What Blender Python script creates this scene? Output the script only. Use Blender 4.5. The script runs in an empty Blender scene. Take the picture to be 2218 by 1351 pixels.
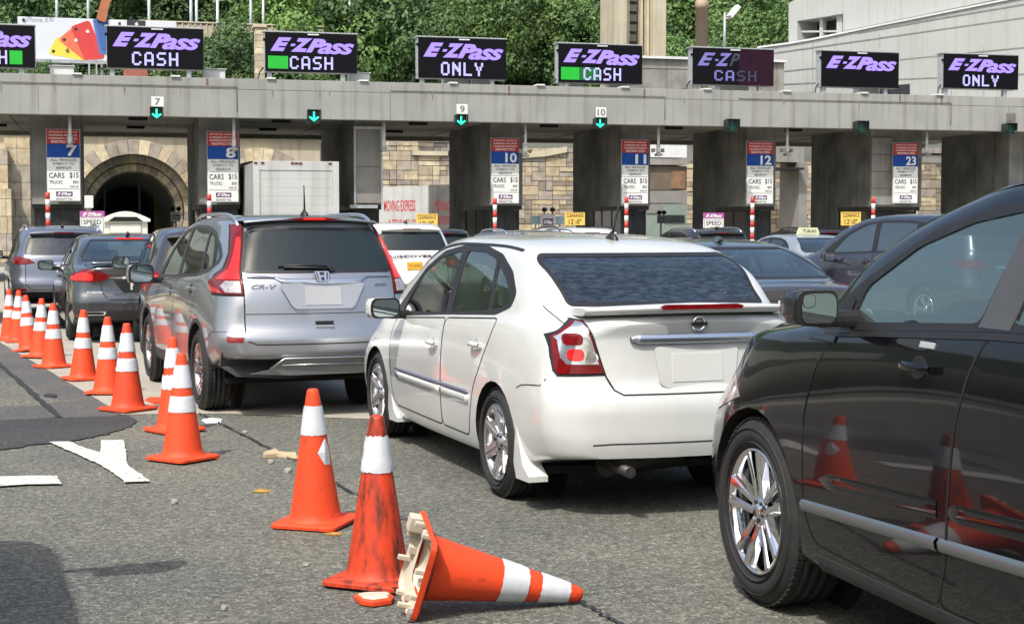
import bpy, bmesh, math, random
from mathutils import Vector, Matrix
from mathutils.bvhtree import BVHTree
R_ = math.radians
sc = bpy.context.scene
COL = sc.collection
random.seed(7)

# ------------------------------------------------------------------ camera, world, sun
CAM_H = 1.56; FPX = 3300.0; YAW = R_(14.8); PITCH = math.atan((675.5-486)/3300.0)
cd = bpy.data.cameras.new("camera"); cam = bpy.data.objects.new("camera", cd); COL.objects.link(cam)
cd.sensor_width = 36.0; cd.lens = 36.0*FPX/2218.0; cd.clip_start = .1; cd.clip_end = 3000
cam.location = (0, 0, CAM_H); cam.rotation_euler = (math.pi/2-PITCH, 0, -YAW)
sc.camera = cam
SUN_EL = R_(55); SUN_AZ_CAM = R_(153)          # angle from the view direction, to the left: behind-left
def cam2w(x, y):
    return Vector((math.cos(YAW)*x+math.sin(YAW)*y, -math.sin(YAW)*x+math.cos(YAW)*y))
sdir = cam2w(-math.sin(SUN_AZ_CAM), math.cos(SUN_AZ_CAM))
S = Vector((sdir.x*math.cos(SUN_EL), sdir.y*math.cos(SUN_EL), math.sin(SUN_EL)))
w = bpy.data.worlds.new("World"); sc.world = w; w.use_nodes = True
nt = w.node_tree; bg = nt.nodes['Background']
sky = nt.nodes.new('ShaderNodeTexSky'); sky.sky_type = 'NISHITA'; sky.sun_disc = False
sky.sun_elevation = SUN_EL; sky.sun_rotation = math.atan2(S.x, S.y); sky.dust_density = 5.0; sky.air_density = 1.2
nt.links.new(sky.outputs[0], bg.inputs[0]); bg.inputs[1].default_value = 0.15
ld = bpy.data.lights.new("sun", 'SUN'); ld.energy = 3.3; ld.angle = R_(.5); ld.color = (1, .97, .915)
lo = bpy.data.objects.new("sun", ld); COL.objects.link(lo); lo.rotation_euler = S.to_track_quat('Z', 'Y').to_euler()
lo.location = (0, 0, 30)
sc.view_settings.view_transform = 'Standard'; sc.view_settings.look = 'None'
sc.view_settings.exposure = 0.42; sc.view_settings.gamma = 1.0
sc.render.engine = 'CYCLES'
try:
    sc.cycles.max_bounces = 8; sc.cycles.transparent_max_bounces = 12; sc.cycles.use_denoising = True
    sc.cycles.caustics_reflective = False; sc.cycles.caustics_refractive = False
except Exception: pass

# ------------------------------------------------------------------ pixel helpers (photo pixels -> world rays)
_Rv = Vector((math.cos(YAW), -math.sin(YAW), 0))
_F = Vector((math.sin(YAW)*math.cos(PITCH), math.cos(YAW)*math.cos(PITCH), -math.sin(PITCH)))
_U = _Rv.cross(_F)
C0 = Vector((0, 0, CAM_H))
def ray(u, v): return _F + _Rv*((u-1109)/FPX) + _U*((675.5-v)/FPX)
def gz(y): return -.007*max(0., y-14)
def G(u, v, z=None):
    d = ray(u, v); zz = 0 if z is None else z
    for _ in range(4 if z is None else 1):
        p = C0 + d*((zz-CAM_H)/d.z)
        if z is None: zz = gz(p.y)
    return p
def W(u, v, y):
    d = ray(u, v); return C0 + d*(y/d.y)
def XZ(u, v, y): p = W(u, v, y); return (p.x, p.z)
def camxy(X, Y):
    p = cam2w(X, Y); return Vector((p.x, p.y, gz(p.y)))

# ------------------------------------------------------------------ materials
MATS = {}
def mat(name, col, rough=.6, metal=0., var=0., vscale=3., bump=0., bscale=30., coat=0., spec=.5, emit=None, estr=0., trans=0., col2=None, alpha=None, stretch=None, streak=0., ior=1.5, backdark=False):
    if name in MATS: return MATS[name]
    m = bpy.data.materials.new(name); m.use_nodes = True; n = m.node_tree.nodes; l = m.node_tree.links
    b = n['Principled BSDF']
    b.inputs['Base Color'].default_value = (*col, 1); b.inputs['Roughness'].default_value = rough
    b.inputs['Metallic'].default_value = metal; b.inputs['Coat Weight'].default_value = coat; b.inputs['Coat Roughness'].default_value = .03
    b.inputs['Specular IOR Level'].default_value = spec; b.inputs['IOR'].default_value = ior
    if emit: b.inputs['Emission Color'].default_value = (*emit, 1); b.inputs['Emission Strength'].default_value = estr
    if trans: b.inputs['Transmission Weight'].default_value = trans
    tc = n.new('ShaderNodeTexCoord'); src = tc.outputs['Object']
    if stretch:
        mp = n.new('ShaderNodeMapping'); mp.inputs['Scale'].default_value = stretch; l.new(src, mp.inputs[0]); src = mp.outputs[0]
    last = None
    if var > 0 or col2:
        ns = n.new('ShaderNodeTexNoise'); ns.inputs['Scale'].default_value = vscale; ns.inputs['Detail'].default_value = 6; l.new(src, ns.inputs['Vector'])
        cr = n.new('ShaderNodeValToRGB'); cr.color_ramp.elements[0].position = .3; cr.color_ramp.elements[1].position = .72
        c2 = col2 or tuple(min(1, c*(1+var)) for c in col)
        c1 = tuple(c*(1-var) for c in col)
        cr.color_ramp.elements[0].color = (*c1, 1); cr.color_ramp.elements[1].color = (*c2, 1)
        l.new(ns.outputs[0], cr.inputs[0]); last = cr.outputs[0]
    if streak > 0:
        mp = n.new('ShaderNodeMapping'); mp.inputs['Scale'].default_value = (2.2, 2.2, .12); l.new(tc.outputs['Object'], mp.inputs[0])
        ns = n.new('ShaderNodeTexNoise'); ns.inputs['Scale'].default_value = 1.6; ns.inputs['Detail'].default_value = 8; l.new(mp.outputs[0], ns.inputs['Vector'])
        cr = n.new('ShaderNodeValToRGB'); cr.color_ramp.elements[0].position = .5; cr.color_ramp.elements[1].position = .75
        cr.color_ramp.elements[0].color = (1, 1, 1, 1); k = 1-streak; cr.color_ramp.elements[1].color = (k, k*.96, k*.9, 1)
        l.new(ns.outputs[0], cr.inputs[0])
        mx = n.new('ShaderNodeMix'); mx.data_type = 'RGBA'; mx.blend_type = 'MULTIPLY'; mx.inputs[0].default_value = 1
        if last: l.new(last, mx.inputs[6])
        else: mx.inputs[6].default_value = (*col, 1)
        l.new(cr.outputs[0], mx.inputs[7]); last = mx.outputs[2]
    if backdark:
        ge = n.new('ShaderNodeNewGeometry'); mx = n.new('ShaderNodeMix'); mx.data_type = 'RGBA'
        l.new(ge.outputs['Backfacing'], mx.inputs[0])
        if last: l.new(last, mx.inputs[6])
        else: mx.inputs[6].default_value = (*col, 1)
        mx.inputs[7].default_value = (.035, .035, .037, 1); last = mx.outputs[2]
    if last: l.new(last, b.inputs['Base Color'])
    if bump > 0:
        nb = n.new('ShaderNodeTexNoise'); nb.inputs['Scale'].default_value = bscale; nb.inputs['Detail'].default_value = 5; l.new(src, nb.inputs['Vector'])
        bp = n.new('ShaderNodeBump'); bp.inputs['Strength'].default_value = bump; bp.inputs['Distance'].default_value = .02
        l.new(nb.outputs[0], bp.inputs['Height']); l.new(bp.outputs[0], b.inputs['Normal'])
    MATS[name] = m; return m

def paint(name, col, rough=.28, metal=0., coat=1., flake=0.):
    return mat('paint_'+name, col, rough, metal, var=.07, vscale=2.5, coat=coat, backdark=True)

def glass(name, tint=(.25, .3, .3), refl=.035, alpha=.5, rough=.02, sky_sheen=None, mottle=None, gcol=(.95, 1, 1)):
    """thin car glass: tinted transparent mixed with a fresnel reflection"""
    if name in MATS: return MATS[name]
    m = bpy.data.materials.new(name); m.use_nodes = True; n = m.node_tree.nodes; l = m.node_tree.links
    for x in list(n):
        if x.type == 'BSDF_PRINCIPLED': n.remove(x)
    out = n['Material Output']
    tr = n.new('ShaderNodeBsdfTransparent'); tr.inputs[0].default_value = (*tint, 1)
    df = n.new('ShaderNodeBsdfDiffuse'); df.inputs[0].default_value = (*(sky_sheen or (.02, .03, .032)), 1)
    if mottle:
        tcm = n.new('ShaderNodeTexCoord'); mpm = n.new('ShaderNodeMapping'); mpm.inputs['Scale'].default_value = (5, 5, 22); l.new(tcm.outputs['Object'], mpm.inputs[0])
        nm_ = n.new('ShaderNodeTexNoise'); nm_.inputs['Scale'].default_value = 3.2; nm_.inputs['Detail'].default_value = 7; nm_.inputs['Roughness'].default_value = .7; l.new(mpm.outputs[0], nm_.inputs['Vector'])
        crm = n.new('ShaderNodeValToRGB'); crm.color_ramp.elements[0].position = .42; crm.color_ramp.elements[1].position = .80; crm.color_ramp.elements[0].color = (.012, .018, .028, 1); crm.color_ramp.elements[1].color = (*mottle, 1); l.new(nm_.outputs[0], crm.inputs[0]); l.new(crm.outputs[0], df.inputs[0])
    m1 = n.new('ShaderNodeMixShader'); m1.inputs[0].default_value = 1-alpha; l.new(df.outputs[0], m1.inputs[2]); l.new(tr.outputs[0], m1.inputs[1])
    # m1: fac -> diffuse share
    gl = n.new('ShaderNodeBsdfGlossy'); gl.inputs['Roughness'].default_value = rough; gl.inputs[0].default_value = (*gcol, 1)
    tc = n.new('ShaderNodeTexCoord'); ns = n.new('ShaderNodeTexNoise'); ns.inputs['Scale'].default_value = 1.3
    l.new(tc.outputs['Object'], ns.inputs['Vector'])
    bp = n.new('ShaderNodeBump'); bp.inputs['Strength'].default_value = .05; bp.inputs['Distance'].default_value = .02
    l.new(ns.outputs[0], bp.inputs['Height']); l.new(bp.outputs[0], gl.inputs['Normal'])
    lw = n.new('ShaderNodeFresnel'); lw.inputs[0].default_value = 1.52
    ge = n.new('ShaderNodeNewGeometry')
    ml = n.new('ShaderNodeMath'); ml.operation = 'MULTIPLY_ADD'; ml.inputs[1].default_value = 1.3; ml.inputs[2].default_value = refl
    sb = n.new('ShaderNodeMath'); sb.operation = 'SUBTRACT'; sb.inputs[0].default_value = 1; l.new(ge.outputs['Backfacing'], sb.inputs[1])
    mu = n.new('ShaderNodeMath'); mu.operation = 'MULTIPLY'; l.new(lw.outputs[0], ml.inputs[0]); l.new(ml.outputs[0], mu.inputs[0]); l.new(sb.outputs[0], mu.inputs[1])
    mx = n.new('ShaderNodeMixShader'); l.new(mu.outputs[0], mx.inputs[0]); l.new(m1.outputs[0], mx.inputs[1]); l.new(gl.outputs[0], mx.inputs[2])
    l.new(mx.outputs[0], out.inputs[0]); MATS[name] = m; return m

# ------------------------------------------------------------------ mesh builder
class MB:
    def __init__(s): s.v = []; s.f = []; s.sm = []; s.mi = []; s.cur = 0
    def add(s, vs, fs, smooth=False, M=None):
        o = len(s.v)
        for p in vs:
            p = Vector(p); s.v.append(M @ p if M else p)
        for f in fs: s.f.append([i+o for i in f]); s.sm.append(smooth); s.mi.append(s.cur)
        return s
    def box(s, x0, x1, y0, y1, z0, z1, M=None):
        v = [(x, y, z) for z in (z0, z1) for y in (y0, y1) for x in (x0, x1)]
        return s.add(v, [(0, 2, 3, 1), (4, 5, 7, 6), (0, 1, 5, 4), (2, 6, 7, 3), (0, 4, 6, 2), (1, 3, 7, 5)], M=M)
    def bbox(s, x0, x1, y0, y1, z0, z1, r=.01, M=None):
        """bevelled box"""
        bm = bmesh.new(); bmesh.ops.create_cube(bm, size=1)
        for v in bm.verts: v.co = Vector(((x0+x1)/2+v.co.x*(x1-x0), (y0+y1)/2+v.co.y*(y1-y0), (z0+z1)/2+v.co.z*(z1-z0)))
        r = min(r, .45*min(abs(x1-x0), abs(y1-y0), abs(z1-z0)))
        bmesh.ops.bevel(bm, geom=list(bm.edges), offset=r, segments=2, profile=.7, affect='EDGES')
        s.bm(bm, M); bm.free(); return s
    def bm(s, bm, M=None, smooth=False):
        bm.verts.index_update(); return s.add([v.co.copy() for v in bm.verts], [[v.index for v in f.verts] for f in bm.faces], smooth, M)
    def prism(s, poly, d0, d1, axis='y', M=None, cap=True):
        n = len(poly)
        def mk(p, d): return {'y': (p[0], d, p[1]), 'x': (d, p[0], p[1]), 'z': (p[0], p[1], d)}[axis]
        v = [mk(p, d0) for p in poly]+[mk(p, d1) for p in poly]
        f = [(i, (i+1) % n, n+(i+1) % n, n+i) for i in range(n)]
        if cap: f += [tuple(range(n-1, -1, -1)), tuple(range(n, 2*n))]
        return s.add(v, f, M=M)
    def lathe(s, prof, n=24, axis='z', M=None, smooth=True, a0=0, a1=2*math.pi):
        full = abs(a1-a0-2*math.pi) < 1e-6; m = n if full else n+1
        v = []
        for i in range(m):
            a = a0+(a1-a0)*i/n; c, q = math.cos(a), math.sin(a)
            for r, h in prof: v.append({'z': (r*c, r*q, h), 'x': (h, r*c, r*q), 'y': (r*c, h, r*q)}[axis])
        k = len(prof); f = []
        for i in range(n):
            j = (i+1) % m
            for t in range(k-1): f.append((i*k+t, j*k+t, j*k+t+1, i*k+t+1))
        return s.add(v, f, smooth, M)
    def cyl(s, p0, p1, r, r1=None, n=12, smooth=True):
        p0, p1 = Vector(p0), Vector(p1); r1 = r if r1 is None else r1
        d = p1-p0; q = d.to_track_quat('Z', 'Y').to_matrix().to_4x4(); M = Matrix.Translation(p0) @ q
        L = d.length; v = []
        for i in range(n):
            a = 2*math.pi*i/n; v.append((r*math.cos(a), r*math.sin(a), 0))
        for i in range(n):
            a = 2*math.pi*i/n; v.append((r1*math.cos(a), r1*math.sin(a), L))
        s.add(v, [(i, (i+1) % n, n+(i+1) % n, n+i) for i in range(n)], smooth, M)
        o = len(s.v)-2*n
        s.f += [[o+i for i in range(n-1, -1, -1)], [o+n+i for i in range(n)]]; s.sm += [False, False]; s.mi += [s.cur]*2
        return s
    def tube(s, pts, r, n=8):
        P = [Vector(p) for p in pts]; v = []
        for i, p in enumerate(P):
            t = (P[min(i+1, len(P)-1)]-P[max(i-1, 0)]).normalized(); a = t.cross(Vector((0, 0, 1)) if abs(t.z) < .9 else Vector((1, 0, 0))).normalized(); b = t.cross(a)
            v += [p+(a*math.cos(2*math.pi*k/n)+b*math.sin(2*math.pi*k/n))*r for k in range(n)]
        m = len(P); s.add(v, [(i*n+k, i*n+(k+1) % n, (i+1)*n+(k+1) % n, (i+1)*n+k) for i in range(m-1) for k in range(n)], True)
        o = len(s.v)-m*n; s.f += [[o+k for k in range(n)], [o+(m-1)*n+k for k in range(n-1, -1, -1)]]; s.sm += [False]*2; s.mi += [s.cur]*2
        return s
    def quad(s, a, b, c, d): return s.add([a, b, c, d], [(0, 1, 2, 3)])
    def build(s, name, m, parent=None, world=False, recalc=True):
        me = bpy.data.meshes.new(name)
        off = parent.location if (world and parent) else Vector((0, 0, 0))
        me.from_pydata([tuple(p-off) for p in s.v], [], s.f)
        for i, p in enumerate(me.polygons): p.use_smooth = s.sm[i]; p.material_index = s.mi[i]
        for q in (m if isinstance(m, (list, tuple)) else [m]): me.materials.append(q)
        if recalc:
            bm = bmesh.new(); bm.from_mesh(me); bmesh.ops.recalc_face_normals(bm, faces=bm.faces); bm.to_mesh(me); bm.free()
        o = bpy.data.objects.new(name, me); COL.objects.link(o)
        if parent: o.parent = parent
        return o

def thing(name, label, cat, loc=(0, 0, 0), rz=0, group=None):
    o = bpy.data.objects.new(name, None); COL.objects.link(o); o.location = loc; o.rotation_euler = (0, 0, rz)
    o.empty_display_size = .2
    o['label'] = label; o['category'] = cat
    if group: o['group'] = group
    return o
def tag(o, label, cat, group=None):
    o['label'] = label; o['category'] = cat
    if group: o['group'] = group
    return o
def struct(o): o['kind'] = 'structure'; return o
def dup(root, loc, rz, label, group=None):
    r = root.copy(); COL.objects.link(r); r.location = loc; r.rotation_euler = (0, 0, rz); r['label'] = label
    if group: r['group'] = group
    for ch in list(root.children):
        c = ch.copy(); COL.objects.link(c); c.parent = r
        for g in ch.children:
            d = g.copy(); COL.objects.link(d); d.parent = c
    return r

_tc = {}
def textmesh(body, size=1, shear=0., bold=0., ext=.002, space=1., align='CENTER', sx=1., wspace=1.):
    cu = bpy.data.curves.new('t', 'FONT'); cu.body = body; cu.size = size; cu.shear = shear; cu.offset = bold
    cu.extrude = ext; cu.space_character = space; cu.align_x = align; cu.align_y = 'CENTER'; cu.resolution_u = 3; cu.space_word = wspace
    o = bpy.data.objects.new('t', cu); COL.objects.link(o)
    bpy.context.view_layer.update()
    me = bpy.data.meshes.new_from_object(o.evaluated_get(bpy.context.evaluated_depsgraph_get()))
    vs = [(v.co.x*sx, v.co.y, v.co.z) for v in me.vertices]; fs = [tuple(p.vertices) for p in me.polygons]
    bpy.data.objects.remove(o); bpy.data.curves.remove(cu); bpy.data.meshes.remove(me)
    return vs, fs
def put_text(mb, body, M, **k):
    vs, fs = textmesh(body, **k)
    return mb.add(vs, fs, M=M)
def fit_text(mb, body, x0, x1, z0, z1, y, shear=0., bold=0., ext=.003, space=1., M2=None):
    """text standing in the xz plane facing -y, fitted to a rectangle"""
    vs, fs = textmesh(body, 1, shear, bold, ext, space, 'LEFT')
    ax = [v[0] for v in vs]; ay = [v[1] for v in vs]
    a0, a1, b0, b1 = min(ax), max(ax), min(ay), max(ay)
    out = [(x0+(v[0]-a0)/(a1-a0)*(x1-x0), y-v[2], z0+(v[1]-b0)/(b1-b0)*(z1-z0)) for v in vs]
    return mb.add(out, fs, M=M2)
def smooth01(x): x = max(0., min(1., x)); return x*x*(3-2*x)
# ------------------------------------------------------------------ common materials
M_conc = mat('concrete_fascia', (.28, .29, .275), .85, var=.12, vscale=.8, bump=.15, bscale=12, streak=.36)
M_concd = mat('soffit_concrete', (.32, .30, .255), .9, var=.35, vscale=.5, bump=.2, bscale=6)
M_soot = mat('sooty_stone', (.19, .195, .185), .78, var=.42, vscale=.9, bump=.2, bscale=8, streak=.4)
M_slab = mat('stained_slab', (.24, .235, .215), .8, var=.25, vscale=1.2, bump=.1, streak=.3)
M_black = mat('black_plastic', (.012, .012, .013), .5, var=.2, vscale=9)
M_rubber = mat('rubber', (.018, .018, .018), .75, var=.25, vscale=14, bump=.12, bscale=90)
M_dark = mat('dark_cavity', (.006, .006, .006), .9, var=.2)
M_chrome = mat('chrome', (.82, .83, .85), .08, 1., var=.03)
M_alu = mat('alloy_rim', (.55, .56, .57), .22, 1., var=.06, vscale=8)
M_steel = mat('galvanised_steel', (.42, .45, .46), .5, .4, var=.15, vscale=5)
M_whitemetal = mat('white_painted_metal', (.62, .64, .64), .5, var=.08, vscale=4)
M_signwhite = mat('sign_white', (.68, .70, .68), .5, var=.05)
M_signred = mat('sign_red', (.42, .035, .03), .5, var=.1, spec=.15)
M_signblue = mat('sign_blue', (.012, .06, .28), .5, var=.08, spec=.15)
M_ink = mat('sign_ink', (.03, .03, .035), .6, var=.1)
M_yellow = mat('sign_yellow', (.75, .50, .10), .5, var=.08)
M_purple = mat('sign_purple', (.36, .08, .30), .5, var=.08)
M_dpurple = mat('sign_deep_purple', (.10, .03, .14), .5, var=.08)
M_redglow = mat('brake_lamp_lit', (.40, .006, .006), .2, coat=.3, var=.6, vscale=38, emit=(1, .02, .012), estr=.75)
M_redlamp = mat('red_lens', (.12, .002, .003), .18, coat=.3, spec=.3, var=.35, vscale=22, emit=(1, .01, .01), estr=.03)
M_clear = mat('clear_lens', (.50, .46, .44), .15, .5, var=.3, vscale=25, coat=1)
M_amber = mat('amber_lens', (.8, .25, .02), .15, coat=1, var=.1)
M_mirror = mat('mirror_glass', (.42, .48, .48), .04, 1., var=.03)
M_seat = mat('seat_cloth', (.17, .165, .15), .9, var=.2, vscale=20, bump=.2, bscale=80)
M_seatd = mat('dark_seat', (.04, .04, .042), .9, var=.2, vscale=20)

# ------------------------------------------------------------------ ground
def asphalt_mat(name, base, speck, scale=1.0):
    m = bpy.data.materials.new(name); m.use_nodes = True; n = m.node_tree.nodes; l = m.node_tree.links; b = n['Principled BSDF']
    tc = n.new('ShaderNodeTexCoord')
    vo = n.new('ShaderNodeTexVoronoi'); vo.inputs['Scale'].default_value = 75*scale; l.new(tc.outputs['Object'], vo.inputs['Vector'])
    cr = n.new('ShaderNodeValToRGB'); e = cr.color_ramp.elements
    e[0].position = .0; e[0].color = (*[c*.6 for c in base], 1); e[1].position = 1; e[1].color = (*speck, 1)
    m2 = cr.color_ramp.elements.new(.55); m2.color = (*base, 1); m3 = cr.color_ramp.elements.new(.86); m3.color = (*[c*1.5 for c in base], 1)
    sp = n.new('ShaderNodeSeparateColor'); l.new(vo.outputs['Color'], sp.inputs[0]); l.new(sp.outputs[0], cr.inputs[0])
    n1 = n.new('ShaderNodeTexNoise'); n1.inputs['Scale'].default_value = .8; n1.inputs['Detail'].default_value = 8; n1.inputs['Roughness'].default_value = .65; l.new(tc.outputs['Object'], n1.inputs['Vector'])
    c2 = n.new('ShaderNodeValToRGB'); c2.color_ramp.elements[0].position = .3; c2.color_ramp.elements[1].position = .7
    c2.color_ramp.elements[0].color = (.74, .75, .78, 1); c2.color_ramp.elements[1].color = (1.14, 1.12, 1.04, 1)
    n4 = n.new('ShaderNodeTexNoise'); n4.inputs['Scale'].default_value = .33; n4.inputs['Detail'].default_value = 3; l.new(tc.outputs['Object'], n4.inputs['Vector'])
    mn = n.new('ShaderNodeMath'); mn.operation = 'MULTIPLY_ADD'; mn.inputs[1].default_value = .7; mn.inputs[2].default_value = -.35; l.new(n4.outputs[0], mn.inputs[0])
    ms = n.new('ShaderNodeMath'); ms.operation = 'ADD'; l.new(n1.outputs[0], ms.inputs[0]); l.new(mn.outputs[0], ms.inputs[1]); l.new(ms.outputs[0], c2.inputs[0])
    n3 = n.new('ShaderNodeTexNoise'); n3.inputs['Scale'].default_value = 22; n3.inputs['Detail'].default_value = 3; l.new(tc.outputs['Object'], n3.inputs['Vector'])
    c3 = n.new('ShaderNodeValToRGB'); c3.color_ramp.elements[0].position = .32; c3.color_ramp.elements[1].position = .66
    c3.color_ramp.elements[0].color = (.72, .72, .72, 1); c3.color_ramp.elements[1].color = (1.18, 1.18, 1.15, 1); l.new(n3.outputs[0], c3.inputs[0])
    mx = n.new('ShaderNodeMix'); mx.data_type = 'RGBA'; mx.blend_type = 'MULTIPLY'; mx.inputs[0].default_value = 1
    l.new(cr.outputs[0], mx.inputs[6]); l.new(c2.outputs[0], mx.inputs[7])
    my = n.new('ShaderNodeMix'); my.data_type = 'RGBA'; my.blend_type = 'MULTIPLY'; my.inputs[0].default_value = 1
    l.new(mx.outputs[2], my.inputs[6]); l.new(c3.outputs[0], my.inputs[7]); l.new(my.outputs[2], b.inputs['Base Color'])
    b.inputs['Roughness'].default_value = .82
    ad = n.new('ShaderNodeMath'); ad.operation = 'ADD'; l.new(vo.outputs['Distance'], ad.inputs[0]); l.new(n3.outputs[0], ad.inputs[1])
    bp = n.new('ShaderNodeBump'); bp.inputs['Strength'].default_value = .75; bp.inputs['Distance'].default_value = .012
    l.new(ad.outputs[0], bp.inputs['Height']); l.new(bp.outputs[0], b.inputs['Normal'])
    return m
M_asph = asphalt_mat('worn_asphalt', (.128, .130, .112), (.27, .27, .23))
M_asphd = asphalt_mat('shadow_asphalt', (.040, .043, .046), (.12, .12, .12), 1.4)  # darkened tone for the shadow painted on the road
M_asphm = asphalt_mat('smooth_grey_asphalt', (.105, .107, .105), (.20, .20, .19), 1.8)
M_slabg = mat('pale_concrete_paving', (.33, .31, .26), .85, var=.10, vscale=1.5, bump=.3, bscale=60, streak=0)
M_tar = mat('tar_seal', (.018, .018, .018), .6, var=.3, vscale=20, bump=.2)
M_roadpaint = mat('road_paint', (.135, .135, .12), .8, col2=(.54, .54, .49), vscale=38, bump=.3, bscale=60)
for _n in M_roadpaint.node_tree.nodes:
    if _n.type == 'VALTORGB': _n.color_ramp.elements[0].position = .30; _n.color_ramp.elements[1].position = .44; _n.color_ramp.elements[0].color = (.14, .14, .12, 1)

def sheet(name, pts, dz, m, kind='structure'):
    """ground patch from pixel corners"""
    mb = MB(); P = [G(u, v) for u, v in pts]; mb.add([(p.x, p.y, gz(p.y)+dz) for p in P], [tuple(range(len(P)))])
    o = mb.build(name, m, recalc=False)
    if o.data.polygons[0].normal.z < 0: o.data.flip_normals()
    return o
mb = MB()
ys = [-40, -5, 14, 40, 80, 90, 3000]; xs = [-3000, -60, -20, 0, 20, 60, 3000]
vs = [(x, y, gz(min(y, 90))) for y in ys for x in xs]; nx = len(xs)
mb.add(vs, [(j*nx+i, j*nx+i+1, (j+1)*nx+i+1, (j+1)*nx+i) for j in range(len(ys)-1) for i in range(nx-1)])
g = mb.build('ground', M_asph, recalc=False); struct(g)

# concrete lanes beyond the joint
Pj = [G(-400, 900), G(230, 897), G(330, 893), G(480, 896), G(800, 908), G(1500, 935), G(2600, 960)]
pl = [G(-700, 640), G(-60, 716), G(0, 742), G(110, 806), G(235, 880), G(262, 898)]
mb = MB()
A = [Vector((p.x, p.y)) for p in pl[::-1]] ; B = [Vector((p.x, p.y)) for p in Pj[2:]]
poly = [pl[5], Pj[3], Pj[4], Pj[5], Pj[6], Vector((60, 14, 0)), Vector((60, 75, 0)), Vector((-60, 75, 0)), pl[0], pl[1], pl[2], pl[3], pl[4]]
bm = bmesh.new(); f = bm.faces.new([bm.verts.new((p.x, p.y, 0)) for p in poly]); bmesh.ops.triangulate(bm, faces=[f])
for yc in (14.0, 20, 30, 40, 50, 60):
    bmesh.ops.bisect_plane(bm, geom=bm.verts[:]+bm.edges[:]+bm.faces[:], plane_co=(0, yc, 0), plane_no=(0, 1, 0))
for v in bm.verts: v.co.z = gz(v.co.y)+.004
mb.bm(bm); bm.free(); o = mb.build('pavement', M_slabg, recalc=False); struct(o)
if o.data.polygons[0].normal.z < 0: o.data.flip_normals()
# transverse joints in the slabs
mb = MB()
vp = (256-1109)/FPX
for u0, v0, u1, v1 in [(330, 812, 860, 830), (380, 762, 1000, 775)]:
    a, b = G(u0, v0), G(u1, v1); d = (b-a).normalized(); q = Vector((-d.y, d.x, 0))*.012
    mb.add([Vector((p.x, p.y, gz(p.y)+.008)) for p in (a-q, b-q, b+q, a+q)], [(0, 1, 2, 3)])
for x in (-11, -6.2, -1.4, 3.4, 8.2):
    mb.add([(x-.012, 13.2, .008), (x+.012, 13.2, .008), (x+.012, 46, gz(46)+.008), (x-.012, 46, gz(46)+.008)], [(0, 1, 2, 3)])
struct(mb.build('road_joint', M_tar, recalc=False))
# grey smooth asphalt on the left, and a dark strip that paints a cast shadow
struct(sheet('road_surface', [(-900, 640), (-60, 716), (0, 742), (110, 806), (235, 880), (262, 898), (240, 903), (120, 906), (0, 911), (-900, 930)], .006, M_asphm))
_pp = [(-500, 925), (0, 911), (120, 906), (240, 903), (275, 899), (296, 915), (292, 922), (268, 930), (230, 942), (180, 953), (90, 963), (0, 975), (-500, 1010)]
SHADOW_PATCH = _pp
# tar seams
def seam(name, pts, wd, seed):
    rnd = random.Random(seed); P = []
    for (a, b) in zip(pts[:-1], pts[1:]):
        for k in range(12):
            t = k/12; P.append((a[0]+(b[0]-a[0])*t, a[1]+(b[1]-a[1])*t))
    P.append(pts[-1]); Q = [G(*p) for p in P]; vs = []
    for i, q in enumerate(Q):
        d = (Q[min(i+1, len(Q)-1)]-Q[max(i-1, 0)]).normalized(); nn = Vector((-d.y, d.x, 0)); j = nn*rnd.uniform(-.012, .012)
        ww = wd*rnd.uniform(.5, 1.2); vs += [q+nn*ww+j, q-nn*ww+j]
    mb = MB(); mb.add([(p.x, p.y, gz(p.y)+.014) for p in vs], [(2*i, 2*i+1, 2*i+3, 2*i+2) for i in range(len(Q)-1)])
    return struct(mb.build(name, M_tar, recalc=False))
seam('tar_seam', [(-60, 750), (0, 790), (60, 845), (130, 906)], .03, 1)
seam('tar_seam', [(430, 897), (490, 925), (590, 978), (650, 1005), (735, 1053), (800, 1088), (900, 1140), (1100, 1235), (1265, 1312), (1340, 1351), (1420, 1395)], .010, 2)
seam('tar_seam', [(0, 815), (100, 811), (200, 808)], .006, 3)
# lettering on the road: the Y and the foot of the L of ONLY
def ragged(pts, seed, amp=.006):
    rnd = random.Random(seed); out = []
    for i, a in enumerate(pts):
        b = pts[(i+1) % len(pts)]; A_, B_ = G(*a), G(*b); n_ = max(2, int((B_-A_).length/.05))
        for k in range(n_):
            p = A_+(B_-A_)*(k/n_)
            out.append(Vector((p.x+rnd.uniform(-amp, amp), p.y+rnd.uniform(-amp, amp), 0)))
    return out
for nm, pts, sd in (('shadow_patch', SHADOW_PATCH, 6), ('road_letter', [(106, 960), (150, 959), (182, 973), (216, 983), (220, 956), (268, 956), (272, 975), (276, 1010), (300, 1027), (326, 1046), (270, 1048), (245, 1028), (212, 1008), (192, 999), (150, 980)], 4),
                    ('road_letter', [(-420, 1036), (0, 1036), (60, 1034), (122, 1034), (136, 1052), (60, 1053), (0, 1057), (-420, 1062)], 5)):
    P = ragged(pts, sd, .022 if nm == 'shadow_patch' else .006); bm = bmesh.new(); f = bm.faces.new([bm.verts.new((p.x, p.y, .0085 if nm == 'shadow_patch' else .014)) for p in P]); bmesh.ops.triangulate(bm, faces=[f])
    mb = MB(); mb.bm(bm); bm.free(); o = mb.build(nm, M_asphd if nm == 'shadow_patch' else M_roadpaint, recalc=False)
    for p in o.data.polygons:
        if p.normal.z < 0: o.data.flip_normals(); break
    struct(o)
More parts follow.
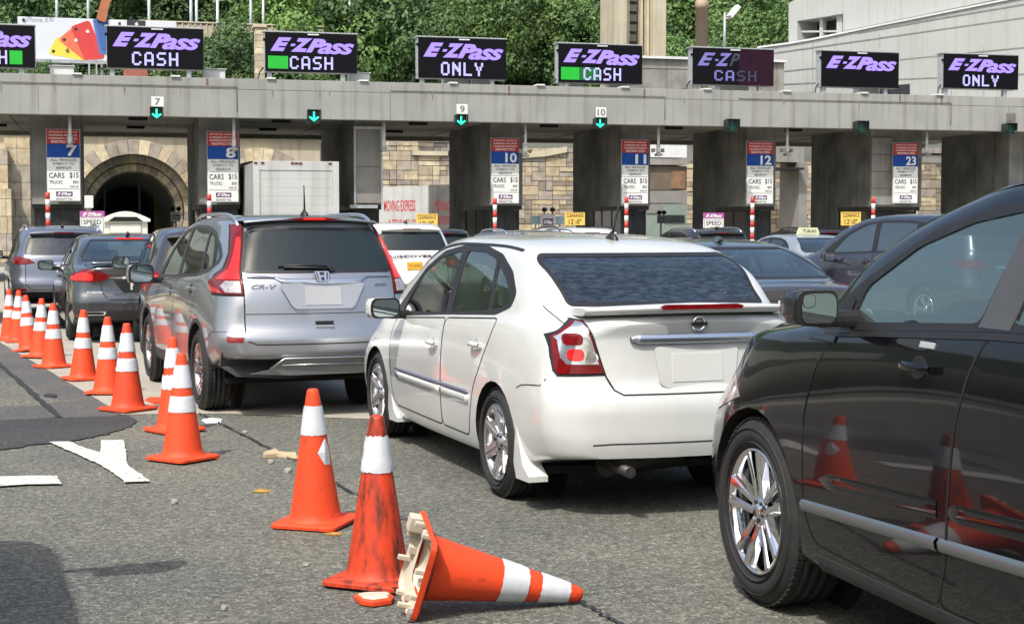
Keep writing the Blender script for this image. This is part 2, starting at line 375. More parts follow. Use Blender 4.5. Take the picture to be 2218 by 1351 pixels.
# spray marks, litter, stones
M_spray = mat('yellow_spray', (.70, .36, .045), .8, col2=(.30, .22, .09), vscale=14, bump=.4, bscale=80)
rnd = random.Random(3)
for (u, v, wd, hd) in ((567, 1064, 26, 5.5), (722, 1157, 26, 5), (470, 995, 12, 2)):
    p = G(u, v); a = G(u+wd, v)-p; b = G(u, v-hd)-p; mb = MB()
    for i in range(900):
        r = abs(rnd.gauss(0, .52)); t = rnd.uniform(0, 2*math.pi); q = p+a*r*math.cos(t)+b*r*math.sin(t); k = a.length*rnd.uniform(.06, .17)*(1.25-min(1, r)); th = rnd.uniform(0, 6.28)
        mb.add([(q.x+k*math.cos(th+2.09*n_)*rnd.uniform(.6, 1.2), q.y+k*math.sin(th+2.09*n_)*rnd.uniform(.6, 1.2), .003+i*.000004) for n_ in range(3)], [(0, 1, 2)])
    struct(mb.build('paint_mark', M_spray))
M_card = mat('cardboard', (.42, .33, .2), .9, var=.2, vscale=15, bump=.3)
M_paper = mat('litter_paper', (.6, .66, .7), .6, var=.1)
M_stone = mat('pale_stone', (.27, .26, .21), .9, var=.25, vscale=20, bump=.4)
def scrap(u, v, pts, hgt, m, name, label, cat):
    o = G(u, v); t = thing(name, label, cat, (o.x, o.y, 0)); 
    rnd = random.Random(u)
    P = [G(u+a, v+b)-o for a, b in pts]; n_ = len(P)
    mb = MB(); zt = [hgt*rnd.uniform(.5, 1.2) for _ in P]
    mb.add([(p.x, p.y, .003) for p in P]+[(p.x*.9, p.y*.9, .006+z) for p, z in zip(P, zt)]+[(0, 0, hgt*1.1+.004)],
           [(i, (i+1) % n_, n_+(i+1) % n_, n_+i) for i in range(n_)]+[(n_+i, n_+(i+1) % n_, 2*n_) for i in range(n_)]+[tuple(range(n_-1, -1, -1))])
    ob = mb.build(name, m); ob.location = o; ob['label'] = label; ob['category'] = cat; bpy.data.objects.remove(t)
    return ob
scrap(605, 988, [(-35, -6), (-10, -11), (0, -5), (40, -2), (42, 5), (20, 6), (-5, 2), (-34, 5)], .02, M_card, 'cardboard_scrap', 'torn tan cardboard strip on the asphalt beyond the two upright near cones', 'litter')
scrap(461, 913, [(-24, -2), (-5, -5), (22, -3), (18, 3), (-15, 4)], .01, M_paper, 'paper_scrap', 'pale blue paper scrap on the road behind the silver car', 'litter')
stones = [(622, 1021, 11, 5, 'flat pale stone just below the cardboard strip'), (377, 1088, 9, 6, 'small tan stone alone on the asphalt below the painted letter Y'),
          (530, 936, 7, 3, 'small stone beyond the cardboard strip'), (664, 1224, 11, 3, 'thin white chip left of the dirty cone'),
          (484, 1319, 8, 4, 'whitish chip on the asphalt near the bottom edge'), (586, 1001, 7, 4, 'grey crumb at the left end of the cardboard strip'), (110, 858, 16, 4, 'dark lump on the grey asphalt at the left')]
for (u, v, a, b, lb) in stones:
    pts = [(a*math.cos(2*math.pi*i/9)*random.uniform(.7, 1.1), b*math.sin(2*math.pi*i/9)*random.uniform(.7, 1.1)) for i in range(9)]
    scrap(u, v, pts, .005 if b < 4 else .010, M_tar if 'dark' in lb else M_stone, 'stone_chip', lb, 'stone')
# fine grit scattered over the near asphalt
mb = MB(); rnd = random.Random(11)
for _ in range(1500):
    u = rnd.uniform(-60, 1560); v = 920+460*rnd.random()**.7; p = G(u, v); r = rnd.uniform(.002, .0065)
    a = rnd.uniform(0, 6.28); vs = [(p.x+r*math.cos(a+k*1.57)*rnd.uniform(.6, 1.2), p.y+r*math.sin(a+k*1.57)*rnd.uniform(.6, 1.2), .001) for k in range(4)]
    mb.add(vs+[(p.x, p.y, r*.8)], [(0, 1, 4), (1, 2, 4), (2, 3, 4), (3, 0, 4)])
o = mb.build('grit', M_stone); o['kind'] = 'stuff'
# ------------------------------------------------------------------ toll canopy
YC = 48.0
zt_ = [XZ(u, v, YC)[1] for u, v in ((0, 155), (560, 170), (1110, 188), (1660, 200), (2218, 210))]
zb_ = [XZ(u, v, YC)[1] for u, v in ((0, 244), (560, 256), (1110, 268), (1660, 277), (2218, 284))]
ZT, ZB = sum(zt_)/5, sum(zb_)/5
CX0, CX1 = -20.0, 34.0
can = thing('toll_canopy', 'long grey concrete canopy spanning the toll lanes, carrying the lit message signs', 'canopy', (0, YC, 0))
zl = ZB+(ZT-ZB)*.72
mb = MB(); mb.bbox(CX0, CX1, YC, YC+.35, ZB, zl-.006, .015); mb.build('fascia', M_conc, can, world=True)
mb = MB(); mb.bbox(CX0, CX1, YC+.012, YC+.5, zl+.006, ZT, .015); mb.build('parapet', M_conc, can, world=True)
mb = MB(); mb.box(CX0+.01, CX1-.01, YC+.03, YC+.3, zl-.02, zl+.02); mb.build('shadow_joint', M_soot, can, world=True)
mb = MB(); mb.box(CX0, CX1, YC+.36, 59.5, ZB+.12, ZT-.12)
for x in range(-18, 34, 5): mb.box(x-.03, x+.03, YC+.8, 59.2, ZB+.09, ZB+.1195)
for y in (50.5, 54, 58): mb.box(CX0, CX1, y-.03, y+.03, ZB+.075, ZB+.0895)
mb.box(CX0, CX1, 58.9, 59.4, ZB-.02, ZB+.1199)
mb.build('soffit', M_concd, can, world=True)
mb = MB()
jx = [XZ(u, 220, YC)[0] for u in (83, 335, 513, 845, 990, 1148, 1440, 1585, 1720, 1860, 2010, 2185)]
for k, x in enumerate(jx):
    mb.box(x-.012, x+.012, YC-.003, YC+.1, ZB+.01, zl-.01)
    mb.box(x-.5, x-.49, YC+.008, YC+.1, zl+.01, ZT-.01)
mb.build('panel_joint', M_soot, can, world=True)
M_slab2 = mat('grime', (.17, .165, .145), .9, var=.25, vscale=8)
M_rust = mat('rust_stain', (.17, .11, .07), .9, var=.3, vscale=6)
mb = MB()
for u, v0, v1 in ((449, 166, 186), (1103, 192, 214), (1396, 200, 216), (1950, 208, 224), (2040, 212, 230)):
    x, z1 = XZ(u, v0, YC); z0 = XZ(u, v1, YC)[1]; mb.box(x-.035, x+.035, YC+.0085, YC+.02, max(z0, zl+.012), ZT-.02)
mb.build('downspout_stain', M_rust, can, world=True)
mb = MB()
for k in range(16):
    x = -15.5+k*2.9; mb.bbox(x, x+.28, YC-.05, YC+.4, ZT+.001, ZT+.05, .01)
mb.build('coping_clip', M_whitemetal, can, world=True)
for ya in (50.2, 54.6):
    for k in range(11): x = -13+4.55*k; mb = MB(); mb.bbox(x, x+.6, ya, ya+.25, ZB+.02, ZB+.118, .02); mb.build('soffit_lamp', M_dark, can, world=True)

for (ua, ub, vv, rr) in ((0, 513, 187, .012), (845, 1440, 209, .012), (1600, 2060, 219, .010)):
    xa, za_ = XZ(ua, vv, YC); xb, zb2 = XZ(ub, vv, YC); mb = MB(); zc_ = zl+.09; mb.tube([(xa, YC-.012, zc_), (xb, YC-.012, zc_), (xb, YC-.012, ZB+.2)], .013, 6); mb.build('conduit', M_slab, can, world=True)
rnd = random.Random(12)
for k in range(22):
    x = rnd.uniform(-14, 26); h0 = rnd.uniform(.12, .34); w0 = rnd.uniform(.012, .05); mb = MB(); top = zl-.02
    mb.add([(x-w0, YC-.0015, top), (x+w0, YC-.0015, top), (x+w0*.5, YC-.0015, top-h0*.7), (x+w0*.1, YC-.0015, top-h0), (x-w0*.4, YC-.0015, top-h0*.6)], [(0, 1, 2, 3, 4)]); mb.build('grime_streak', M_slab2, can, world=True, recalc=False)
# ------------------------------------------------------------------ toll piers with booths
M_booth = mat('booth_glass', (.03, .035, .04), .12, spec=.6, var=.4, vscale=4)
M_tile = mat('green_panel', (.20, .25, .22), .6, var=.1)
pier_lab = {7: 'dark toll pier behind the lane 7 price board', 8: 'dark toll pier behind the lane 8 price board', 9: 'dark toll pier with a blank grey slab right of the box truck',
            10: 'dark toll pier behind the lane 10 price board', 11: 'dark toll pier behind the lane 11 price board', 12: 'dark toll pier behind the lane 12 price board', 23: 'dark toll pier behind the lane 23 price board',
            24: 'dark toll pier at the right edge, beyond the black SUV'}
piers = {7: (68, 176, 55.2), 8: (432, 520, 56.5), 9: (769, 827, 57.3), 10: (1062, 1132, 55.6), 11: (1348, 1408, 55.0), 12: (1618, 1680, 54.4), 23: (1884, 1996, 54.0), 24: (2185, 2330, 54)}
YP = 49.3
def wall_blocks(mb, x0, x1, y0, y1, z0, z1, side, rnd, bw=1.0, bh=.62, gap=.012, dep=.012):
    """courses of large slabs proud of the pier side"""
    z = z0
    while z < z1-.05:
        zz = min(z+bh, z1); y = y0; 
        while y < y1-.05:
            yy = min(y+bw*rnd.uniform(.6, 1.3), y1); xx = x0 if side < 0 else x1
            d = dep*rnd.uniform(.3, 1.3)
            mb.box(xx-d if side < 0 else xx, xx if side < 0 else xx+d, y+gap/2, yy-gap/2, z+gap/2, zz-gap/2); y = yy
        z = zz
zs0, zs1 = XZ(1067, 441, 48.8)[1], XZ(1067, 300, 48.8)[1]
for k, (u0, u1, yb) in piers.items():
    x0, x1 = XZ(u0, 400, YP)[0], XZ(u1, 400, YP)[0]; zg = gz(YP); rnd = random.Random(k)
    t = thing('toll_pier', pier_lab[k], 'toll pier', ((x0+x1)/2, YP, zg), group='dark piers between the toll lanes')
    mb = MB(); mb.box(x0, x1, YP, yb, zs0-.06, ZB+.115); mb.box(x0, x1, yb-2.2, yb, zg, zs0-.061)
    wall_blocks(mb, x0, x1, YP+.05, yb-.02, zs0-.06, ZB-.1, -1, rnd); wall_blocks(mb, x0, x1, YP+.05, yb-.02, zs0-.06, ZB-.1, 1, rnd)
    wall_blocks(mb, x0, x1, yb-2.15, yb-.02, zg, zs0-.08, -1, rnd)
    mb.build('wall', M_soot, t, world=True)
    mb = MB(); mb.bbox(x0-.15, x1+.15, YP-7, yb+1, zg-.05, zg+.22, .04); mb.build('island', M_slab, t, world=True)
    # booth: low cab with glass
    mb = MB(); mb.box(x0+.05, x1-.05, YP+.25, yb-2.3, zg+.23, zg+1.0); mb.box(x0, x1, YP+.1, yb-2.25, zs0-.2, zs0-.0605)
    for xx in (x0+.05, (x0+x1)/2, x1-.11):
        mb.box(xx, xx+.06, YP+.25, YP+.31, zg+1.0, zs0-.2); mb.box(xx, xx+.06, yb-2.4, yb-2.32, zg+1.0, zs0-.2)
    for yy in (YP+1.3, YP+2.4): mb.box(x0+.05, x0+.11, yy, yy+.06, zg+1.0, zs0-.2)
    b = mb.build('booth', M_black, t, world=True)
    mb = MB(); mb.box(x0+.07, x1-.07, YP+.28, yb-2.33, zg+1.0, zs0-.21); mb.build('booth_window', M_booth, t, world=True)
    if k in (9, 23):
        a0, a1 = (771, 824) if k == 9 else (1888, 1934)
        xa, xb = XZ(a0, 400, YP-.1)[0], XZ(a1, 400, YP-.1)[0]; mb = MB()
        zc = zs0
        for q in range(4 if k == 23 else 2):
            zd = zc+(zs1-zs0+.25)/(4 if k == 23 else 2); mb.bbox(xa, xb, YP-.10, YP-.001, zc+.008, zd-.008, .008); zc = zd
        mb.build('face_slab', M_slab, t, world=True)
        if k == 9:
            mb = MB(); 
            for (c, d, e, f) in ((xa-.06, xa-.005, zs0-.05, zc+.1), (xb+.005, xb+.07, zs0-.05, zc+.1), (xa-.0049, xb+.0049, zc+.0, zc+.1), (xa-.2, xb-.1, zs0-.16, zs0-.051)): mb.box(c, d, YP-.14, YP-.002, e, f)
            mb.build('slab_frame', M_steel, t, world=True)

# ------------------------------------------------------------------ the E-ZPass word mark and dot letters
DOT = {'C': ["01110","10001","10000","10000","10000","10001","01110"], 'A': ["01110","10001","10001","10001","11111","10001","10001"],
       'S': ["01111","10000","10000","01110","00001","00001","11110"], 'H': ["10001","10001","10001","11111","10001","10001","10001"],
       'O': ["01110","10001","10001","10001","10001","10001","01110"], 'N': ["10001","11001","11101","10111","10011","10001","10001"],
       'L': ["10000","10000","10000","10000","10000","10000","11111"], 'Y': ["10001","10001","01010","01010","00100","00100","00100"]}
def dots(mb, word, x0, x1, z0, z1, y, d=.004, sel=None):
    n = len(word); cw = (x1-x0)/(n*7-2)*1.0; ch = (z1-z0)/7
    for i, c in enumerate(word):
        if sel and i not in sel: continue
        for r, row in enumerate(DOT[c]):
            run = 0
            for k in range(5):
                if row[k] == '1':
                    a = x0+(i*7+k)*cw; b = z1-(r+1)*ch; mb.box(a-cw*.12, a+cw*1.12, y-d, y, b-ch*.04, b+ch*1.04)
def ezpass(mb, x0, x1, z0, z1, y, ext=.003, bold=.06, drop=0):
    w_ = x1-x0; h = z1-z0
    fit_text(mb, 'E', x0, x0+w_*.25, z0+h*.06, z1, y, .45, bold, ext)
    mb.prism([(x0+w_*.235, z0+h*.42), (x0+w_*.285, z0+h*.42), (x0+w_*.30, z0+h*.58), (x0+w_*.25, z0+h*.58)], y-ext, y+ext)
    fit_text(mb, 'Z', x0+w_*.24, x0+w_*.50, z0+h*.04, z0+h*.98, y-.001, .42, bold, ext)
    fit_text(mb, 'P', x0+w_*.42, x0+w_*.66, z0+h*.02, z0+h*.97, y-.002, .42, bold, ext)
    fit_text(mb, 'ass', x0+w_*.56, x1, z0-h*.06, z0+h*.70, y-.003, .35, bold*.5, ext, space=.9)

M_led = mat('led_black_face', (.004, .004, .006), .6, var=.4, vscale=30, spec=.12)
M_ledv = mat('led_violet', (.05, .03, .1), .5, var=.15, vscale=18, emit=(.36, .25, .98), estr=1.0)
M_ledb = mat('led_lavender', (.05, .05, .1), .5, var=.1, emit=(.50, .48, 1.0), estr=1.0)
M_ledvd = mat('led_violet_dim', (.02, .02, .05), .5, var=.3, emit=(.30, .27, .75), estr=.55)
M_ledx = mat('led_ghost', (.01, .01, .02), .5, var=.3, emit=(.12, .13, .25), estr=.25)
M_ledg = mat('led_green', (.0, .05, .0), .5, var=.3, vscale=40, emit=(.02, .62, .05), estr=.75)
M_ledgd = mat('led_green_dim', (.0, .03, .0), .5, var=.3, vscale=40, emit=(.02, .4, .05), estr=.28)
M_ledr = mat('led_maroon_glow', (.012, .005, .010), .6, var=.4, vscale=3, spec=.1, emit=(.10, .02, .06), estr=.12)
YS = 48.7
leds = [(-125, 75, 50, 143, 'CASH', 'g1', 'mostly cut off, ending in H and green bars'), (230, 441, 57, 147, 'CASH', '', 'reading CASH with no green block, above the lane 7 signal'),
        (573, 774, 69, 155, 'CASH', 'g', 'with a short green block before CASH, above the plain arrow'), (905, 1097, 80, 169, 'ONLY', '', 'reading ONLY, above the lane 9 signal'),
        (1209, 1392, 94, 179, 'CASH', 'gg', 'with a long green block, above the lane 10 signal'), (1500, 1677, 103, 183, 'CASH', 'dim', 'half faded to dark, its lettering breaking off'),
        (1779, 1948, 110, 188, '', '', 'with an empty second line, second from the right'), (2044, 2207, 116, 191, 'ONLY', '', 'reading ONLY, rightmost on the canopy')]
for (u0, u1, v0, v1, word, kind, lb) in leds:
    p0 = W(u0, v0, YS); p1 = W(u1, v0+.035*(u1-u0), YS); x0, x1 = p0.x, p1.x; z1 = p0.z; z0 = XZ(u0, v1, YS)[1]
    t = thing('message_sign', 'black lit toll message sign '+lb, 'message sign', ((x0+x1)/2, YS, ZT), group='lit message signs on the toll canopy')
    mb = MB(); mb.bbox(x0, x1, YS+.03, YS+.42, z0, z1, .02); mb.bbox(x0-.05, x1+.02, YS+.01, YS+.44, z1, z1+.04, .01); mb.build('cabinet', M_steel, t, world=True)
    mb = MB(); mb.bbox(x0+.01, x1-.01, YS, YS+.029, z0+.01, z1-.01, .008); 
    mb.box(x0-.05, x0+.02, YS-.01, YS+.05, z1-.28, z1-.2); mb.build('screen', M_led, t, world=True)
    w_, h_ = x1-x0, z1-z0
    mb = MB(); mb.bbox(x0+w_*.46, x0+w_*.58, YS-.03, YS, z1-.07, z1-.03, .008); mb.build('sensor_bar', M_whitemetal, t, world=True)
    mb = MB()
    for fx in (.03, .82): mb.box(x0+w_*fx, x0+w_*fx+.14, YS+.08, YS+.25, ZT-.02, z0)
    mb.box(x0-.25, x0+.3, YS+.1, YS+.2, ZT+.001, ZT+.06)
    mb.build('bracket', M_steel, t, world=True)
    mb = MB(); cx = x0-.06; mb.tube([(cx+.02, YS+.1, z0+.12), (cx-.10, YS+.05, z0-.02), (cx-.16, YS+.0, ZT+.06), (cx-.6, YS-.1, ZT+.03)], .025, 8); mb.build('cable', M_black, t, world=True)
    la, lb_ = (x0+w_*.06, x0+w_*.965)
    za, zb = z1-h_*.50, z1-h_*.13
    mb = MB()
    if kind == 'dim':
        fit_text(mb, 'E', la, la+w_*.22, za+.02, zb, YS-.001, .45, .035, .003)
        mb.box(la+w_*.215, la+w_*.255, YS-.004, YS, za+h_*.15, za+h_*.20)
        fit_text(mb, 'Z', la+w_*.22, la+w_*.42, za+.02, zb, YS-.001, .42, .035, .003); mb.build('wordmark', M_ledvd, t, world=True)
        mb = MB(); fit_text(mb, 'P', la+w_*.39, la+w_*.52, za+.02, zb, YS-.001, .42, .02, .003); dots(mb, 'CASH', x0+w_*.27, x0+w_*.78, z0+h_*.12, z0+h_*.40, YS-.001, sel=(2, 3)); mb.build('faded_letter', M_ledx, t, world=True)
        mb = MB(); dots(mb, 'CASH', x0+w_*.27, x0+w_*.78, z0+h_*.12, z0+h_*.40, YS-.001, sel=(0, 1)); mb.build('lane_word', M_ledvd, t, world=True)
        mb = MB(); mb.box(x0+w_*.57, x1-.03, YS-.002, YS-.0005, z0+.03, z1-.03); mb.build('glow_panel', M_ledr, t, world=True)
    else:
        ezpass(mb, la, lb_, za, zb, YS-.003); mb.build('wordmark', M_ledv, t, world=True)
        if word:
            a, b = (.26, .73) if kind != 'g' else (.27, .73)
            if kind == 'gg': a, b = .30, .74
            if kind == 'g1': a, b = .22, .69
            mb = MB(); dots(mb, word, x0+w_*a, x0+w_*b, z0+h_*.08, z0+h_*.40, YS-.004); mb.build('lane_word', M_ledb, t, world=True)
        if kind in ('g', 'gg', 'g1'):
            s0, s1 = (.035, .25) if kind != 'g1' else (.72, .86)
            mb = MB(); n = 12
            for i in range(n): a = x0+w_*(s0+(s1-s0)*i/n); mb.box(a, a+w_*(s1-s0)/n*.86, YS-.004, YS-.0005, z0+h_*.08, z0+h_*.40)
            mb.build('green_bar', M_ledg, t, world=True)
            if kind == 'gg': mb = MB(); mb.box(x0+w_*.252, x0+w_*.47, YS-.0025, YS-.0005, z0+h_*.08, z0+h_*.40); mb.build('dim_bar', M_ledgd, t, world=True)

# roof boxes beside the signs
for i, (u0, u1, v0, v1, lb) in enumerate([(108, 160, 143, 158, 'left of the lane 7 message sign'), (442, 488, 150, 166, 'right of the lane 7 message sign'), (757, 801, 158, 173, 'at the lower right corner of the third message sign'),
        (962, 1016, 168, 180, 'under the lane 9 message sign, left of a smaller one'), (1026, 1066, 169, 180, 'under the right half of the lane 9 message sign'), (1232, 1264, 178, 187, 'under the left half of the lane 10 message sign'),
        (1320, 1352, 179, 188, 'under the right half of the lane 10 message sign'), (1560, 1622, 186, 196, 'under the faded message sign'), (1862, 1905, 190, 200, 'under the message sign with an empty second line')]):
    yy = YS+.6; x0, z1 = XZ(u0, v0, yy); x1 = XZ(u1, v0, yy)[0]
    t = thing('camera_housing', 'white equipment box '+lb, 'equipment box', ((x0+x1)/2, yy, ZT), group='white equipment boxes on the canopy')
    mb = MB(); mb.bbox(x0, x1, yy, yy+.5, ZT+.03, z1, .03); mb.build('housing', M_whitemetal, t, world=True)
    mb = MB(); mb.bbox(x0-.04, x1+.04, yy-.05, yy+.55, z1+.001, z1+.025, .01); mb.build('lid', M_whitemetal, t, world=True)
    mb = MB(); mb.box(x0+.1, x0+.18, yy+.1, yy+.2, ZT-.13, ZT+.03); mb.box(x1-.18, x1-.1, yy+.1, yy+.2, ZT-.13, ZT+.03); mb.build('foot', M_steel, t, world=True)
# roof clutter behind the signs
mb = MB()
for (u, v0, v1, wd) in ((191, 135, 156, .05), (207, 133, 156, .05), (218, 140, 156, .04), (1515, 183, 199, .04), (1645, 185, 200, .04)):
    x, z1 = XZ(u, v0, YS+1.2); mb.box(x, x+wd, YS+1.2, YS+1.26, ZT-.13, z1)
x, z1 = XZ(190, 134, YS+1.2); x2 = XZ(225, 134, YS+1.2)[0]; mb.box(x, x2, YS+1.2, YS+1.26, z1, z1+.06)
tag(mb.build('pipe_rack', M_steel), 'thin grey steel pipe frame standing on the canopy left of the lane 7 message sign', 'pipe frame')
mb = MB(); x, z1 = XZ(268, 149, YS+2); x2 = XZ(320, 149, YS+2)[0]; mb.bbox(x, x2, YS+2, YS+3, ZT-.1, z1, .04)
tag(mb.build('roof_cover', mat('red_tarp', (.35, .12, .09), .8, var=.2)), 'faded red cover lying on the canopy under the lane 7 message sign', 'cover')

# ------------------------------------------------------------------ lane signals on the fascia
M_arrow = mat('green_arrow_lamp', (0, .1, .05), .4, var=.05, emit=(.03, 1, .50), estr=1.8)
M_arrowd = mat('dim_arrow_lamp', (0, .06, .04), .4, var=.05, emit=(.02, .35, .22), estr=.06)
M_sigblk = mat('signal_green_black', (.012, .024, .022), .45, var=.3, vscale=9)
M_numdim = mat('dim_number_plate', (.16, .15, .13), .7, var=.2)
sig = [(339, 233, 259, '7', 1), (680, 239, 266, '', 1), (999, 249, 273, '9', 1), (1300, 256, 279, '10', 1), (1586, 259, 285, '', 0), (1866, 263, 288, '', 0), (2188, 268, 290, '23', 0)]
for u, v0, v1, num, lit in sig:
    yy = YC-.45; c = W(u, v0, yy); zt = c.z; zb = XZ(u, v1, yy)[1]; h = (zt-zb); x0, x1 = c.x-h*.5, c.x+h*.5
    lb = {'7': 'with the white number 7 above it', '9': 'with the white number 9 above it', '10': 'with the white number 10 above it', '23': 'with a dim number 23 above it'}.get(num) or {680: 'showing a bright arrow but no number plate', 1586: 'unlit, below the half faded message sign', 1866: 'unlit, left of the lane 23 price board'}[u]
    t = thing('lane_signal', 'dark lane signal box on the canopy edge '+lb, 'lane signal', (c.x, yy, zb), group='lane signals along the canopy edge')
    th = R_(0)
    mb = MB(); mb.bbox(x0, x1, yy, yy+.28, zb, zt, .02)
    mb.box(x0-.02, x1+.02, yy-.16, yy+.02, zt, zt+.012); mb.box(x0-.02, x0-.008, yy-.16, yy+.02, zb+.1, zt); mb.box(x1+.008, x1+.02, yy-.16, yy+.02, zb+.1, zt)
    mb.box(c.x-.04, c.x+.04, yy+.28, YC+.01, zb+.1, zb+.18); mb.build('housing', M_sigblk, t, world=True)
    mb = MB(); a = h*.085; cx = c.x; b0 = zb+h*.10; b1 = zt-h*.12
    mb.box(cx-a*.8, cx+a*.8, yy-.006, yy-.001, b0+h*.12, b1)
    for s in (-1, 1): mb.prism([(cx, b0), (cx, b0+a*2.6), (cx+s*h*.34, b0+h*.42), (cx+s*h*.40, b0+h*.30)], yy-.012*(1 if s > 0 else .9), yy-.001)
    mb.build('arrow', M_arrow if lit else M_arrowd, t, world=True)
    if num:
        p = XZ(u+2, v0-23, yy)[1]; x0n, x1n = x0+.03, x1+.03; zn0 = zt+.02
        mb = MB(); mb.bbox(x0n, x1n, yy-.03, yy+.03, zn0, p, .008); pl_ = mb.build('number_plate', M_signwhite if lit else M_numdim, t, world=True)
        mb = MB(); ww = x1n-x0n; f = .28 if len(num) == 1 else .12; fit_text(mb, num, x0n+ww*f, x1n-ww*f, zn0+(p-zn0)*.18, p-(p-zn0)*.16, yy-.033, 0, .012); mb.build('number', mat('plate_grey_ink', (.13, .13, .13), .7, var=.1), t, world=True)

# ------------------------------------------------------------------ price boards
YB = 48.85
boards = {'7': (102, 173, 281, 435), '8': (450, 516, 286, 437), '10': (1065, 1124, 300, 440), '11': (1348, 1404, 304, 441), '12': (1619, 1675, 307, 441), '23': (1936, 1988, 310, 440)}
for num, (u0, u1, v0, v1) in boards.items():
    uc = (u0+u1)/2; p = W(uc, v0, YB); zt = p.z; zb = XZ(uc, v1, YB)[1]; x0 = XZ(u0, (v0+v1)/2, YB)[0]; x1 = XZ(u1, (v0+v1)/2, YB)[0]
    w_, h_ = x1-x0, zt-zb
    t = thing('price_board', 'tall red, blue and white toll price board for lane '+num, 'toll board', ((x0+x1)/2, YB, zb), group='toll price boards in front of the piers')
    zr = zt-h_*.20; zl_ = zt-h_*.39
    mb = MB(); mb.bbox(x0, x1, YB, YB+.06, zb, zl_-.004, .012); white = mb.build('white_panel', M_signwhite, t, world=True)
    mb = MB(); mb.bbox(x0, x1, YB, YB+.06, zl_, zr-.004, .008); mb.build('blue_panel', M_signblue, t, world=True)
    mb = MB(); mb.bbox(x0, x1, YB, YB+.06, zr, zt, .012); mb.build('red_panel', M_signred, t, world=True)
    mb = MB(); mb.box(x0-.02, x1+.02, YB+.061, YB+.09, zb-.02, zt+.02); mb.box(x0+.2, x0+.28, YB+.09, YP, zb+.3, zb+.38); mb.box(x1-.28, x1-.2, YB+.09, YP, zt-.5, zt-.42); mb.build('frame', M_steel, t, world=True)
    y = YB-.004
    mb = MB()
    for i, s in enumerate(['EXPLOSIVES, GASOLINE', 'FLAMMABLES AND OTHER', 'HAZARDOUS MATERIALS', 'RESTRICTED']):
        a = .07 if i < 3 else .14; zc = zt-h_*(.022+.044*i); fit_text(mb, s, x0+w_*a, x1-w_*a, zc-h_*(.026 if i < 3 else .034), zc, y, 0, .012)
    mb.build('warning_lettering', M_signwhite, t, world=True)
    mb = MB(); f = .60 if len(num) == 1 else .50
    fit_text(mb, num, x0+w_*f, x1-w_*.08, zl_+h_*.018, zr-h_*.022, y, 0, .03); mb.build('lane_number', M_signwhite, t, world=True)
    mb = MB()
    for i, s in enumerate(['ALL VEHICLES', 'SUBJECT TO', 'SEARCH']):
        a = (.10, .17, .27)[i]; zc = zl_-h_*(.018+.055*i); fit_text(mb, s, x0+w_*a, x1-w_*a, zc-h_*.036, zc, y, 0, .004)
    zc = zl_-h_*.185; mb.box(x0+.03, x1-.03, y-.001, y+.003, zc, zc+.012)
    fit_text(mb, 'CARS', x0+w_*.05, x0+w_*.52, zc-h_*.105, zc-h_*.03, y, 0, .008); fit_text(mb, '$15', x0+w_*.68, x0+w_*.95, zc-h_*.112, zc-h_*.022, y, 0, .008)
    fit_text(mb, 'TRUCKS', x0+w_*.06, x0+w_*.46, zc-h_*.185, zc-h_*.14, y, 0, .0); fit_text(mb, '$20', x0+w_*.78, x0+w_*.94, zc-h_*.185, zc-h_*.14, y, 0, .0)
    fit_text(mb, 'AND UP', x0+w_*.68, x0+w_*.94, zc-h_*.235, zc-h_*.21, y, 0, .0)
    zc -= h_*.26; mb.box(x0+.03, x1-.03, y-.001, y+.003, zc, zc+.01)
    fit_text(mb, 'DISCOUNT TOLL', x0+w_*.26, x0+w_*.76, zc-h_*.15, zc-h_*.125, y, 0, .0)
    mb.build('black_lettering', M_ink, t, world=True)
    mb = MB(); mb.box(x0+w_*.26, x0+w_*.76, y-.004, y+.002, zc-h_*.10, zc-h_*.035); lg = mb.build('purple_panel', M_dpurple, t, world=True)
    mb = MB(); ezpass(mb, x0+w_*.30, x0+w_*.73, zc-h_*.088, zc-h_*.045, y-.006, .001); mb.build('wordmark', M_signwhite, t, world=True)

# thin hanging pipes with cameras
for i, (u, v0, v1, lb) in enumerate([(152, 255, 314, 'in front of the lane 7 price board'), (507, 262, 321, 'in front of the lane 8 price board'), (832, 269, 323, 'beside the blank grey slab'), (1138, 276, 335, 'right of the lane 10 price board'),
        (1426, 282, 333, 'right of the lane 11 price board'), (1705, 290, 333, 'right of the lane 12 price board'), (2007, 292, 333, 'right of the lane 23 price board')]):
    yy = 48.62; x, zb = XZ(u, v1, yy)
    t = thing('camera_pole', 'pale hanging camera pipe '+lb, 'hanging camera', (x, yy, ZB), group='camera pipes hanging under the canopy')
    mb = MB(); mb.cyl((x, yy, ZB-.0), (x, yy, zb), .05, .05, 10); mb.cyl((x, yy, zb), (x, yy, zb+.3), .07, .07, 10); mb.build('pipe', M_whitemetal, t, world=True)
    mb = MB(); mb.bbox(x-.10, x+.10, yy-.16, yy+.12, zb-.08, zb-.0, .02)
    if i in (3, 4, 5): mb.bbox(x-.22, x-.13, yy-.05, yy+.1, zb+.05, zb+.17, .01); mb.bbox(x+.13, x+.2, yy-.05, yy+.1, zb+.05, zb+.17, .01); mb.box(x-.2, x+.2, yy, yy+.03, zb+.1, zb+.12)
    mb.build('camera', M_slab, t, world=True)

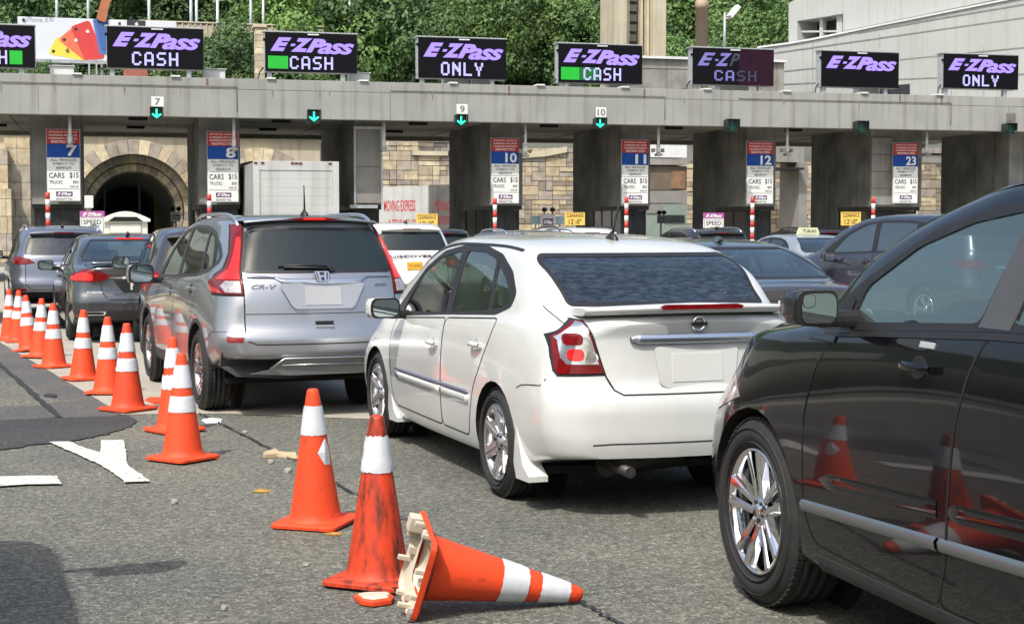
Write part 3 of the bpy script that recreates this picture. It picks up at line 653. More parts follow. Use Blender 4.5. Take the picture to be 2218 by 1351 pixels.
# red and white striped bollard poles
M_polered = mat('pole_red', (.5, .03, .025), .5, var=.15)
for (u, vt, lb) in [(103, 417, 'left of the lane 7 price board'), (453, 421, 'below the lane 8 price board'), (1072, 430, 'below the lane 10 price board'), (1357, 427, 'below the lane 11 price board, behind the white sedan'), (1630, 427, 'below the lane 12 price board'), (1892, 428, 'below the blank slab of the lane 23 pier')]:
    yy = 44.5; x, zt = XZ(u, vt, yy); zg = gz(yy)
    t = thing('striped_pole', 'red and white striped marker pole '+lb, 'marker pole', (x, yy, zg), group='striped marker poles on the islands')
    a = MB(); b = MB(); z = zt; k = 0
    while z > zg+.02:
        z2 = max(z-.19, zg) ; (a if k % 2 == 0 else b).cyl((x, yy, z2), (x, yy, z), .062, n=14); z = z2; k += 1
    a.build('red_band', M_polered, t, world=True); b.build('white_band', M_signwhite, t, world=True)

# small lane signs
def lane_sign(kind, u0, u1, v0, yy, lb, cat):
    x0, zt = XZ(u0, v0, yy); x1 = XZ(u1, v0, yy)[0]; w_ = x1-x0; zg = gz(yy)
    t = thing({'speed': 'speed_sign', 'clear': 'clearance_sign', 'ez': 'toll_tag_sign'}[kind], lb, cat, ((x0+x1)/2, yy, zg))
    mb = MB(); mb.cyl(((x0+x1)/2, yy+.05, zg), ((x0+x1)/2, yy+.05, zt-.1), .035, n=10); mb.build('post', M_steel, t, world=True)
    if kind == 'speed':
        h = w_*1.5; mb = MB(); mb.bbox(x0, x1, yy, yy+.03, zt-h, zt-w_*.26, .008); mb.build('panel', M_signwhite, t, world=True)
        mb = MB(); mb.bbox(x0-.005, x1+.005, yy-.001, yy+.03, zt-w_*.255, zt, .008); mb.build('header', M_purple, t, world=True)
        mb = MB(); ezpass(mb, x0+w_*.1, x1-w_*.1, zt-w_*.21, zt-w_*.06, yy-.004, .001); mb.build('wordmark', M_signwhite, t, world=True)
        mb = MB(); fit_text(mb, 'SPEED', x0+w_*.13, x1-w_*.13, zt-w_*.56, zt-w_*.37, yy-.003, 0, .008); fit_text(mb, 'LIMIT', x0+w_*.2, x1-w_*.2, zt-w_*.82, zt-w_*.63, yy-.003, 0, .008)
        fit_text(mb, '15', x0+w_*.25, x1-w_*.25, zt-w_*1.35, zt-w_*.9, yy-.003, 0, .02)
        for (a, b, c, d) in ((x0+.03, x1-.03, zt-w_*.31, zt-w_*.31+.012), (x0+.03, x0+.042, zt-h+.03, zt-w_*.31), (x1-.042, x1-.03, zt-h+.03, zt-w_*.31)): mb.box(a, b, yy-.003, yy+.002, c, d)
        mb.build('lettering', M_ink, t, world=True)
    if kind == 'clear':
        h = w_*.62; mb = MB(); mb.bbox(x0, x1, yy, yy+.03, zt-h, zt, .008); mb.build('panel', M_yellow, t, world=True)
        mb = MB(); fit_text(mb, 'CLEARANCE', x0+w_*.08, x1-w_*.08, zt-h*.38, zt-h*.12, yy-.003, 0, .004); fit_text(mb, "12'-0\"", x0+w_*.18, x1-w_*.18, zt-h*.9, zt-h*.52, yy-.003, 0, .012)
        mb.box(x0+.02, x1-.02, yy-.003, yy+.002, zt-.03, zt-.02); mb.build('lettering', M_ink, t, world=True)
    if kind == 'ez':
        h = w_*1.0; mb = MB(); mb.bbox(x0, x1, yy, yy+.05, zt-h, zt, .008); mb.build('panel', M_steel, t, world=True)
        mb = MB(); mb.box(x0+w_*.12, x1-w_*.12, yy-.003, yy+.002, zt-h*.78, zt-h*.3); mb.build('purple_panel', M_dpurple, t, world=True)
        mb = MB(); ezpass(mb, x0+w_*.18, x1-w_*.18, zt-h*.68, zt-h*.42, yy-.006, .001); mb.build('wordmark', M_signwhite, t, world=True)
        mb = MB(); 
        for q in (.2, .8): mb.cyl((x0+w_*q, yy, zt), (x0+w_*q, yy, zt+w_*.22), .02, n=8); mb.lathe([(0, -.12), (.07, -.12), (.085, 0), (.05, .06), (0, .06)], 12, 'y', Matrix.Translation((x0+w_*q, yy, zt+w_*.32)))
        mb.build('twin_lamp', M_dark, t, world=True)
lane_sign('speed', 173, 226, 457, 46.0, 'white speed limit sign with purple header left of the white bus', 'speed sign')
lane_sign('speed', 549, 599, 459, 46.0, 'speed limit sign, only its purple header showing above the silver SUV roof', 'speed sign')
lane_sign('speed', 1524, 1568, 461, 46.0, 'white speed limit sign with purple header left of the lane 12 booth', 'speed sign')
lane_sign('clear', 901, 948, 463, 46.0, 'yellow clearance sign in front of the moving company trailer', 'clearance sign')
lane_sign('clear', 1224, 1267, 460, 46.0, 'yellow clearance sign left of the lane 11 pier', 'clearance sign')
lane_sign('clear', 1822, 1865, 459, 46.0, 'yellow clearance sign above the dark wagon roof', 'clearance sign')
lane_sign('ez', 1173, 1202, 464, 50.0, 'small grey toll tag sign with twin lamps before the tan stone wall', 'toll sign')
lane_sign('ez', 370, 391, 459, 56.0, 'small grey toll tag sign with twin lamps at the right of the tunnel mouth', 'toll sign')
lane_sign('ez', 1424, 1441, 466, 56.0, 'small grey toll tag sign with twin lamps right of the lane 11 booth', 'toll sign')
for (u0, u1, v0, v1, yy) in ((1150, 1171, 467, 486, 50.3), (1204, 1222, 468, 486, 50.3)):
    x0, z1 = XZ(u0, v0, yy); x1, z0 = XZ(u1, v1, yy); t = thing('blue_board', 'small pale blue blank board '+('left' if u0 < 1180 else 'right')+' of the grey toll tag sign before the stone wall', 'board', ((x0+x1)/2, yy, gz(yy)))
    mb = MB(); mb.bbox(x0, x1, yy, yy+.03, z0, z1, .005); mb.build('panel', mat('pale_blue', (.30, .42, .5), .5, var=.1), t, world=True)
    mb = MB(); mb.cyl(((x0+x1)/2, yy+.05, gz(yy)), ((x0+x1)/2, yy+.05, z1-.1), .03, n=8); mb.build('post', M_steel, t, world=True)
# ------------------------------------------------------------------ stone walls behind the plaza
def stone_mat(name, base, contrast=.35):
    m = bpy.data.materials.new(name); m.use_nodes = True; n = m.node_tree.nodes; l = m.node_tree.links; b = n['Principled BSDF']
    at = n.new('ShaderNodeAttribute'); at.attribute_name = 'tone'
    cr = n.new('ShaderNodeValToRGB'); e = cr.color_ramp.elements
    e[0].position = 0; e[0].color = (base[0]*.58, base[1]*.54, base[2]*.55, 1); e[1].position = 1; e[1].color = (min(1, base[0]*1.3), min(1, base[1]*1.28), min(1, base[2]*1.2), 1)
    q = e.new(.35); q.color = (base[0]*.85, base[1]*.85, base[2]*.95, 1); q = e.new(.7); q.color = (base[0]*1.08, base[1]*.98, base[2]*.82, 1)
    l.new(at.outputs['Fac'], cr.inputs[0])
    tc = n.new('ShaderNodeTexCoord'); ns = n.new('ShaderNodeTexNoise'); ns.inputs['Scale'].default_value = 2.5; ns.inputs['Detail'].default_value = 8; l.new(tc.outputs['Object'], ns.inputs['Vector'])
    c2 = n.new('ShaderNodeValToRGB'); c2.color_ramp.elements[0].color = (.7, .68, .66, 1); c2.color_ramp.elements[1].color = (1.2, 1.2, 1.18, 1); c2.color_ramp.elements[0].position = .3; c2.color_ramp.elements[1].position = .7; l.new(ns.outputs[0], c2.inputs[0])
    mx = n.new('ShaderNodeMix'); mx.data_type = 'RGBA'; mx.blend_type = 'MULTIPLY'; mx.inputs[0].default_value = 1
    l.new(cr.outputs[0], mx.inputs[6]); l.new(c2.outputs[0], mx.inputs[7]); l.new(mx.outputs[2], b.inputs['Base Color']); b.inputs['Roughness'].default_value = .9
    bp = n.new('ShaderNodeBump'); bp.inputs['Strength'].default_value = .4; bp.inputs['Distance'].default_value = .03; l.new(ns.outputs[0], bp.inputs['Height']); l.new(bp.outputs[0], b.inputs['Normal'])
    return m
M_stw = stone_mat('tan_ashlar', (.43, .39, .305)); M_lime = stone_mat('pale_limestone', (.46, .42, .32)); M_limeg = stone_mat('sooty_limestone', (.33, .31, .255)); M_mort = mat('dark_mortar', (.10, .085, .065), .95, var=.2)
def ashlar(name, x0, x1, y, ztop, m, parent, seed, z0=None, cw=.38, chh=.25, rough=.05, gap=.03):
    """random ashlar: a grid of cells merged at random into blocks; ztop(x) is the wall's top"""
    rnd = random.Random(seed); z0 = gz(y)-.2 if z0 is None else z0
    nx = max(1, int(round((x1-x0)/cw))); cw = (x1-x0)/nx; zmax = max(ztop(x0+(x1-x0)*i/10) for i in range(11)); nz = int(math.ceil((zmax-z0)/chh))
    used = set(); mb = MB(); tones = []
    for j in range(nz):
        for i in range(nx):
            if (i, j) in used: continue
            bw, bh = rnd.choice([(1, 1), (2, 1), (2, 1), (1, 2), (2, 2), (3, 1), (1, 1), (3, 2)])
            while bw > 1 and any((i+a, j) in used or i+a >= nx for a in range(bw)): bw -= 1
            while bh > 1 and any((i+a, j+b) in used for a in range(bw) for b in range(bh)): bh -= 1
            for a in range(bw):
                for b in range(bh): used.add((i+a, j+b))
            jx, jz = rnd.uniform(-.03, .03), rnd.uniform(-.02, .02)
            a0, a1 = x0+i*cw, x0+(i+bw)*cw; b0, b1 = z0+j*chh, z0+(j+bh)*chh
            top = min(ztop(a0), ztop(a1))
            if b0 >= top-.05: continue
            b1 = min(b1, top); d = rnd.uniform(0, rough); g2 = gap/2
            k = len(mb.f); mb.box(a0+g2, a1-g2, y-.06-d, y+.02, b0+g2, b1-g2+jz*0); tones += [rnd.random()]*(len(mb.f)-k)
    o = mb.build(name, m, parent, world=True, recalc=False)
    at = o.data.attributes.new('tone', 'FLOAT', 'FACE'); at.data.foreach_set('value', tones)
    # wall core with the same top line
    mb = MB(); N = 24; pts = [(x0+(x1-x0)*i/N, ztop(x0+(x1-x0)*i/N)) for i in range(N+1)]
    mb.prism([(x0, z0)]+[(x1, z0)]+[(a, b-.04) for a, b in pts[::-1]], y, y+1.2); mb.build('wall_core', M_mort, parent, world=True)
    return o
def capstone(pts, y, parent, th=.22, m=None):
    mb = MB()
    for (a, b) in zip(pts[:-1], pts[1:]):
        mb.prism([(a[0], a[1]-th), (b[0]-.01, b[1]-th), (b[0]-.01, b[1]), (a[0], a[1])], y-.22, y+.4)
    return mb.build('coping', m or M_limep, parent, world=True)
M_limep = mat('coping_stone', (.50, .45, .33), .85, var=.12, vscale=1.5, bump=.2, bscale=8)
YW = 78.0
def lin(pts):
    def f(x):
        if x <= pts[0][0]: return pts[0][1]
        for (a, b) in zip(pts[:-1], pts[1:]):
            if x <= b[0]: return a[1]+(b[1]-a[1])*(x-a[0])/(b[0]-a[0])
        return pts[-1][1]
    return f
pw = [XZ(u, v, YW) for u, v in ((515, 330), (600, 316), (700, 308), (765, 306), (905, 306))]
wl = thing('stone_wall', 'tan random-block stone retaining wall behind the box truck and the lane 10 pier', 'stone wall', (pw[0][0], YW, gz(YW)))
pr = [XZ(u, v, YW) for u, v in ((905, 306), (960, 307), (1125, 322), (1230, 318), (1300, 318))]
f1 = lin(pw); ashlar('block_facing', pw[2][0], pw[-1][0], YW, f1, M_stw, wl, 3)
capstone([(p[0], p[1]+.02) for p in pw[2:-1]], YW, wl)
nich = XZ(905, 338, YW)[1]
f2 = lin([(pr[0][0], nich), (XZ(965, 0, YW)[0], nich), (XZ(966, 0, YW)[0], XZ(966, 322, YW)[1]), (pr[3][0], XZ(1228, 320, YW)[1])])
ashlar('block_facing', pr[0][0], pr[-1][0], YW, f2, M_stw, wl, 4)
capstone([(pr[0][0]-.3, nich+.25), (XZ(968, 0, YW)[0], nich+.25)], YW, wl)
capstone([XZ(1040, 324, YW), XZ(1125, 331, YW), XZ(1180, 327, YW), XZ(1226, 318, YW)], YW, wl, .3)
f3 = lin([(XZ(1300, 0, YW)[0], XZ(1300, 395, YW)[1]), (XZ(1500, 0, YW)[0], XZ(1500, 345, YW)[1]), (XZ(1700, 0, YW)[0], XZ(1700, 350, YW)[1]), (XZ(2300, 0, YW)[0], XZ(2300, 350, YW)[1])])
ashlar('block_facing', XZ(1300, 0, YW)[0], XZ(2300, 0, YW)[0], YW, f3, M_stw, wl, 5)
# higher terrace behind the niche
wt = thing('terrace_wall', 'grey block terrace wall above the tan stone wall beside the lane 10 pier', 'terrace wall', (XZ(900, 0, 83)[0], 83, 0))
x0, x1 = XZ(880, 0, 83)[0], XZ(1010, 0, 83)[0]
ashlar('block_facing', x0, x1, 83, lambda x: XZ(930, 290, 83)[1], stone_mat('grey_ashlar', (.26, .25, .22)), wt, 8)

# the white and green service building seen through lane 11
yy = 72.0
sb = thing('service_building', 'low service building with white upper wall, brown panels and green panels seen through lane 11', 'building', (XZ(1450, 0, yy)[0], yy, gz(yy)))
def pan(name, u0, u1, v0, v1, m, d=0, y=yy, par=sb):
    x0, z1 = XZ(u0, v0, y); x1, z0 = XZ(u1, v1, y); mb = MB(); mb.box(x0, x1, y-.1-d, y+2, z0, z1); return mb.build(name, m, par, world=True)
M_brownp = mat('brown_panel', (.13, .10, .075), .7, var=.4, vscale=.8, bump=.1)
M_greyp = mat('grey_panel', (.21, .205, .19), .7, var=.15, vscale=1)
pan('upper_wall', 1300, 1486, 300, 342, M_whitemetal); pan('ledge', 1300, 1486, 342.5, 358, M_slab, .2); pan('brown_wall', 1300, 1486, 358.5, 412, M_brownp)
pan('grey_wall', 1300, 1486, 412.5, 440, M_greyp, .05); pan('green_wall', 1300, 1486, 440.5, 520, M_tile, .02)
pan('window', 1436, 1480, 466, 482, M_booth, .08); pan('orange_panel', 1452, 1482, 370, 409, mat('orange_brown_panel', (.22, .13, .07), .7, var=.3), .04); pan('floor_band', 1398, 1430, 443, 462, M_greyp, .07)
# grey wall block through lane 12
yy2 = 74.0
pb = thing('grey_block', 'pale grey concrete wall block above the stone wall seen through lane 12', 'concrete wall', (XZ(1700, 0, yy2)[0], yy2, 0))
pan('wall', 1660, 1740, 300, 352, M_slab, 0, yy2, pb); pan('lintel', 1674, 1738, 363, 368, M_black, .15, yy2-.8, pb); pan('column', 1724, 1740, 352.5, 520, M_greyp, .3, yy2, pb)
pb2 = thing('grey_parapet', 'weathered grey parapet seen right of the lane 23 price board', 'parapet', (XZ(2100, 0, yy2)[0], yy2, 0))
pan('band', 1990, 2300, 320, 336, M_slab, 0, yy2, pb2); pan('lower_band', 1990, 2300, 336.5, 356, M_greyp, -.1, yy2, pb2)
# dirt back walls in lane 23 region stay as stone

# ------------------------------------------------------------------ tunnel portals
def voussoirs(cx, cz, r0, r1, y0, y1, n, a0=0., a1=math.pi, seed=1, gap=.012):
    mb = MB(); rnd = random.Random(seed); tones = []
    for i in range(n):
        b0, b1 = a0+(a1-a0)*i/n+gap/r1, a0+(a1-a0)*(i+1)/n-gap/r1; k = len(mb.f)
        K = 3; P = [(cx+r0*math.cos(b0+(b1-b0)*t/K), cz+r0*math.sin(b0+(b1-b0)*t/K)) for t in range(K+1)]+[(cx+r1*math.cos(b1-(b1-b0)*t/K), cz+r1*math.sin(b1-(b1-b0)*t/K)) for t in range(K+1)]
        mb.prism(P, y0-rnd.uniform(0, .02), y1); tones += [rnd.random()]*(len(mb.f)-k)
    return mb, tones
def toned(mb, tones, name, m, par):
    o = mb.build(name, m, par, world=True, recalc=False); at = o.data.attributes.new('tone', 'FLOAT', 'FACE'); at.data.foreach_set('value', tones)
    bm = bmesh.new(); bm.from_mesh(o.data); bmesh.ops.recalc_face_normals(bm, faces=bm.faces); bm.to_mesh(o.data); bm.free(); return o
YT = 92.0
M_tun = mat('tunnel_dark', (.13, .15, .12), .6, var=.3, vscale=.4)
def portal(name, label, uc, vc, upx, y, pil, seed, uL, uR, vtop):
    cx, cz = XZ(uc, vc, y); s = XZ(uc+upx, vc, y)[0]-cx     # opening radius
    zg = gz(y)-.3
    t = thing(name, label, 'tunnel portal', (cx, y, zg))
    mb, tn = voussoirs(cx, cz, s*1.38, s*1.72, y-.3, y+3, 21, -.12, math.pi+.12, seed); toned(mb, tn, 'outer_arch', M_lime, t)
    mb, tn = voussoirs(cx, cz, s*1.19, s*1.37, y+.9, y+4, 25, -.3, math.pi+.3, seed+1); toned(mb, tn, 'middle_arch', M_limeg, t)
    mb, tn = voussoirs(cx, cz, s*1.0, s*1.17, y+1.6, y+5, 27, -.5, math.pi+.5, seed+2); toned(mb, tn, 'inner_arch', M_lime, t)
    # bore
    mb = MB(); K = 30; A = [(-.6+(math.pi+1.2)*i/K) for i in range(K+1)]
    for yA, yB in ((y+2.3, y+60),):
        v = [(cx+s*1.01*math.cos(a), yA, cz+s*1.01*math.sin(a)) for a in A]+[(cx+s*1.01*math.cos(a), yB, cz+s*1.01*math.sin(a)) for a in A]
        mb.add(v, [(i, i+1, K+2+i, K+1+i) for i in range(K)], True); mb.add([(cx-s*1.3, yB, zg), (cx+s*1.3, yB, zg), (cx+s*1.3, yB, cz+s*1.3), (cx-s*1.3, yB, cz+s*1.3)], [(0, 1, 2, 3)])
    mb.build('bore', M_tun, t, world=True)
    # spandrel wall with the arch cut out
    x0, x1 = XZ(uL, 0, y)[0], XZ(uR, 0, y)[0]; zt = XZ(uc, vtop, y)[1]; r = s*1.71; N = 28
    mb = MB(); P = [(cx-r*math.cos(math.pi*i/N), cz+r*math.sin(math.pi*i/N)) for i in range(N+1)]
    for a, b in zip(P[:-1], P[1:]): mb.box(a[0], b[0], y, y+1, min(a[1], b[1]), zt)
    mb.box(x0, cx-r, y, y+1, zg, zt); mb.box(cx+r, x1, y, y+1, zg, zt)
    o = mb.build('spandrel', M_limew, t, world=True)
    mb = MB(); mb.box(x0-.3, x1+.3, y-.4, y+1.4, zt, zt+.6); mb.build('cornice', M_limep, t, world=True)
    mb = MB()
    for q in (s*1.17, s*1.37):
        for sg in (-1, 1): mb.box(min(cx+sg*q, cx+sg*(q+.9)), max(cx+sg*q, cx+sg*(q+.9)), y+(2.4 if q < s*1.3 else 1.2), y+5, zg, cz-s*.1)
    mb.build('jamb', M_limew, t, world=True)
    for (ua, ub, v0, dd) in pil:
        a, z1 = XZ(ua, v0, y-dd); b = XZ(ub, v0, y-dd)[0]; z = zg; mb = MB(); tn = []; rnd = random.Random(int(ua))
        while z < z1:
            zz = min(z+.95, z1); k = len(mb.f); xm = a+(b-a)*rnd.choice([.4, .5, .6]); mb.box(a+.01, xm-.01, y-dd, y-.001, z+.012, zz-.012); mb.box(xm+.01, b-.01, y-dd, y-.001, z+.012, zz-.012); tn += [rnd.random()*.6+.3]*(len(mb.f)-k); z = zz
        toned(mb, tn, 'pilaster', M_lime, t)
    return t
M_limew = mat('limestone_wall', (.44, .40, .30), .88, var=.12, vscale=.7, bump=.2, bscale=4, streak=.25)
portal('tunnel_portal', 'pale limestone tunnel mouth with three stepped arches seen through lane 7', 291, 460, 93, YT,
       [(-60, 16, 322, 3.0), (0, 24, 408, 4.0), (8, 64, 298, 2.2)], 5, -90, 452, 285)
portal('tunnel_portal', 'dark tunnel arch with a pale sloping stone rim mostly hidden behind the box truck', 560, 462, 82, 90.0, [], 9, 455, 700, 296)
p = XZ(190, 437, 90)
mb = MB(); mb.box(p[0]-.3, p[0]+.3, 89.9, 90, p[1]-.35, p[1]+.35); mb.box(p[0]-.03, p[0]+.03, 90.01, 90.06, gz(90), p[1]); tag(mb.build('white_notice', M_signwhite), 'small blank white notice on a post left of the tunnel mouth', 'notice')
p = XZ(188, 448, 52)

# ------------------------------------------------------------------ grey building upper right (facade line runs far-left to near-right)
M_pan = mat('pale_grey_cladding', (.40, .42, .41), .65, var=.06, vscale=.25, streak=.12)
M_pand = mat('cladding_joint', (.22, .23, .22), .8, var=.2)
def cray(u, v, Y):                                    # pixel at camera-frame depth Y
    d = ray(u, v); k = Y/(d.dot(Vector((math.sin(YAW), math.cos(YAW), 0)))); return C0+d*k
Bd = [(1392, 104.), (1710, 92.), (2300, 72.)]
def depth_at(u, off=0):
    # straight facade line in camera frame through (u=1710,Y=95) and (u=2218,Y=80)
    tA, tB = (1710-1109)/FPX, (2218-1109)/FPX; XA, XB = tA*95, tB*80
    t = (u-1109)/FPX; k = (XB-XA)/(80.-95.); return (XA-k*95+off)/(t-k)
def slab(name, pts, m, par, off=0., th=1.0):
    """extruded facade piece; pts are (u,v) on the facade plane moved back by off"""
    P = [cray(u, v, depth_at(u, off)) for u, v in pts]; n = len(P)
    a, b = cray(1710, 100, depth_at(1710)), cray(2218, 100, depth_at(2218)); d = (b-a); d.z = 0; d.normalize(); nn = Vector((-d.y, d.x, 0))
    if nn.y < 0: nn = -nn
    mb = MB(); mb.add(P+[p+nn*th for p in P], [tuple(range(n)), tuple(range(2*n-1, n-1, -1))]+[(i, (i+1) % n, n+(i+1) % n, n+i) for i in range(n)])
    return mb.build(name, m, par, world=True)
p = cray(1900, 300, depth_at(1900))
gb = thing('grey_building', 'pale grey clad ramp building with sloping bands and a balcony opening, upper right', 'building', (p.x, p.y, 0))
slab('upper_storey', [(1708, 8), (1726, -3), (1760, -20), (2350, -150), (2350, -40), (1826, 68), (1826, 30), (1727, 46), (1727, 88), (1708, 93)], M_pan, gb, .6, 9)
slab('opening_back', [(1720, 30), (1830, 20), (1830, 75), (1720, 95)], M_booth, gb, 2.6, .3)
slab('balcony_rail', [(1727, 67), (1822, 66), (1822, 70), (1727, 71)], M_pan, gb, 1.0, .2)
slab('balcony_post', [(1775, 38), (1782, 37), (1782, 80), (1775, 81)], M_pan, gb, 1.0, .3)
slab('balcony_post', [(1812, 30), (1824, 29), (1824, 72), (1812, 74)], M_pan, gb, .9, .3)
slab('ramp_wall', [(1640, 103), (1708, 94), (1760, 85), (1900, 56), (2350, -35), (2350, 260), (1640, 260)], M_pan, gb, 0, 8)
for (a, b) in (((1640, 120), (2350, 20)), ((1640, 160), (2350, 90)), ((1640, 185), (2350, 155))):
    slab('band_joint', [(a[0], a[1]-1.2), (b[0], b[1]-1.2), (b[0], b[1]+1.6), (a[0], a[1]+1.6)], M_pand, gb, -.03, .05)
slab('gutter_line', [(1858, 70), (2040, 38), (2218, 8), (2218, 11), (2040, 41), (1858, 73)], M_pand, gb, -.04, .06)
slab('coping', [(1640, 101), (1708, 92), (1760, 83), (1900, 54), (2350, -37), (2350, -33), (1900, 58), (1760, 87), (1708, 96), (1640, 105)], M_whitemetal, gb, -.12, .3)
for u in (1760, 1905, 2060, 2130): slab('panel_seam', [(u, 95 if u < 1850 else 75), (u+1.3, 95 if u < 1850 else 75), (u+1.3, 250), (u, 250)], M_pand, gb, -.015, .03)
slab('window', [(1905, 188), (1970, 182), (1970, 204), (1905, 204)], M_booth, gb, -.05, .1)
mb = MB()
ge = thing('concrete_block', 'plain grey concrete block house rising between two message signs behind the canopy', 'concrete block', (XZ(1450, 0, 82)[0], 82, 0))
x0, z1 = XZ(1388, 127, 82); x1, z0 = XZ(1500, 215, 82); xm = XZ(1446, 0, 82)[0]
mb.bbox(x0, xm-.01, 82, 88, 0, z1, .03); mb.bbox(xm+.01, XZ(1700, 0, 82)[0], 82, 88, 0, z1, .03); mb.build('wall', M_slab, ge, world=True)
mb = MB(); mb.box(x0-.1, XZ(1700, 0, 82)[0]+.1, 81.8, 88.1, z1+.001, z1+.14); mb.build('coping', M_whitemetal, ge, world=True)
mb = MB(); zz = XZ(1400, 148, 82)[1]; mb.box(x0, XZ(1500, 0, 82)[0], 81.97, 81.999, zz, zz+.04); mb.build('band_joint', M_pand, ge, world=True)

# ------------------------------------------------------------------ limestone tower, rusty stack, poles
yy = 92.0
tw = thing('stone_tower', 'tall pale limestone tower with a ribbed recess, behind the lane 10 message sign', 'tower', (XZ(1388, 0, yy)[0], yy, 0))
zt = XZ(1388, -120, yy)[1]
def tb(u0, u1, y0, y1): return (XZ(u0, 60, yy)[0], XZ(u1, 60, yy)[0], y0, y1, 0, zt)
mb = MB()
for a in ((1332, 1358, yy, yy+3), (1415, 1443, yy, yy+3)): mb.bbox(*tb(*a), .03)
mb.box(*tb(1358, 1415, yy+2, yy+3)); mb.build('shaft', M_limew, tw, world=True)
mb = MB()
for a in ((1361, 1367, yy+.6, yy+2), (1371, 1375, yy+1.0, yy+2), (1399, 1404, yy+1.0, yy+2), (1408, 1413, yy+.6, yy+2)): mb.box(*tb(*a))
mb.build('rib', M_limep, tw, world=True)
mb = MB()
for i in range(14):
    z0 = XZ(1388, 150-i*22, yy)[1]; x0, x1 = XZ(1376, 0, yy)[0], XZ(1398, 0, yy)[0]; mb.box(x0+.05, x1-.05, yy+1.5, yy+1.95, z0, z0+.42)
mb.build('grille', M_greyp, tw, world=True)
yy = 66.0; x, zt = XZ(1521, -30, yy)
st = thing('chimney_stack', 'rust streaked round metal stack with a collar, right of the limestone tower', 'chimney', (x, yy, 0)); z2 = XZ(1521, 12, yy)[1]
r = (XZ(1534, 0, yy)[0]-XZ(1508, 0, yy)[0])/2*.98
mb = MB(); mb.lathe([(r, 0), (r, z2-.2), (r*1.02, z2-.2), (r*1.1, z2), (r*1.1, z2+.15), (r*.95, z2+.22), (r*.95, zt), (0, zt)], 24, M=Matrix.Translation((x, yy, 0)))
mb.build('stack', mat('rusty_galvanised', (.42, .39, .33), .7, 0., col2=(.34, .20, .11), vscale=.8, stretch=(3, 3, .35), bump=.1), st, world=True)
mb = MB(); zc = XZ(1521, 97, yy)[1]; mb.lathe([(r, zc-.25), (r*1.12, zc-.25), (r*1.12, zc-.15), (r, zc-.15)], 24, M=Matrix.Translation((x, yy, 0))); mb.build('collar', M_steel, st, world=True)
def pole(name, lab, cat, u, vt, vb, y, r, m, extra=None, grp='tall thin poles beyond the canopy'):
    x, zt = XZ(u, vt, y); zb = XZ(u, vb, y)[1]; t = thing(name, lab, cat, (x, y, zb), group=grp)
    mb = MB(); mb.cyl((x, y, zb), (x, y, zt), r*1.15, r*.85, 10); mb.build('shaft', m, t, world=True)
    mb = MB(); mb.bbox(x-.25, x+.25, y-.25, y+.25, zb-.1, zb+.25, .03); mb.build('footing', M_slab, t, world=True)
    if extra: extra(x, y, zt, t)
    return t
def flood(x, y, zt, t):
    mb = MB(); M = Matrix.Translation((x+.45, y-.1, zt+.05)) @ Matrix.Rotation(R_(-50), 4, 'Y'); mb.bbox(-.38, .38, -.25, .25, -.12, .12, .04, M=M); mb.build('floodlight', M_whitemetal, t, world=True)
    mb = MB(); mb.tube([(x, y, zt-.3), (x+.4, y, zt-.3), (x+.42, y, zt)], .04); mb.tube([(x-.02, y, zt-2.9), (x-.5, y, zt-2.5), (x-1.0, y, zt-2.3), (x-1.6, y, zt-2.3)], .05); mb.build('arm', M_whitemetal, t, world=True)
pole('floodlight_pole', 'grey pole with a tilted white floodlight and a curved arm, right of the rusty stack', 'light pole', 1570, 28, 125, 75, .07, M_steel, flood, 'floodlight poles')
def lamp2(x, y, zt, t):
    mb = MB(); mb.tube([(x-.9, y, zt+.15), (x, y, zt), (x+.9, y, zt+.15)], .04); mb.bbox(x-1.5, x-.8, y-.12, y+.12, zt+.1, zt+.25, .04); mb.bbox(x+.8, x+1.5, y-.12, y+.12, zt+.1, zt+.25, .04); mb.build('lamp_head', M_whitemetal, t, world=True)
M_pp = mat('pale_pole', (.5, .56, .58), .5, .2, var=.1)
for (u, vt, vb, lab, ex) in ((122, -60, 34, 'rising over the left half of the billboard', None), (190, -60, 34, 'rising over the billboard left of the arm', None), (322, -50, 60, 'rising over the dark phone picture', None),
                             (413, -40, 42, 'behind the white car on the overpass', None), (425, -40, 58, 'just right of the white car on the overpass', None), (471, 2, 47, 'with a double lamp head above the overpass', lamp2),
                             (570, -30, 66, 'at the left end of the third message sign', None), (757, -20, 74, 'behind the right end of the third message sign', None), (543, -20, 50, 'dark and thin above the overpass wall', None)):
    pole('light_pole', 'thin tall pole '+lab, 'light pole', u, vt, vb+60, 121, .12, M_steel if u in (543, 570) else M_pp, ex)

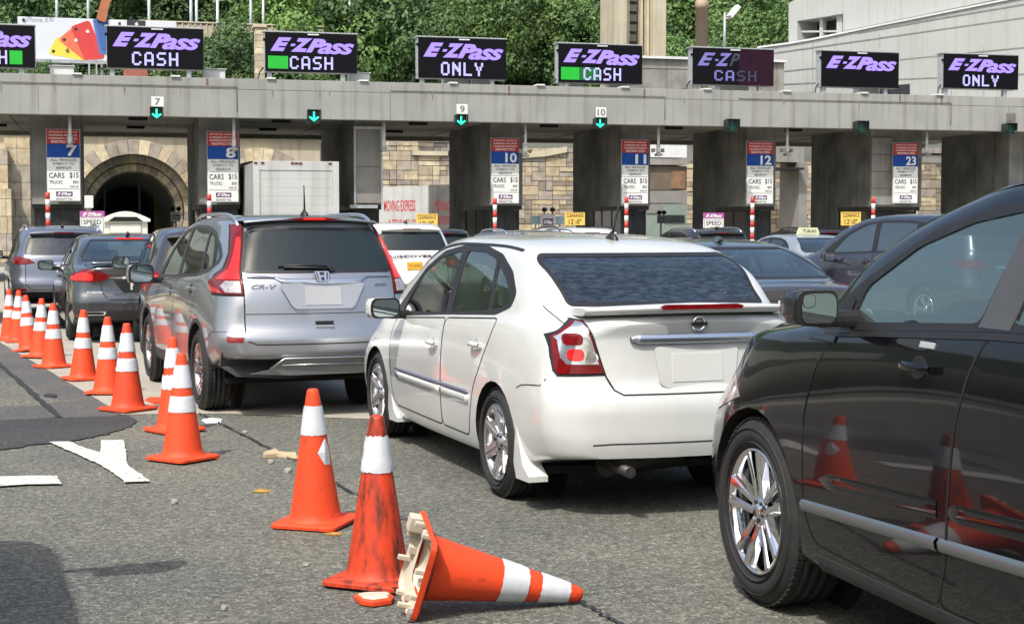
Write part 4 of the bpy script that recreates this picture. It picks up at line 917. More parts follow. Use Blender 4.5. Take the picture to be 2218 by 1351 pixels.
# ------------------------------------------------------------------ billboard
yy = 112.0
x0, z1 = XZ(38, 36, yy); x1 = XZ(381, 36, yy)[0]; z0 = XZ(38, 127, yy)[1]
bb = thing('billboard', 'white phone advertisement billboard with fanned coloured phones and an arm reaching above it', 'billboard', ((x0+x1)/2, yy, 0))
M_bb = mat('billboard_white', (.62, .66, .72), .5, var=.03, vscale=.4)
mb = MB(); mb.bbox(x0, x1, yy, yy+.35, z0, z1, .03); mb.build('board', M_bb, bb, world=True)
mb = MB(); mb.box(x0-.1, x1+.1, yy-.5, yy+.2, z0-.28, z0-.05)
for i in range(5): xx = x0+.8+i*2.4; mb.box(xx, xx+.12, yy+.36, yy+.5, 0, z1); mb.box(xx, xx+.08, yy-.9, yy, z0-.35, z0-.281)
mb.build('walkway', M_steel, bb, world=True)
def onb(u, v): return XZ(u, v, yy)
def phone(uc, vc, w_, h_, ang, m, k, name='phone_picture'):
    cx, cz = onb(uc, vc); s = (onb(1, 0)[0]-onb(0, 0)[0]); w_, h_ = w_*s, h_*s; c, q = math.cos(R_(ang)), math.sin(R_(ang)); r = w_*.16; P = []
    for (sx, sz, a0) in ((1, 1, 0), (-1, 1, 90), (-1, -1, 180), (1, -1, 270)):
        for t in range(5): a = R_(a0+90*t/4); P.append((sx*(w_/2-r)+r*math.cos(a), sz*(h_/2-r)+r*math.sin(a)))
    P = [(cx+x*c-z*q, cz+x*q+z*c) for x, z in P]
    P = [(min(max(a, x0+.02), x1-.02), min(max(b, z0+.01), z1-.01)) for a, b in P]
    mb = MB(); mb.prism(P, yy-.012-k*.008, yy-.001); o = mb.build(name, m, bb, world=True)
    L = (-w_*.28, h_*.40); a, b = cx+L[0]*c-L[1]*q, cz+L[0]*q+L[1]*c
    mb = MB(); mb.lathe([(0, 0), (w_*.09, 0)], 12, 'y', Matrix.Translation((a, yy-.016-k*.008, b))); mb.build('camera_dot', M_ink, bb, world=True)
    return o
P_ = lambda nm, c: mat(nm, c, .5, var=.06)
phone(152, 118, 44, 88, 62, P_('print_yellow', (.75, .6, .08)), 0); phone(172, 105, 44, 90, 42, P_('print_coral', (.72, .16, .08)), 1); phone(190, 92, 46, 92, 22, P_('print_red', (.60, .05, .05)), 2)
phone(224, 78, 34, 84, 10, P_('print_navy', (.10, .16, .42)), 3); phone(226, 76, 26, 74, 10, P_('print_blue', (.05, .12, .34)), 4)
phone(249, 52, 40, 44, 0, P_('print_white', (.75, .76, .76)), 1); phone(295, 56, 42, 44, 0, P_('print_black', (.03, .035, .04)), 1)
def logo(uc, vc, s, m, k):
    cx, cz = onb(uc, vc); mb = MB(); N = 20; s *= (onb(1, 0)[0]-onb(0, 0)[0])
    P = [(cx+s*.5*math.cos(2*math.pi*i/N)*(1-.12*(abs(math.sin(2*math.pi*i/N)) > .9)), cz+s*.5*math.sin(2*math.pi*i/N)*(1-.1*(abs(math.sin(2*math.pi*i/N)) > .93))) for i in range(N)]
    P = [(min(a, cx+s*.36) if abs(b-cz-.08*s) < s*.2 else a, b) for a, b in P]
    mb.prism(P, yy-.06-k, yy-.001-k); mb.prism([(cx, cz+s*.52), (cx+s*.16, cz+s*.86), (cx+s*.18, cz+s*.6)], yy-.06-k, yy-.001-k)
    mb.build('fruit_logo', m, bb, world=True)
logo(51, 44, 7, M_ink, 0); logo(259, 52, 7, M_ink, 0); logo(296, 53, 8, M_signwhite, 0); logo(190, 69, 8, M_signwhite, 0); logo(165, 88, 8, M_signwhite, 0); logo(146, 110, 8, mat('print_brown', (.2, .12, .03), .6, var=.1), 0)
mb = MB(); a, b = onb(57, 48), onb(105, 38); fit_text(mb, 'iPhone X', a[0], b[0], a[1], b[1], yy-.004); a, b = onb(107, 47), onb(116, 38)
for (p, q, r, s) in ((a[0], b[0], a[1], a[1]+.03), (a[0], b[0], b[1]-.03, b[1]), (a[0], a[0]+.03, a[1], b[1]), (b[0]-.03, b[0], a[1], b[1])): mb.box(p, q, yy-.004, yy, r, s)
fit_text(mb, 'R', a[0]+.07, b[0]-.07, a[1]+.06, b[1]-.06, yy-.005); mb.build('advert_lettering', mat('advert_grey_ink', (.22, .23, .25), .6, var=.05), bb, world=True)
pts = [(209, 41), (214, 20), (222, -10), (232, -60), (262, -60), (250, -10), (237, 10), (231, 42), (228, 49), (218, 47)]
mb = MB(); mb.prism([onb(*q) for q in pts], yy-.20, yy-.06); mb.build('arm_cutout', mat('print_skin', (.45, .17, .08), .6, col2=(.30, .10, .04), vscale=1.5, stretch=(1, 1, .4)), bb, world=True)

# ------------------------------------------------------------------ overpass with cars, left of centre
yy = 119.0
ov = thing('overpass', 'tan overpass parapet with square posts crossing behind the message signs on the left', 'overpass', (XZ(450, 0, yy)[0], yy, 0))
x0 = XZ(300, 0, yy)[0]; x1 = XZ(700, 0, yy)[0]; za, zb = XZ(380, 49, yy)[1], XZ(380, 38, yy)[1]-1.48
mb = MB(); mb.box(x0, x1, yy, yy+.4, zb, za-.12)
for i in range(30): xx = x0+i*.45; mb.box(xx, xx+.12, yy-.06, yy+.46, zb, za)
mb.build('parapet', M_limew, ov, world=True)
mb = MB(); mb.box(x0, x1, yy-.1, yy+.5, za+.001, za+.1); mb.build('coping', M_limep, ov, world=True)
mb = MB(); mb.box(x0, x1, yy+.01, yy+9, zb-1.3, zb-.001); mb.build('deck', M_slab, ov, world=True)
mb = MB(); 
for i in range(5): xx = x0+1+i*2.9; mb.box(xx, xx+.8, yy+.5, yy+2, 0, zb-1.3)
mb.build('support', M_limew, ov, world=True)
OVZ = zb-.001
sp = thing('stone_pillar', 'tan stone pillar standing left of the third message sign', 'pillar', (XZ(561, 0, 98)[0], 98, 0))
mb = MB(); x0, z1 = XZ(553, 60, 98); x1 = XZ(573, 60, 98)[0]; z = 0; tn = []
rnd = random.Random(5)
while z < z1:
    k = len(mb.f); mb.box(x0, x1-.012, 98, 98.9, z+.01, min(z+.4, z1)); tn += [rnd.random()*.7+.3]*(len(mb.f)-k); z += .41
toned(mb, tn, 'shaft', M_lime, sp)
mb = MB(); mb.bbox(x0-.12, x1+.12, 97.9, 99, z1+.01, z1+.18, .03); mb.build('cap', M_limep, sp, world=True)

# ------------------------------------------------------------------ wooded hillside
M_hill = mat('hill_undergrowth', (.020, .032, .012), .95, var=.5, vscale=.3, bump=1, bscale=1.5)
mb = MB(); nx, ny = 40, 16; vs = []; rnd = random.Random(2)
def hillz(x, y):
    t = (y-120)/130.; return gz(90)+max(0, 9+t*(46+max(-6, min(10, (x+5)*.35))))+1.2*math.sin(x*.21+1)*min(1, max(0, t*5))
for j in range(ny+1):
    for i in range(nx+1):
        x = -120+300*i/nx; y = 124+140*j/ny; vs.append((x, y, hillz(x, y)))
mb.add(vs, [(j*(nx+1)+i, j*(nx+1)+i+1, (j+1)*(nx+1)+i+1, (j+1)*(nx+1)+i) for j in range(ny) for i in range(nx)], True)
h = mb.build('hill', M_hill, recalc=False); struct(h)

def leaf_mat(name, c1, c2):
    m = bpy.data.materials.new(name); m.use_nodes = True; n = m.node_tree.nodes; l = m.node_tree.links; b = n['Principled BSDF']
    at = n.new('ShaderNodeAttribute'); at.attribute_name = 'tone'
    cr = n.new('ShaderNodeValToRGB'); cr.color_ramp.elements[0].color = (*c1, 1); cr.color_ramp.elements[1].color = (*c2, 1); l.new(at.outputs['Fac'], cr.inputs[0])
    oi = n.new('ShaderNodeObjectInfo'); hs = n.new('ShaderNodeHueSaturation'); mr = n.new('ShaderNodeMapRange'); mr.inputs[3].default_value = .75; mr.inputs[4].default_value = 1.25
    l.new(oi.outputs['Random'], mr.inputs[0]); l.new(mr.outputs[0], hs.inputs['Value']); l.new(cr.outputs[0], hs.inputs['Color']); l.new(hs.outputs[0], b.inputs['Base Color'])
    b.inputs['Roughness'].default_value = .6
    tr = n.new('ShaderNodeBsdfTranslucent'); l.new(hs.outputs[0], tr.inputs[0]); mx = n.new('ShaderNodeMixShader'); mx.inputs[0].default_value = .25
    l.new(b.outputs[0], mx.inputs[1]); l.new(tr.outputs[0], mx.inputs[2]); l.new(mx.outputs[0], n['Material Output'].inputs[0]); return m
M_leaf = leaf_mat('foliage', (.060, .124, .034), (.19, .31, .078))
M_leaf2 = leaf_mat('foliage_dark', (.040, .090, .030), (.130, .225, .066))
M_bark = mat('bark', (.09, .07, .05), .9, var=.3, vscale=8, bump=.6, bscale=12)
def make_crown(seed, R=4.2, nclump=95, nleaf=95, ls=.20):
    rnd = random.Random(seed); vs = []; fs = []; tone = []
    for c in range(nclump):
        th = rnd.uniform(0, 2*math.pi); ph = math.acos(rnd.uniform(-.55, 1)); rr = R*rnd.uniform(.45, 1.0)**.6
        C = Vector((rr*math.sin(ph)*math.cos(th), rr*math.sin(ph)*math.sin(th), rr*.95*math.cos(ph)+R*.9)); cr_ = rnd.uniform(.6, 1.25)*R*.31; ct = rnd.random()
        for k in range(nleaf):
            d = Vector((rnd.gauss(0, 1), rnd.gauss(0, 1), rnd.gauss(0, .75)+.2)).normalized(); p = C+d*cr_*rnd.uniform(.65, 1.12)
            s = ls*rnd.uniform(.5, 1.5); n = (d*1.3+Vector((rnd.uniform(-1, 1), rnd.uniform(-1, 1), rnd.uniform(-.3, 1)))).normalized()
            a = n.orthogonal().normalized(); b = n.cross(a); q = rnd.uniform(0, 6.28); a, b = a*math.cos(q)+b*math.sin(q), b*math.cos(q)-a*math.sin(q)
            o = len(vs); vs += [p-a*s, p+b*s*.55, p+a*s, p-b*s*.55]; fs.append((o, o+1, o+2, o+3)); tone.append(min(1, max(0, ct*.65+rnd.random()*.4)))
    me = bpy.data.meshes.new('crown'); me.from_pydata([tuple(v) for v in vs], [], fs); at = me.attributes.new('tone', 'FLOAT', 'FACE'); at.data.foreach_set('value', tone)
    return me
def make_trunk(seed, h=5, r=.28):
    rnd = random.Random(seed); mb = MB(); mb.cyl((0, 0, -1), (0, 0, h*.7), r, r*.55, 10)
    for k in range(6):
        a = rnd.uniform(0, 6.28); z = h*rnd.uniform(.4, .7); L = rnd.uniform(1.8, 3.2); p = Vector((0, 0, z)); q = p+Vector((math.cos(a)*L*.6, math.sin(a)*L*.6, L*.7)); mb.cyl(p, q, r*.4, r*.15, 7)
    return mb
crowns = []
for i in range(5):
    me = make_crown(20+i, R=5.4, nclump=50 if i < 3 else 44, nleaf=300, ls=.185); me.materials.append(M_leaf if i < 3 else M_leaf2); crowns.append(me)
tm = make_trunk(3).build('trunk', M_bark); tmesh = tm.data; bpy.data.objects.remove(tm)
rows = []
rnd = random.Random(77)
spots = []
for row, (y, du) in enumerate(((126, 118), (134, 114), (144, 108), (156, 104), (170, 98), (186, 92))):
    u = -60+rnd.uniform(0, 60)
    while u < 1780:
        spots.append((u+rnd.uniform(-20, 20), y+rnd.uniform(-2.5, 2.5), row)); u += du*rnd.uniform(.85, 1.15)
above = [(0, 'at the far left edge'), (120, 'above the left half of the billboard'), (260, 'above the arm of the billboard'), (400, 'above the white car on the overpass'), (520, 'left of the third message sign'), (670, 'above the third message sign'),
         (830, 'between the third and fourth message signs'), (1000, 'above the fourth message sign'), (1150, 'between the fourth and fifth message signs'), (1290, 'left of the limestone tower'), (1390, 'hidden partly by the limestone tower'), (1475, 'between the limestone tower and the rusty stack'), (1560, 'behind the floodlight pole'), (1660, 'left of the grey building'), (1760, 'at the corner of the grey building')]
rown = ['lowest', 'low', 'mid slope', 'upper slope', 'high', 'topmost']
seen = {}
spots += [(470, 108, 8), (535, 110, 8), (85, 106, 9), (395, 111, 9), (655, 112, 9)]
for (u, y, row) in spots:
    x = XZ(u, 200, y)[0]; z = hillz(x, y) if row < 8 else 0
    k = rnd.choice([0, 1, 2, 0, 1, 2, 3, 4]) if u > 520 else rnd.choice([2, 3, 4, 3])
    s = rnd.uniform(.75, 1.15)
    if row == 0 and u < 560: s *= .6; z -= 2.5
    if u < 90: s *= .62
    # trees must not cover the billboard or overpass: those stand in front of them
    if row >= 8: s = .62 if row == 8 else .5; z = XZ(u, 66 if row == 8 else 138, y)[1]-11.0*s
    reg = min(above, key=lambda q: abs(q[0]-u)); adj = ['bright green leafy', 'mid green full', 'fresh green broad', 'dark green dense', 'deep green shady'][k]; sz = 'large' if s > 1.0 else ('medium' if s > .85 else 'smaller')
    rn = rown[row] if row < 6 else 'isolated'
    lb = f'{rn} {sz} {adj} tree {reg[1]}'
    if lb in seen:
        seen[lb] += 1; side = ['rounder', 'looser', 'fuller', 'taller'][min(3, seen[lb]-2)]; lb = f'{side} {lb}'
    else: seen[lb] = 1
    t = thing('hillside_tree', lb, 'tree', (x, y, z), rnd.uniform(0, 6.28), 'trees on the wooded hillside'); t.scale = (s, s, s*rnd.uniform(.9, 1.15))
    for me, nm in ((crowns[k], 'crown'), (tmesh, 'trunk')):
        o = bpy.data.objects.new(nm, me); COL.objects.link(o); o.parent = t
# ------------------------------------------------------------------ car builder (local frame: +y forward, origin on the ground under the rear axle)
def pchip(pts):
    xs = [p[0] for p in pts]; ys = [p[1] for p in pts]; n = len(xs)
    h = [xs[i+1]-xs[i] for i in range(n-1)]; d = [(ys[i+1]-ys[i])/h[i] for i in range(n-1)]; m = [0]*n; m[0] = d[0]; m[-1] = d[-1]
    for i in range(1, n-1): m[i] = 0 if d[i-1]*d[i] <= 0 else 2*d[i-1]*d[i]/(d[i-1]+d[i])
    def f(x):
        if x <= xs[0]: return ys[0]
        if x >= xs[-1]: return ys[-1]
        i = 0
        while x > xs[i+1]: i += 1
        t = (x-xs[i])/h[i]; t2, t3 = t*t, t*t*t
        return (2*t3-3*t2+1)*ys[i]+(t3-2*t2+t)*h[i]*m[i]+(-2*t3+3*t2)*ys[i+1]+(t3-t2)*h[i]*m[i+1]
    return f
def bspline(P, n):
    """clamped cubic b-spline through 2-D control polygon"""
    Q = [P[0], P[0]]+list(P)+[P[-1], P[-1]]; segs = len(Q)-3; out = []
    for i in range(n):
        s = segs*i/(n-1); k = min(int(s), segs-1); t = s-k; a, b, c, d = Q[k:k+4]
        w0 = (1-t)**3/6; w1 = (3*t**3-6*t*t+4)/6; w2 = (-3*t**3+3*t*t+3*t+1)/6; w3 = t**3/6
        out.append((a[0]*w0+b[0]*w1+c[0]*w2+d[0]*w3, a[1]*w0+b[1]*w1+c[1]*w2+d[1]*w3))
    return out
def roundpoly(P, r, n=4):
    out = []; N = len(P)
    for i in range(N):
        a, b, c = Vector(P[i-1]), Vector(P[i]), Vector(P[(i+1) % N]); u, v = (a-b), (c-b); k = min(r, u.length*.45, v.length*.45); p, q = b+u.normalized()*k, b+v.normalized()*k
        for t in range(n+1): s = t/n; out.append(tuple(p*(1-s)**2+b*2*s*(1-s)+q*s*s))
    return out
def inset(P, d):
    """move a roughly convex polygon's edges inward by d"""
    N = len(P); ar = sum(P[i-1][0]*P[i][1]-P[i][0]*P[i-1][1] for i in range(N)); sg = 1 if ar > 0 else -1; out = []
    for i in range(N):
        a, b, c = Vector(P[i-1]), Vector(P[i]), Vector(P[(i+1) % N]); u = (b-a).normalized(); v = (c-b).normalized()
        n1 = Vector((-u.y, u.x))*sg; n2 = Vector((-v.y, v.x))*sg; m = (n1+n2); k = m.length
        m = n1 if k < .3 else m/k; out.append(tuple(b+m*d/max(.45, m.dot(n1))))
    return out
def inpoly(P, x, y):
    c = False; j = len(P)-1
    for i in range(len(P)):
        if (P[i][1] > y) != (P[j][1] > y) and x < (P[j][0]-P[i][0])*(y-P[i][1])/(P[j][1]-P[i][1])+P[i][0]: c = not c
        j = i
    return c
class Car:
    def __init__(s, spec, ny=84, ns=46):
        s.P = spec; s.ny = ny; s.ns = ns; s.build_shell(); s.parts = {}
    def build_shell(s):
        P = s.P; L0, L1 = P['rear'], P['front']; H = {k: pchip(P[k]) for k in ('ztop', 'zsh', 'wmx', 'wsh', 'zbot')}
        s.H = H
        ys = []; n = s.ny
        ends = [0, .012, .03, .055, .09, .13, .18, .24]
        ys = [L0+e for e in ends]; inner = n-2*len(ends); a, b = L0+.3, L1-.3
        ys += [a+(b-a)*i/(inner-1) for i in range(inner)]; ys += [L1-e for e in ends[::-1]]
        Rr, Rf = P.get('Rr', .16), P.get('Rf', .30); tail, nose = pchip(P['tail']), pchip(P['nose']); tumble = P.get('tumble', .36); TL = P.get('TL', .8); NL = P.get('NL', .8)
        bow_r, bow_f = P.get('bow_r', .10), P.get('bow_f', .22); zc = P.get('zc', .62); tw = P.get('taper', 0)
        W0 = P['W']
        def section(y):
            zb, ws, zs, wb, zt = H['zbot'](y), H['wmx'](y), H['zsh'](y), H['wsh'](y), H['ztop'](y)
            h = max(zt-zs, .015); g = smooth01((h-.05)/.25); zr = zs+h*(.90*g+.45*(1-g)); wr = wb-(zr-zs)*tumble-.03*g-(1-g)*.10
            zm = min(zc, zb+.65*(zs-zb))
            pts = [(0, zb), (ws*.7, zb), (ws-.07, zb), (ws-.035, zb+.012), (ws-.015, zb+.10), (ws, zb+.45*(zm-zb)), (ws+.008, zm), (ws*.6+wb*.4+.016, zm+.45*(zs-zm)), (wb+.028, zs-.07), (wb+.006, zs-.012), (wb-.012, zs+.012*g+.004)]
            for t in (.25, .5, .75): pts.append((wb-.012+(wr-wb+.012)*t+.012*g*math.sin(math.pi*t), zs+.01+(zr-zs-.01)*t))
            pts += [(wr, zr), (wr-.05*g-.04, zr+.55*(zt-zr)), (wr*.68, zt-.22*(zt-zr)), (wr*.34, zt-.03*(zt-zr)), (0, zt)]
            return pts
        rings = []
        for y in ys:
            S = bspline(section(y), s.ns); dr, df = y-L0, L1-y; wm = H['wmx'](y)
            k = 1.
            if dr < Rr: k = (wm-(Rr-math.sqrt(max(0, Rr*Rr-(Rr-dr)**2))))/wm
            if df < Rf: k = min(k, (wm-(Rf-math.sqrt(max(0, Rf*Rf-(Rf-df)**2))))/wm)
            Kr = 1-smooth01(dr/TL); Kf = 1-smooth01(df/NL); ring = []
            for x, z in S: ring.append((x*k, y+(tail(z)+bow_r*(x*k/W0*1)**2*1)*Kr-(nose(z)+bow_f*(x*k/W0)**2)*Kf, z))
            rings.append(ring)
        bm = bmesh.new(); ns = s.ns
        def cap(ring, y0, fn, bow, sg):
            out = []
            for k in (.92, .78, .6, .4, .2, 0): out.append([(x*k, y0+sg*(fn(z)+bow*(x*k/W0)**2), z) for x, _, z in ring])
            return out
        rear = cap(rings[0], L0, tail, bow_r, 1)[::-1]; front = cap(rings[-1], L1, nose, bow_f, -1)
        full = rear+rings+front
        cols = []
        for ring in full:
            row = [bm.verts.new(p) for p in ring]+[bm.verts.new((-p[0], p[1], p[2])) for p in ring]
            cols.append(row)
        for i in range(len(full)-1):
            for j in range(ns-1):
                for o, fl in ((0, False), (ns, True)):
                    q = [cols[i][o+j], cols[i+1][o+j], cols[i+1][o+j+1], cols[i][o+j+1]]
                    try: bm.faces.new(q[::-1] if fl else q)
                    except ValueError: pass
        bmesh.ops.remove_doubles(bm, verts=bm.verts, dist=.0008)
        bmesh.ops.dissolve_degenerate(bm, edges=bm.edges, dist=.0004)
        bmesh.ops.recalc_face_normals(bm, faces=bm.faces)
        c = sum((f.calc_center_median().dot(f.normal) for f in bm.faces)) 
        if c < 0: bmesh.ops.reverse_faces(bm, faces=bm.faces)
        # wheel arches
        s.bm = bm; s.lay = bm.faces.layers.int.new('rid'); bm.normal_update(); s.names = ['body']
        s.arch_edges = []
        for yc, r, zc_ in P['arches']:
            for sg in (-1, 1):
                N = 26; poly = [(yc+r*math.cos(2*math.pi*i/N), zc_+r*math.sin(2*math.pi*i/N)) for i in range(N)]
                poly = [(a, b) for a, b in poly]
                fs = s.cut(poly, 'L' if sg < 0 else 'R', xmin=.45, norm=False)
                bd = [e for f in fs for e in f.edges if any(g not in fs for g in e.link_faces)]
                bd = list({e for e in bd}); 
                bmesh.ops.delete(bm, geom=list(fs), context='FACES_ONLY')
                s.arch_edges.append(([((e.verts[0].co.copy(), e.verts[1].co.copy())) for e in bd if e.is_valid], sg, yc, r, zc_))
        loose = [e for e in bm.edges if not e.link_faces]; bmesh.ops.delete(bm, geom=loose, context='EDGES')
        bm.normal_update()
        s.bvh = BVHTree.FromBMesh(bm)
    def proj(s, c, side): return (c.y, c.z) if side in 'LR' else ((c.x, c.z) if side in 'BF' else (c.x, c.y))
    def ok(s, f, side, xmin, nmin, norm):
        c = f.calc_center_median(); n = f.normal
        if side == 'L': return c.x < -xmin and (not norm or n.x < -nmin)
        if side == 'R': return c.x > xmin and (not norm or n.x > nmin)
        if side == 'B': return n.y < -nmin
        if side == 'F': return n.y > nmin
        return n.z > nmin
    def cut(s, poly, side, xmin=.3, nmin=.12, norm=True, lim=None):
        bm = s.bm; ax = [p[0] for p in poly]; az = [p[1] for p in poly]; m = .005; x0, x1, z0, z1 = min(ax)-m, max(ax)+m, min(az)-m, max(az)+m
        cand = []
        for f in bm.faces:
            pv = [s.proj(v.co, side) for v in f.verts]
            if max(p[0] for p in pv) < x0 or min(p[0] for p in pv) > x1 or max(p[1] for p in pv) < z0 or min(p[1] for p in pv) > z1: continue
            if not s.ok(f, side, xmin, nmin, norm): continue
            if lim and not lim(f.calc_center_median()): continue
            cand.append(f)
        cand = set(cand); N = len(poly)
        for i in range(N):
            a, b = poly[i-1], poly[i]; d = Vector((b[0]-a[0], b[1]-a[1]))
            if d.length < 1e-5: continue
            n2 = Vector((-d.y, d.x)).normalized()
            if side in 'LR': co = (0, a[0], a[1]); no = (0, n2.x, n2.y)
            elif side in 'BF': co = (a[0], 0, a[1]); no = (n2.x, 0, n2.y)
            else: co = (a[0], a[1], 0); no = (n2.x, n2.y, 0)
            ex0, ex1, ez0, ez1 = min(a[0], b[0])-.002, max(a[0], b[0])+.002, min(a[1], b[1])-.002, max(a[1], b[1])+.002
            sub = []
            for f in cand:
                pv = [s.proj(v.co, side) for v in f.verts]
                if max(p[0] for p in pv) < ex0 or min(p[0] for p in pv) > ex1 or max(p[1] for p in pv) < ez0 or min(p[1] for p in pv) > ez1: continue
                sd = [(p[0]-a[0])*n2.x+(p[1]-a[1])*n2.y for p in pv]
                if min(sd) < -1e-5 and max(sd) > 1e-5: sub.append(f)
            if not sub: continue
            for f in sub: cand.discard(f)
            geom = sub+list({e for f in sub for e in f.edges})+list({v for f in sub for v in f.verts})
            r = bmesh.ops.bisect_plane(bm, geom=geom, plane_co=co, plane_no=no, dist=1e-5)
            for g in r['geom']:
                if isinstance(g, bmesh.types.BMFace): cand.add(g)
        out = set()
        for f in cand:
            if not f.is_valid: continue
            c = s.proj(f.calc_center_median(), side)
            if inpoly(poly, c[0], c[1]): out.add(f)
        return out
    def region(s, name, poly, side, **k):
        """assign faces to a named region; side 'S' = both flanks, poly in (y,z); 'B'/'F' poly in (x,z) with mir for both halves"""
        jobs = []
        if side == 'S': jobs = [(poly, 'L'), (poly, 'R')]
        elif k.pop('mir', False): jobs = [(poly, side), ([(-a, b) for a, b in poly], side)]
        else: jobs = [(poly, side)]
        for pl, sd in jobs:
            fs = s.cut(pl, sd, **k); s.names.append(name); i = len(s.names)-1
            only = None
            for f in fs: f[s.lay] = i
    def flush(s, root, table, body_mat, body_name='body'):
        """turn regions into child meshes. table: name -> (material, object name, offset, wall material or None, parent object name)"""
        bm = s.bm; bm.normal_update(); vn = {v: v.normal.copy() for v in bm.verts}
        groups = {}
        for f in bm.faces: groups.setdefault(f[s.lay], []).append(f)
        made = {}
        for rid in sorted(groups):
            nm = s.names[rid]; m, on, off = (body_mat, body_name, 0) if rid == 0 else table[nm][:3]
            fs = groups[rid]; idx = {}; vs = []; nn = []; F = []; sm = []
            for f in fs:
                row = []
                for v in f.verts:
                    if v not in idx: idx[v] = len(vs); vs.append(v.co+vn[v]*off); nn.append(vn[v])
                    row.append(idx[v])
                F.append(row); sm.append(True)
            nbase = len(vs)
            if off:
                st = set(fs)
                for f in fs:
                    fv = list(f.verts)
                    for a, b in zip(fv, fv[1:]+fv[:1]):
                        e = bm.edges.get((a, b))
                        if e and any(g not in st for g in e.link_faces) or (e and len(e.link_faces) == 1):
                            k = len(vs); o2 = -.004 if off > 0 else .0
                            vs += [a.co+vn[a]*off, b.co+vn[b]*off, b.co+vn[b]*o2, a.co+vn[a]*o2]
                            fn = (vs[k+1]-vs[k]).cross(vs[k+2]-vs[k]); fn = fn.normalized() if fn.length > 0 else vn[a]
                            fn = -fn; nn += [fn]*4; F.append([k+3, k+2, k+1, k]); sm.append(False)
            me = bpy.data.meshes.new(on); me.from_pydata([tuple(v) for v in vs], [], F)
            for i, p in enumerate(me.polygons): p.use_smooth = True
            try: me.normals_split_custom_set_from_vertices([tuple(n) for n in nn])
            except Exception: pass
            me.materials.append(m); o = bpy.data.objects.new(on, me); COL.objects.link(o); o.parent = root
            if rid and len(table[nm]) > 3 and table[nm][3] in made: o.parent = made[table[nm][3]]
            made.setdefault(on, o)
        s.made = made
        # arch liners
        for edges, sg, yc, r, zc_ in s.arch_edges:
            mb = MB(); xi = sg*(s.P['W']-.34)
            for a, b in edges: mb.quad(a, b, (xi, b.y, b.z), (xi, a.y, a.z))
            N = 24; mb.add([(xi, yc, zc_)]+[(xi, yc+r*1.02*math.cos(2*math.pi*i/N), zc_+r*1.02*math.sin(2*math.pi*i/N)) for i in range(N)], [(0, 1+i, 1+(i+1) % N) for i in range(N)])
            mb.build('wheel_arch', M_dark, root, recalc=False)
        bm.free()
        return made
    def hit(s, side, a, b):
        if side in ('L', 'R'): o, d = Vector((-3 if side == 'L' else 3, a, b)), Vector((1 if side == 'L' else -1, 0, 0))
        elif side in ('B', 'F'): o, d = Vector((a, -6 if side == 'B' else 8, b)), Vector((0, 1 if side == 'B' else -1, 0))
        else: o, d = Vector((a, b, 4)), Vector((0, 0, -1))
        r = s.bvh.ray_cast(o, d)
        if r[0] is None: return o+d*2, -d
        n = r[1]
        if n.dot(d) > 0: n = -n
        return r[0], n
    def ribbon(s, mb, pts, side, w=.006, off=.0015, step=.04, close=False):
        Q = []
        if close: pts = list(pts)+[pts[0]]
        for a, b in zip(pts[:-1], pts[1:]):
            L = math.hypot(b[0]-a[0], b[1]-a[1]); k = max(1, int(L/step))
            Q += [(a[0]+(b[0]-a[0])*i/k, a[1]+(b[1]-a[1])*i/k) for i in range(k)]
        Q.append(pts[-1]); H = [s.hit(side, *q) for q in Q]; vs = []
        for i, (p, n) in enumerate(H):
            t = (H[min(i+1, len(H)-1)][0]-H[max(i-1, 0)][0]); t = t.normalized() if t.length > 1e-6 else Vector((0, 0, 1)); q = n.cross(t).normalized()*w/2
            vs += [p+q+n*off, p-q+n*off]
        mb.add(vs, [(2*i, 2*i+1, 2*i+3, 2*i+2) for i in range(len(H)-1) if (H[i+1][0]-H[i][0]).length < step*6], True)
    def ribbons(s, mb, pts, **k):
        for sd in 'LR': s.ribbon(mb, pts, sd, **k)
    def frame(s, side, a, b, up=(0, 0, 1)):
        p, n = s.hit(side, a, b); z = Vector(up); z = (z-n*z.dot(n)).normalized(); x = z.cross(n)
        # local x right (as seen from outside), local z up, local -y outward
        M = Matrix.Identity(4); xx = -x
        xr = n.cross(z)*-1
        M.col[0] = (*(z.cross(n)), 0); M.col[1] = (*(-n), 0); M.col[2] = (*z, 0); M.col[3] = (*p, 1); return M

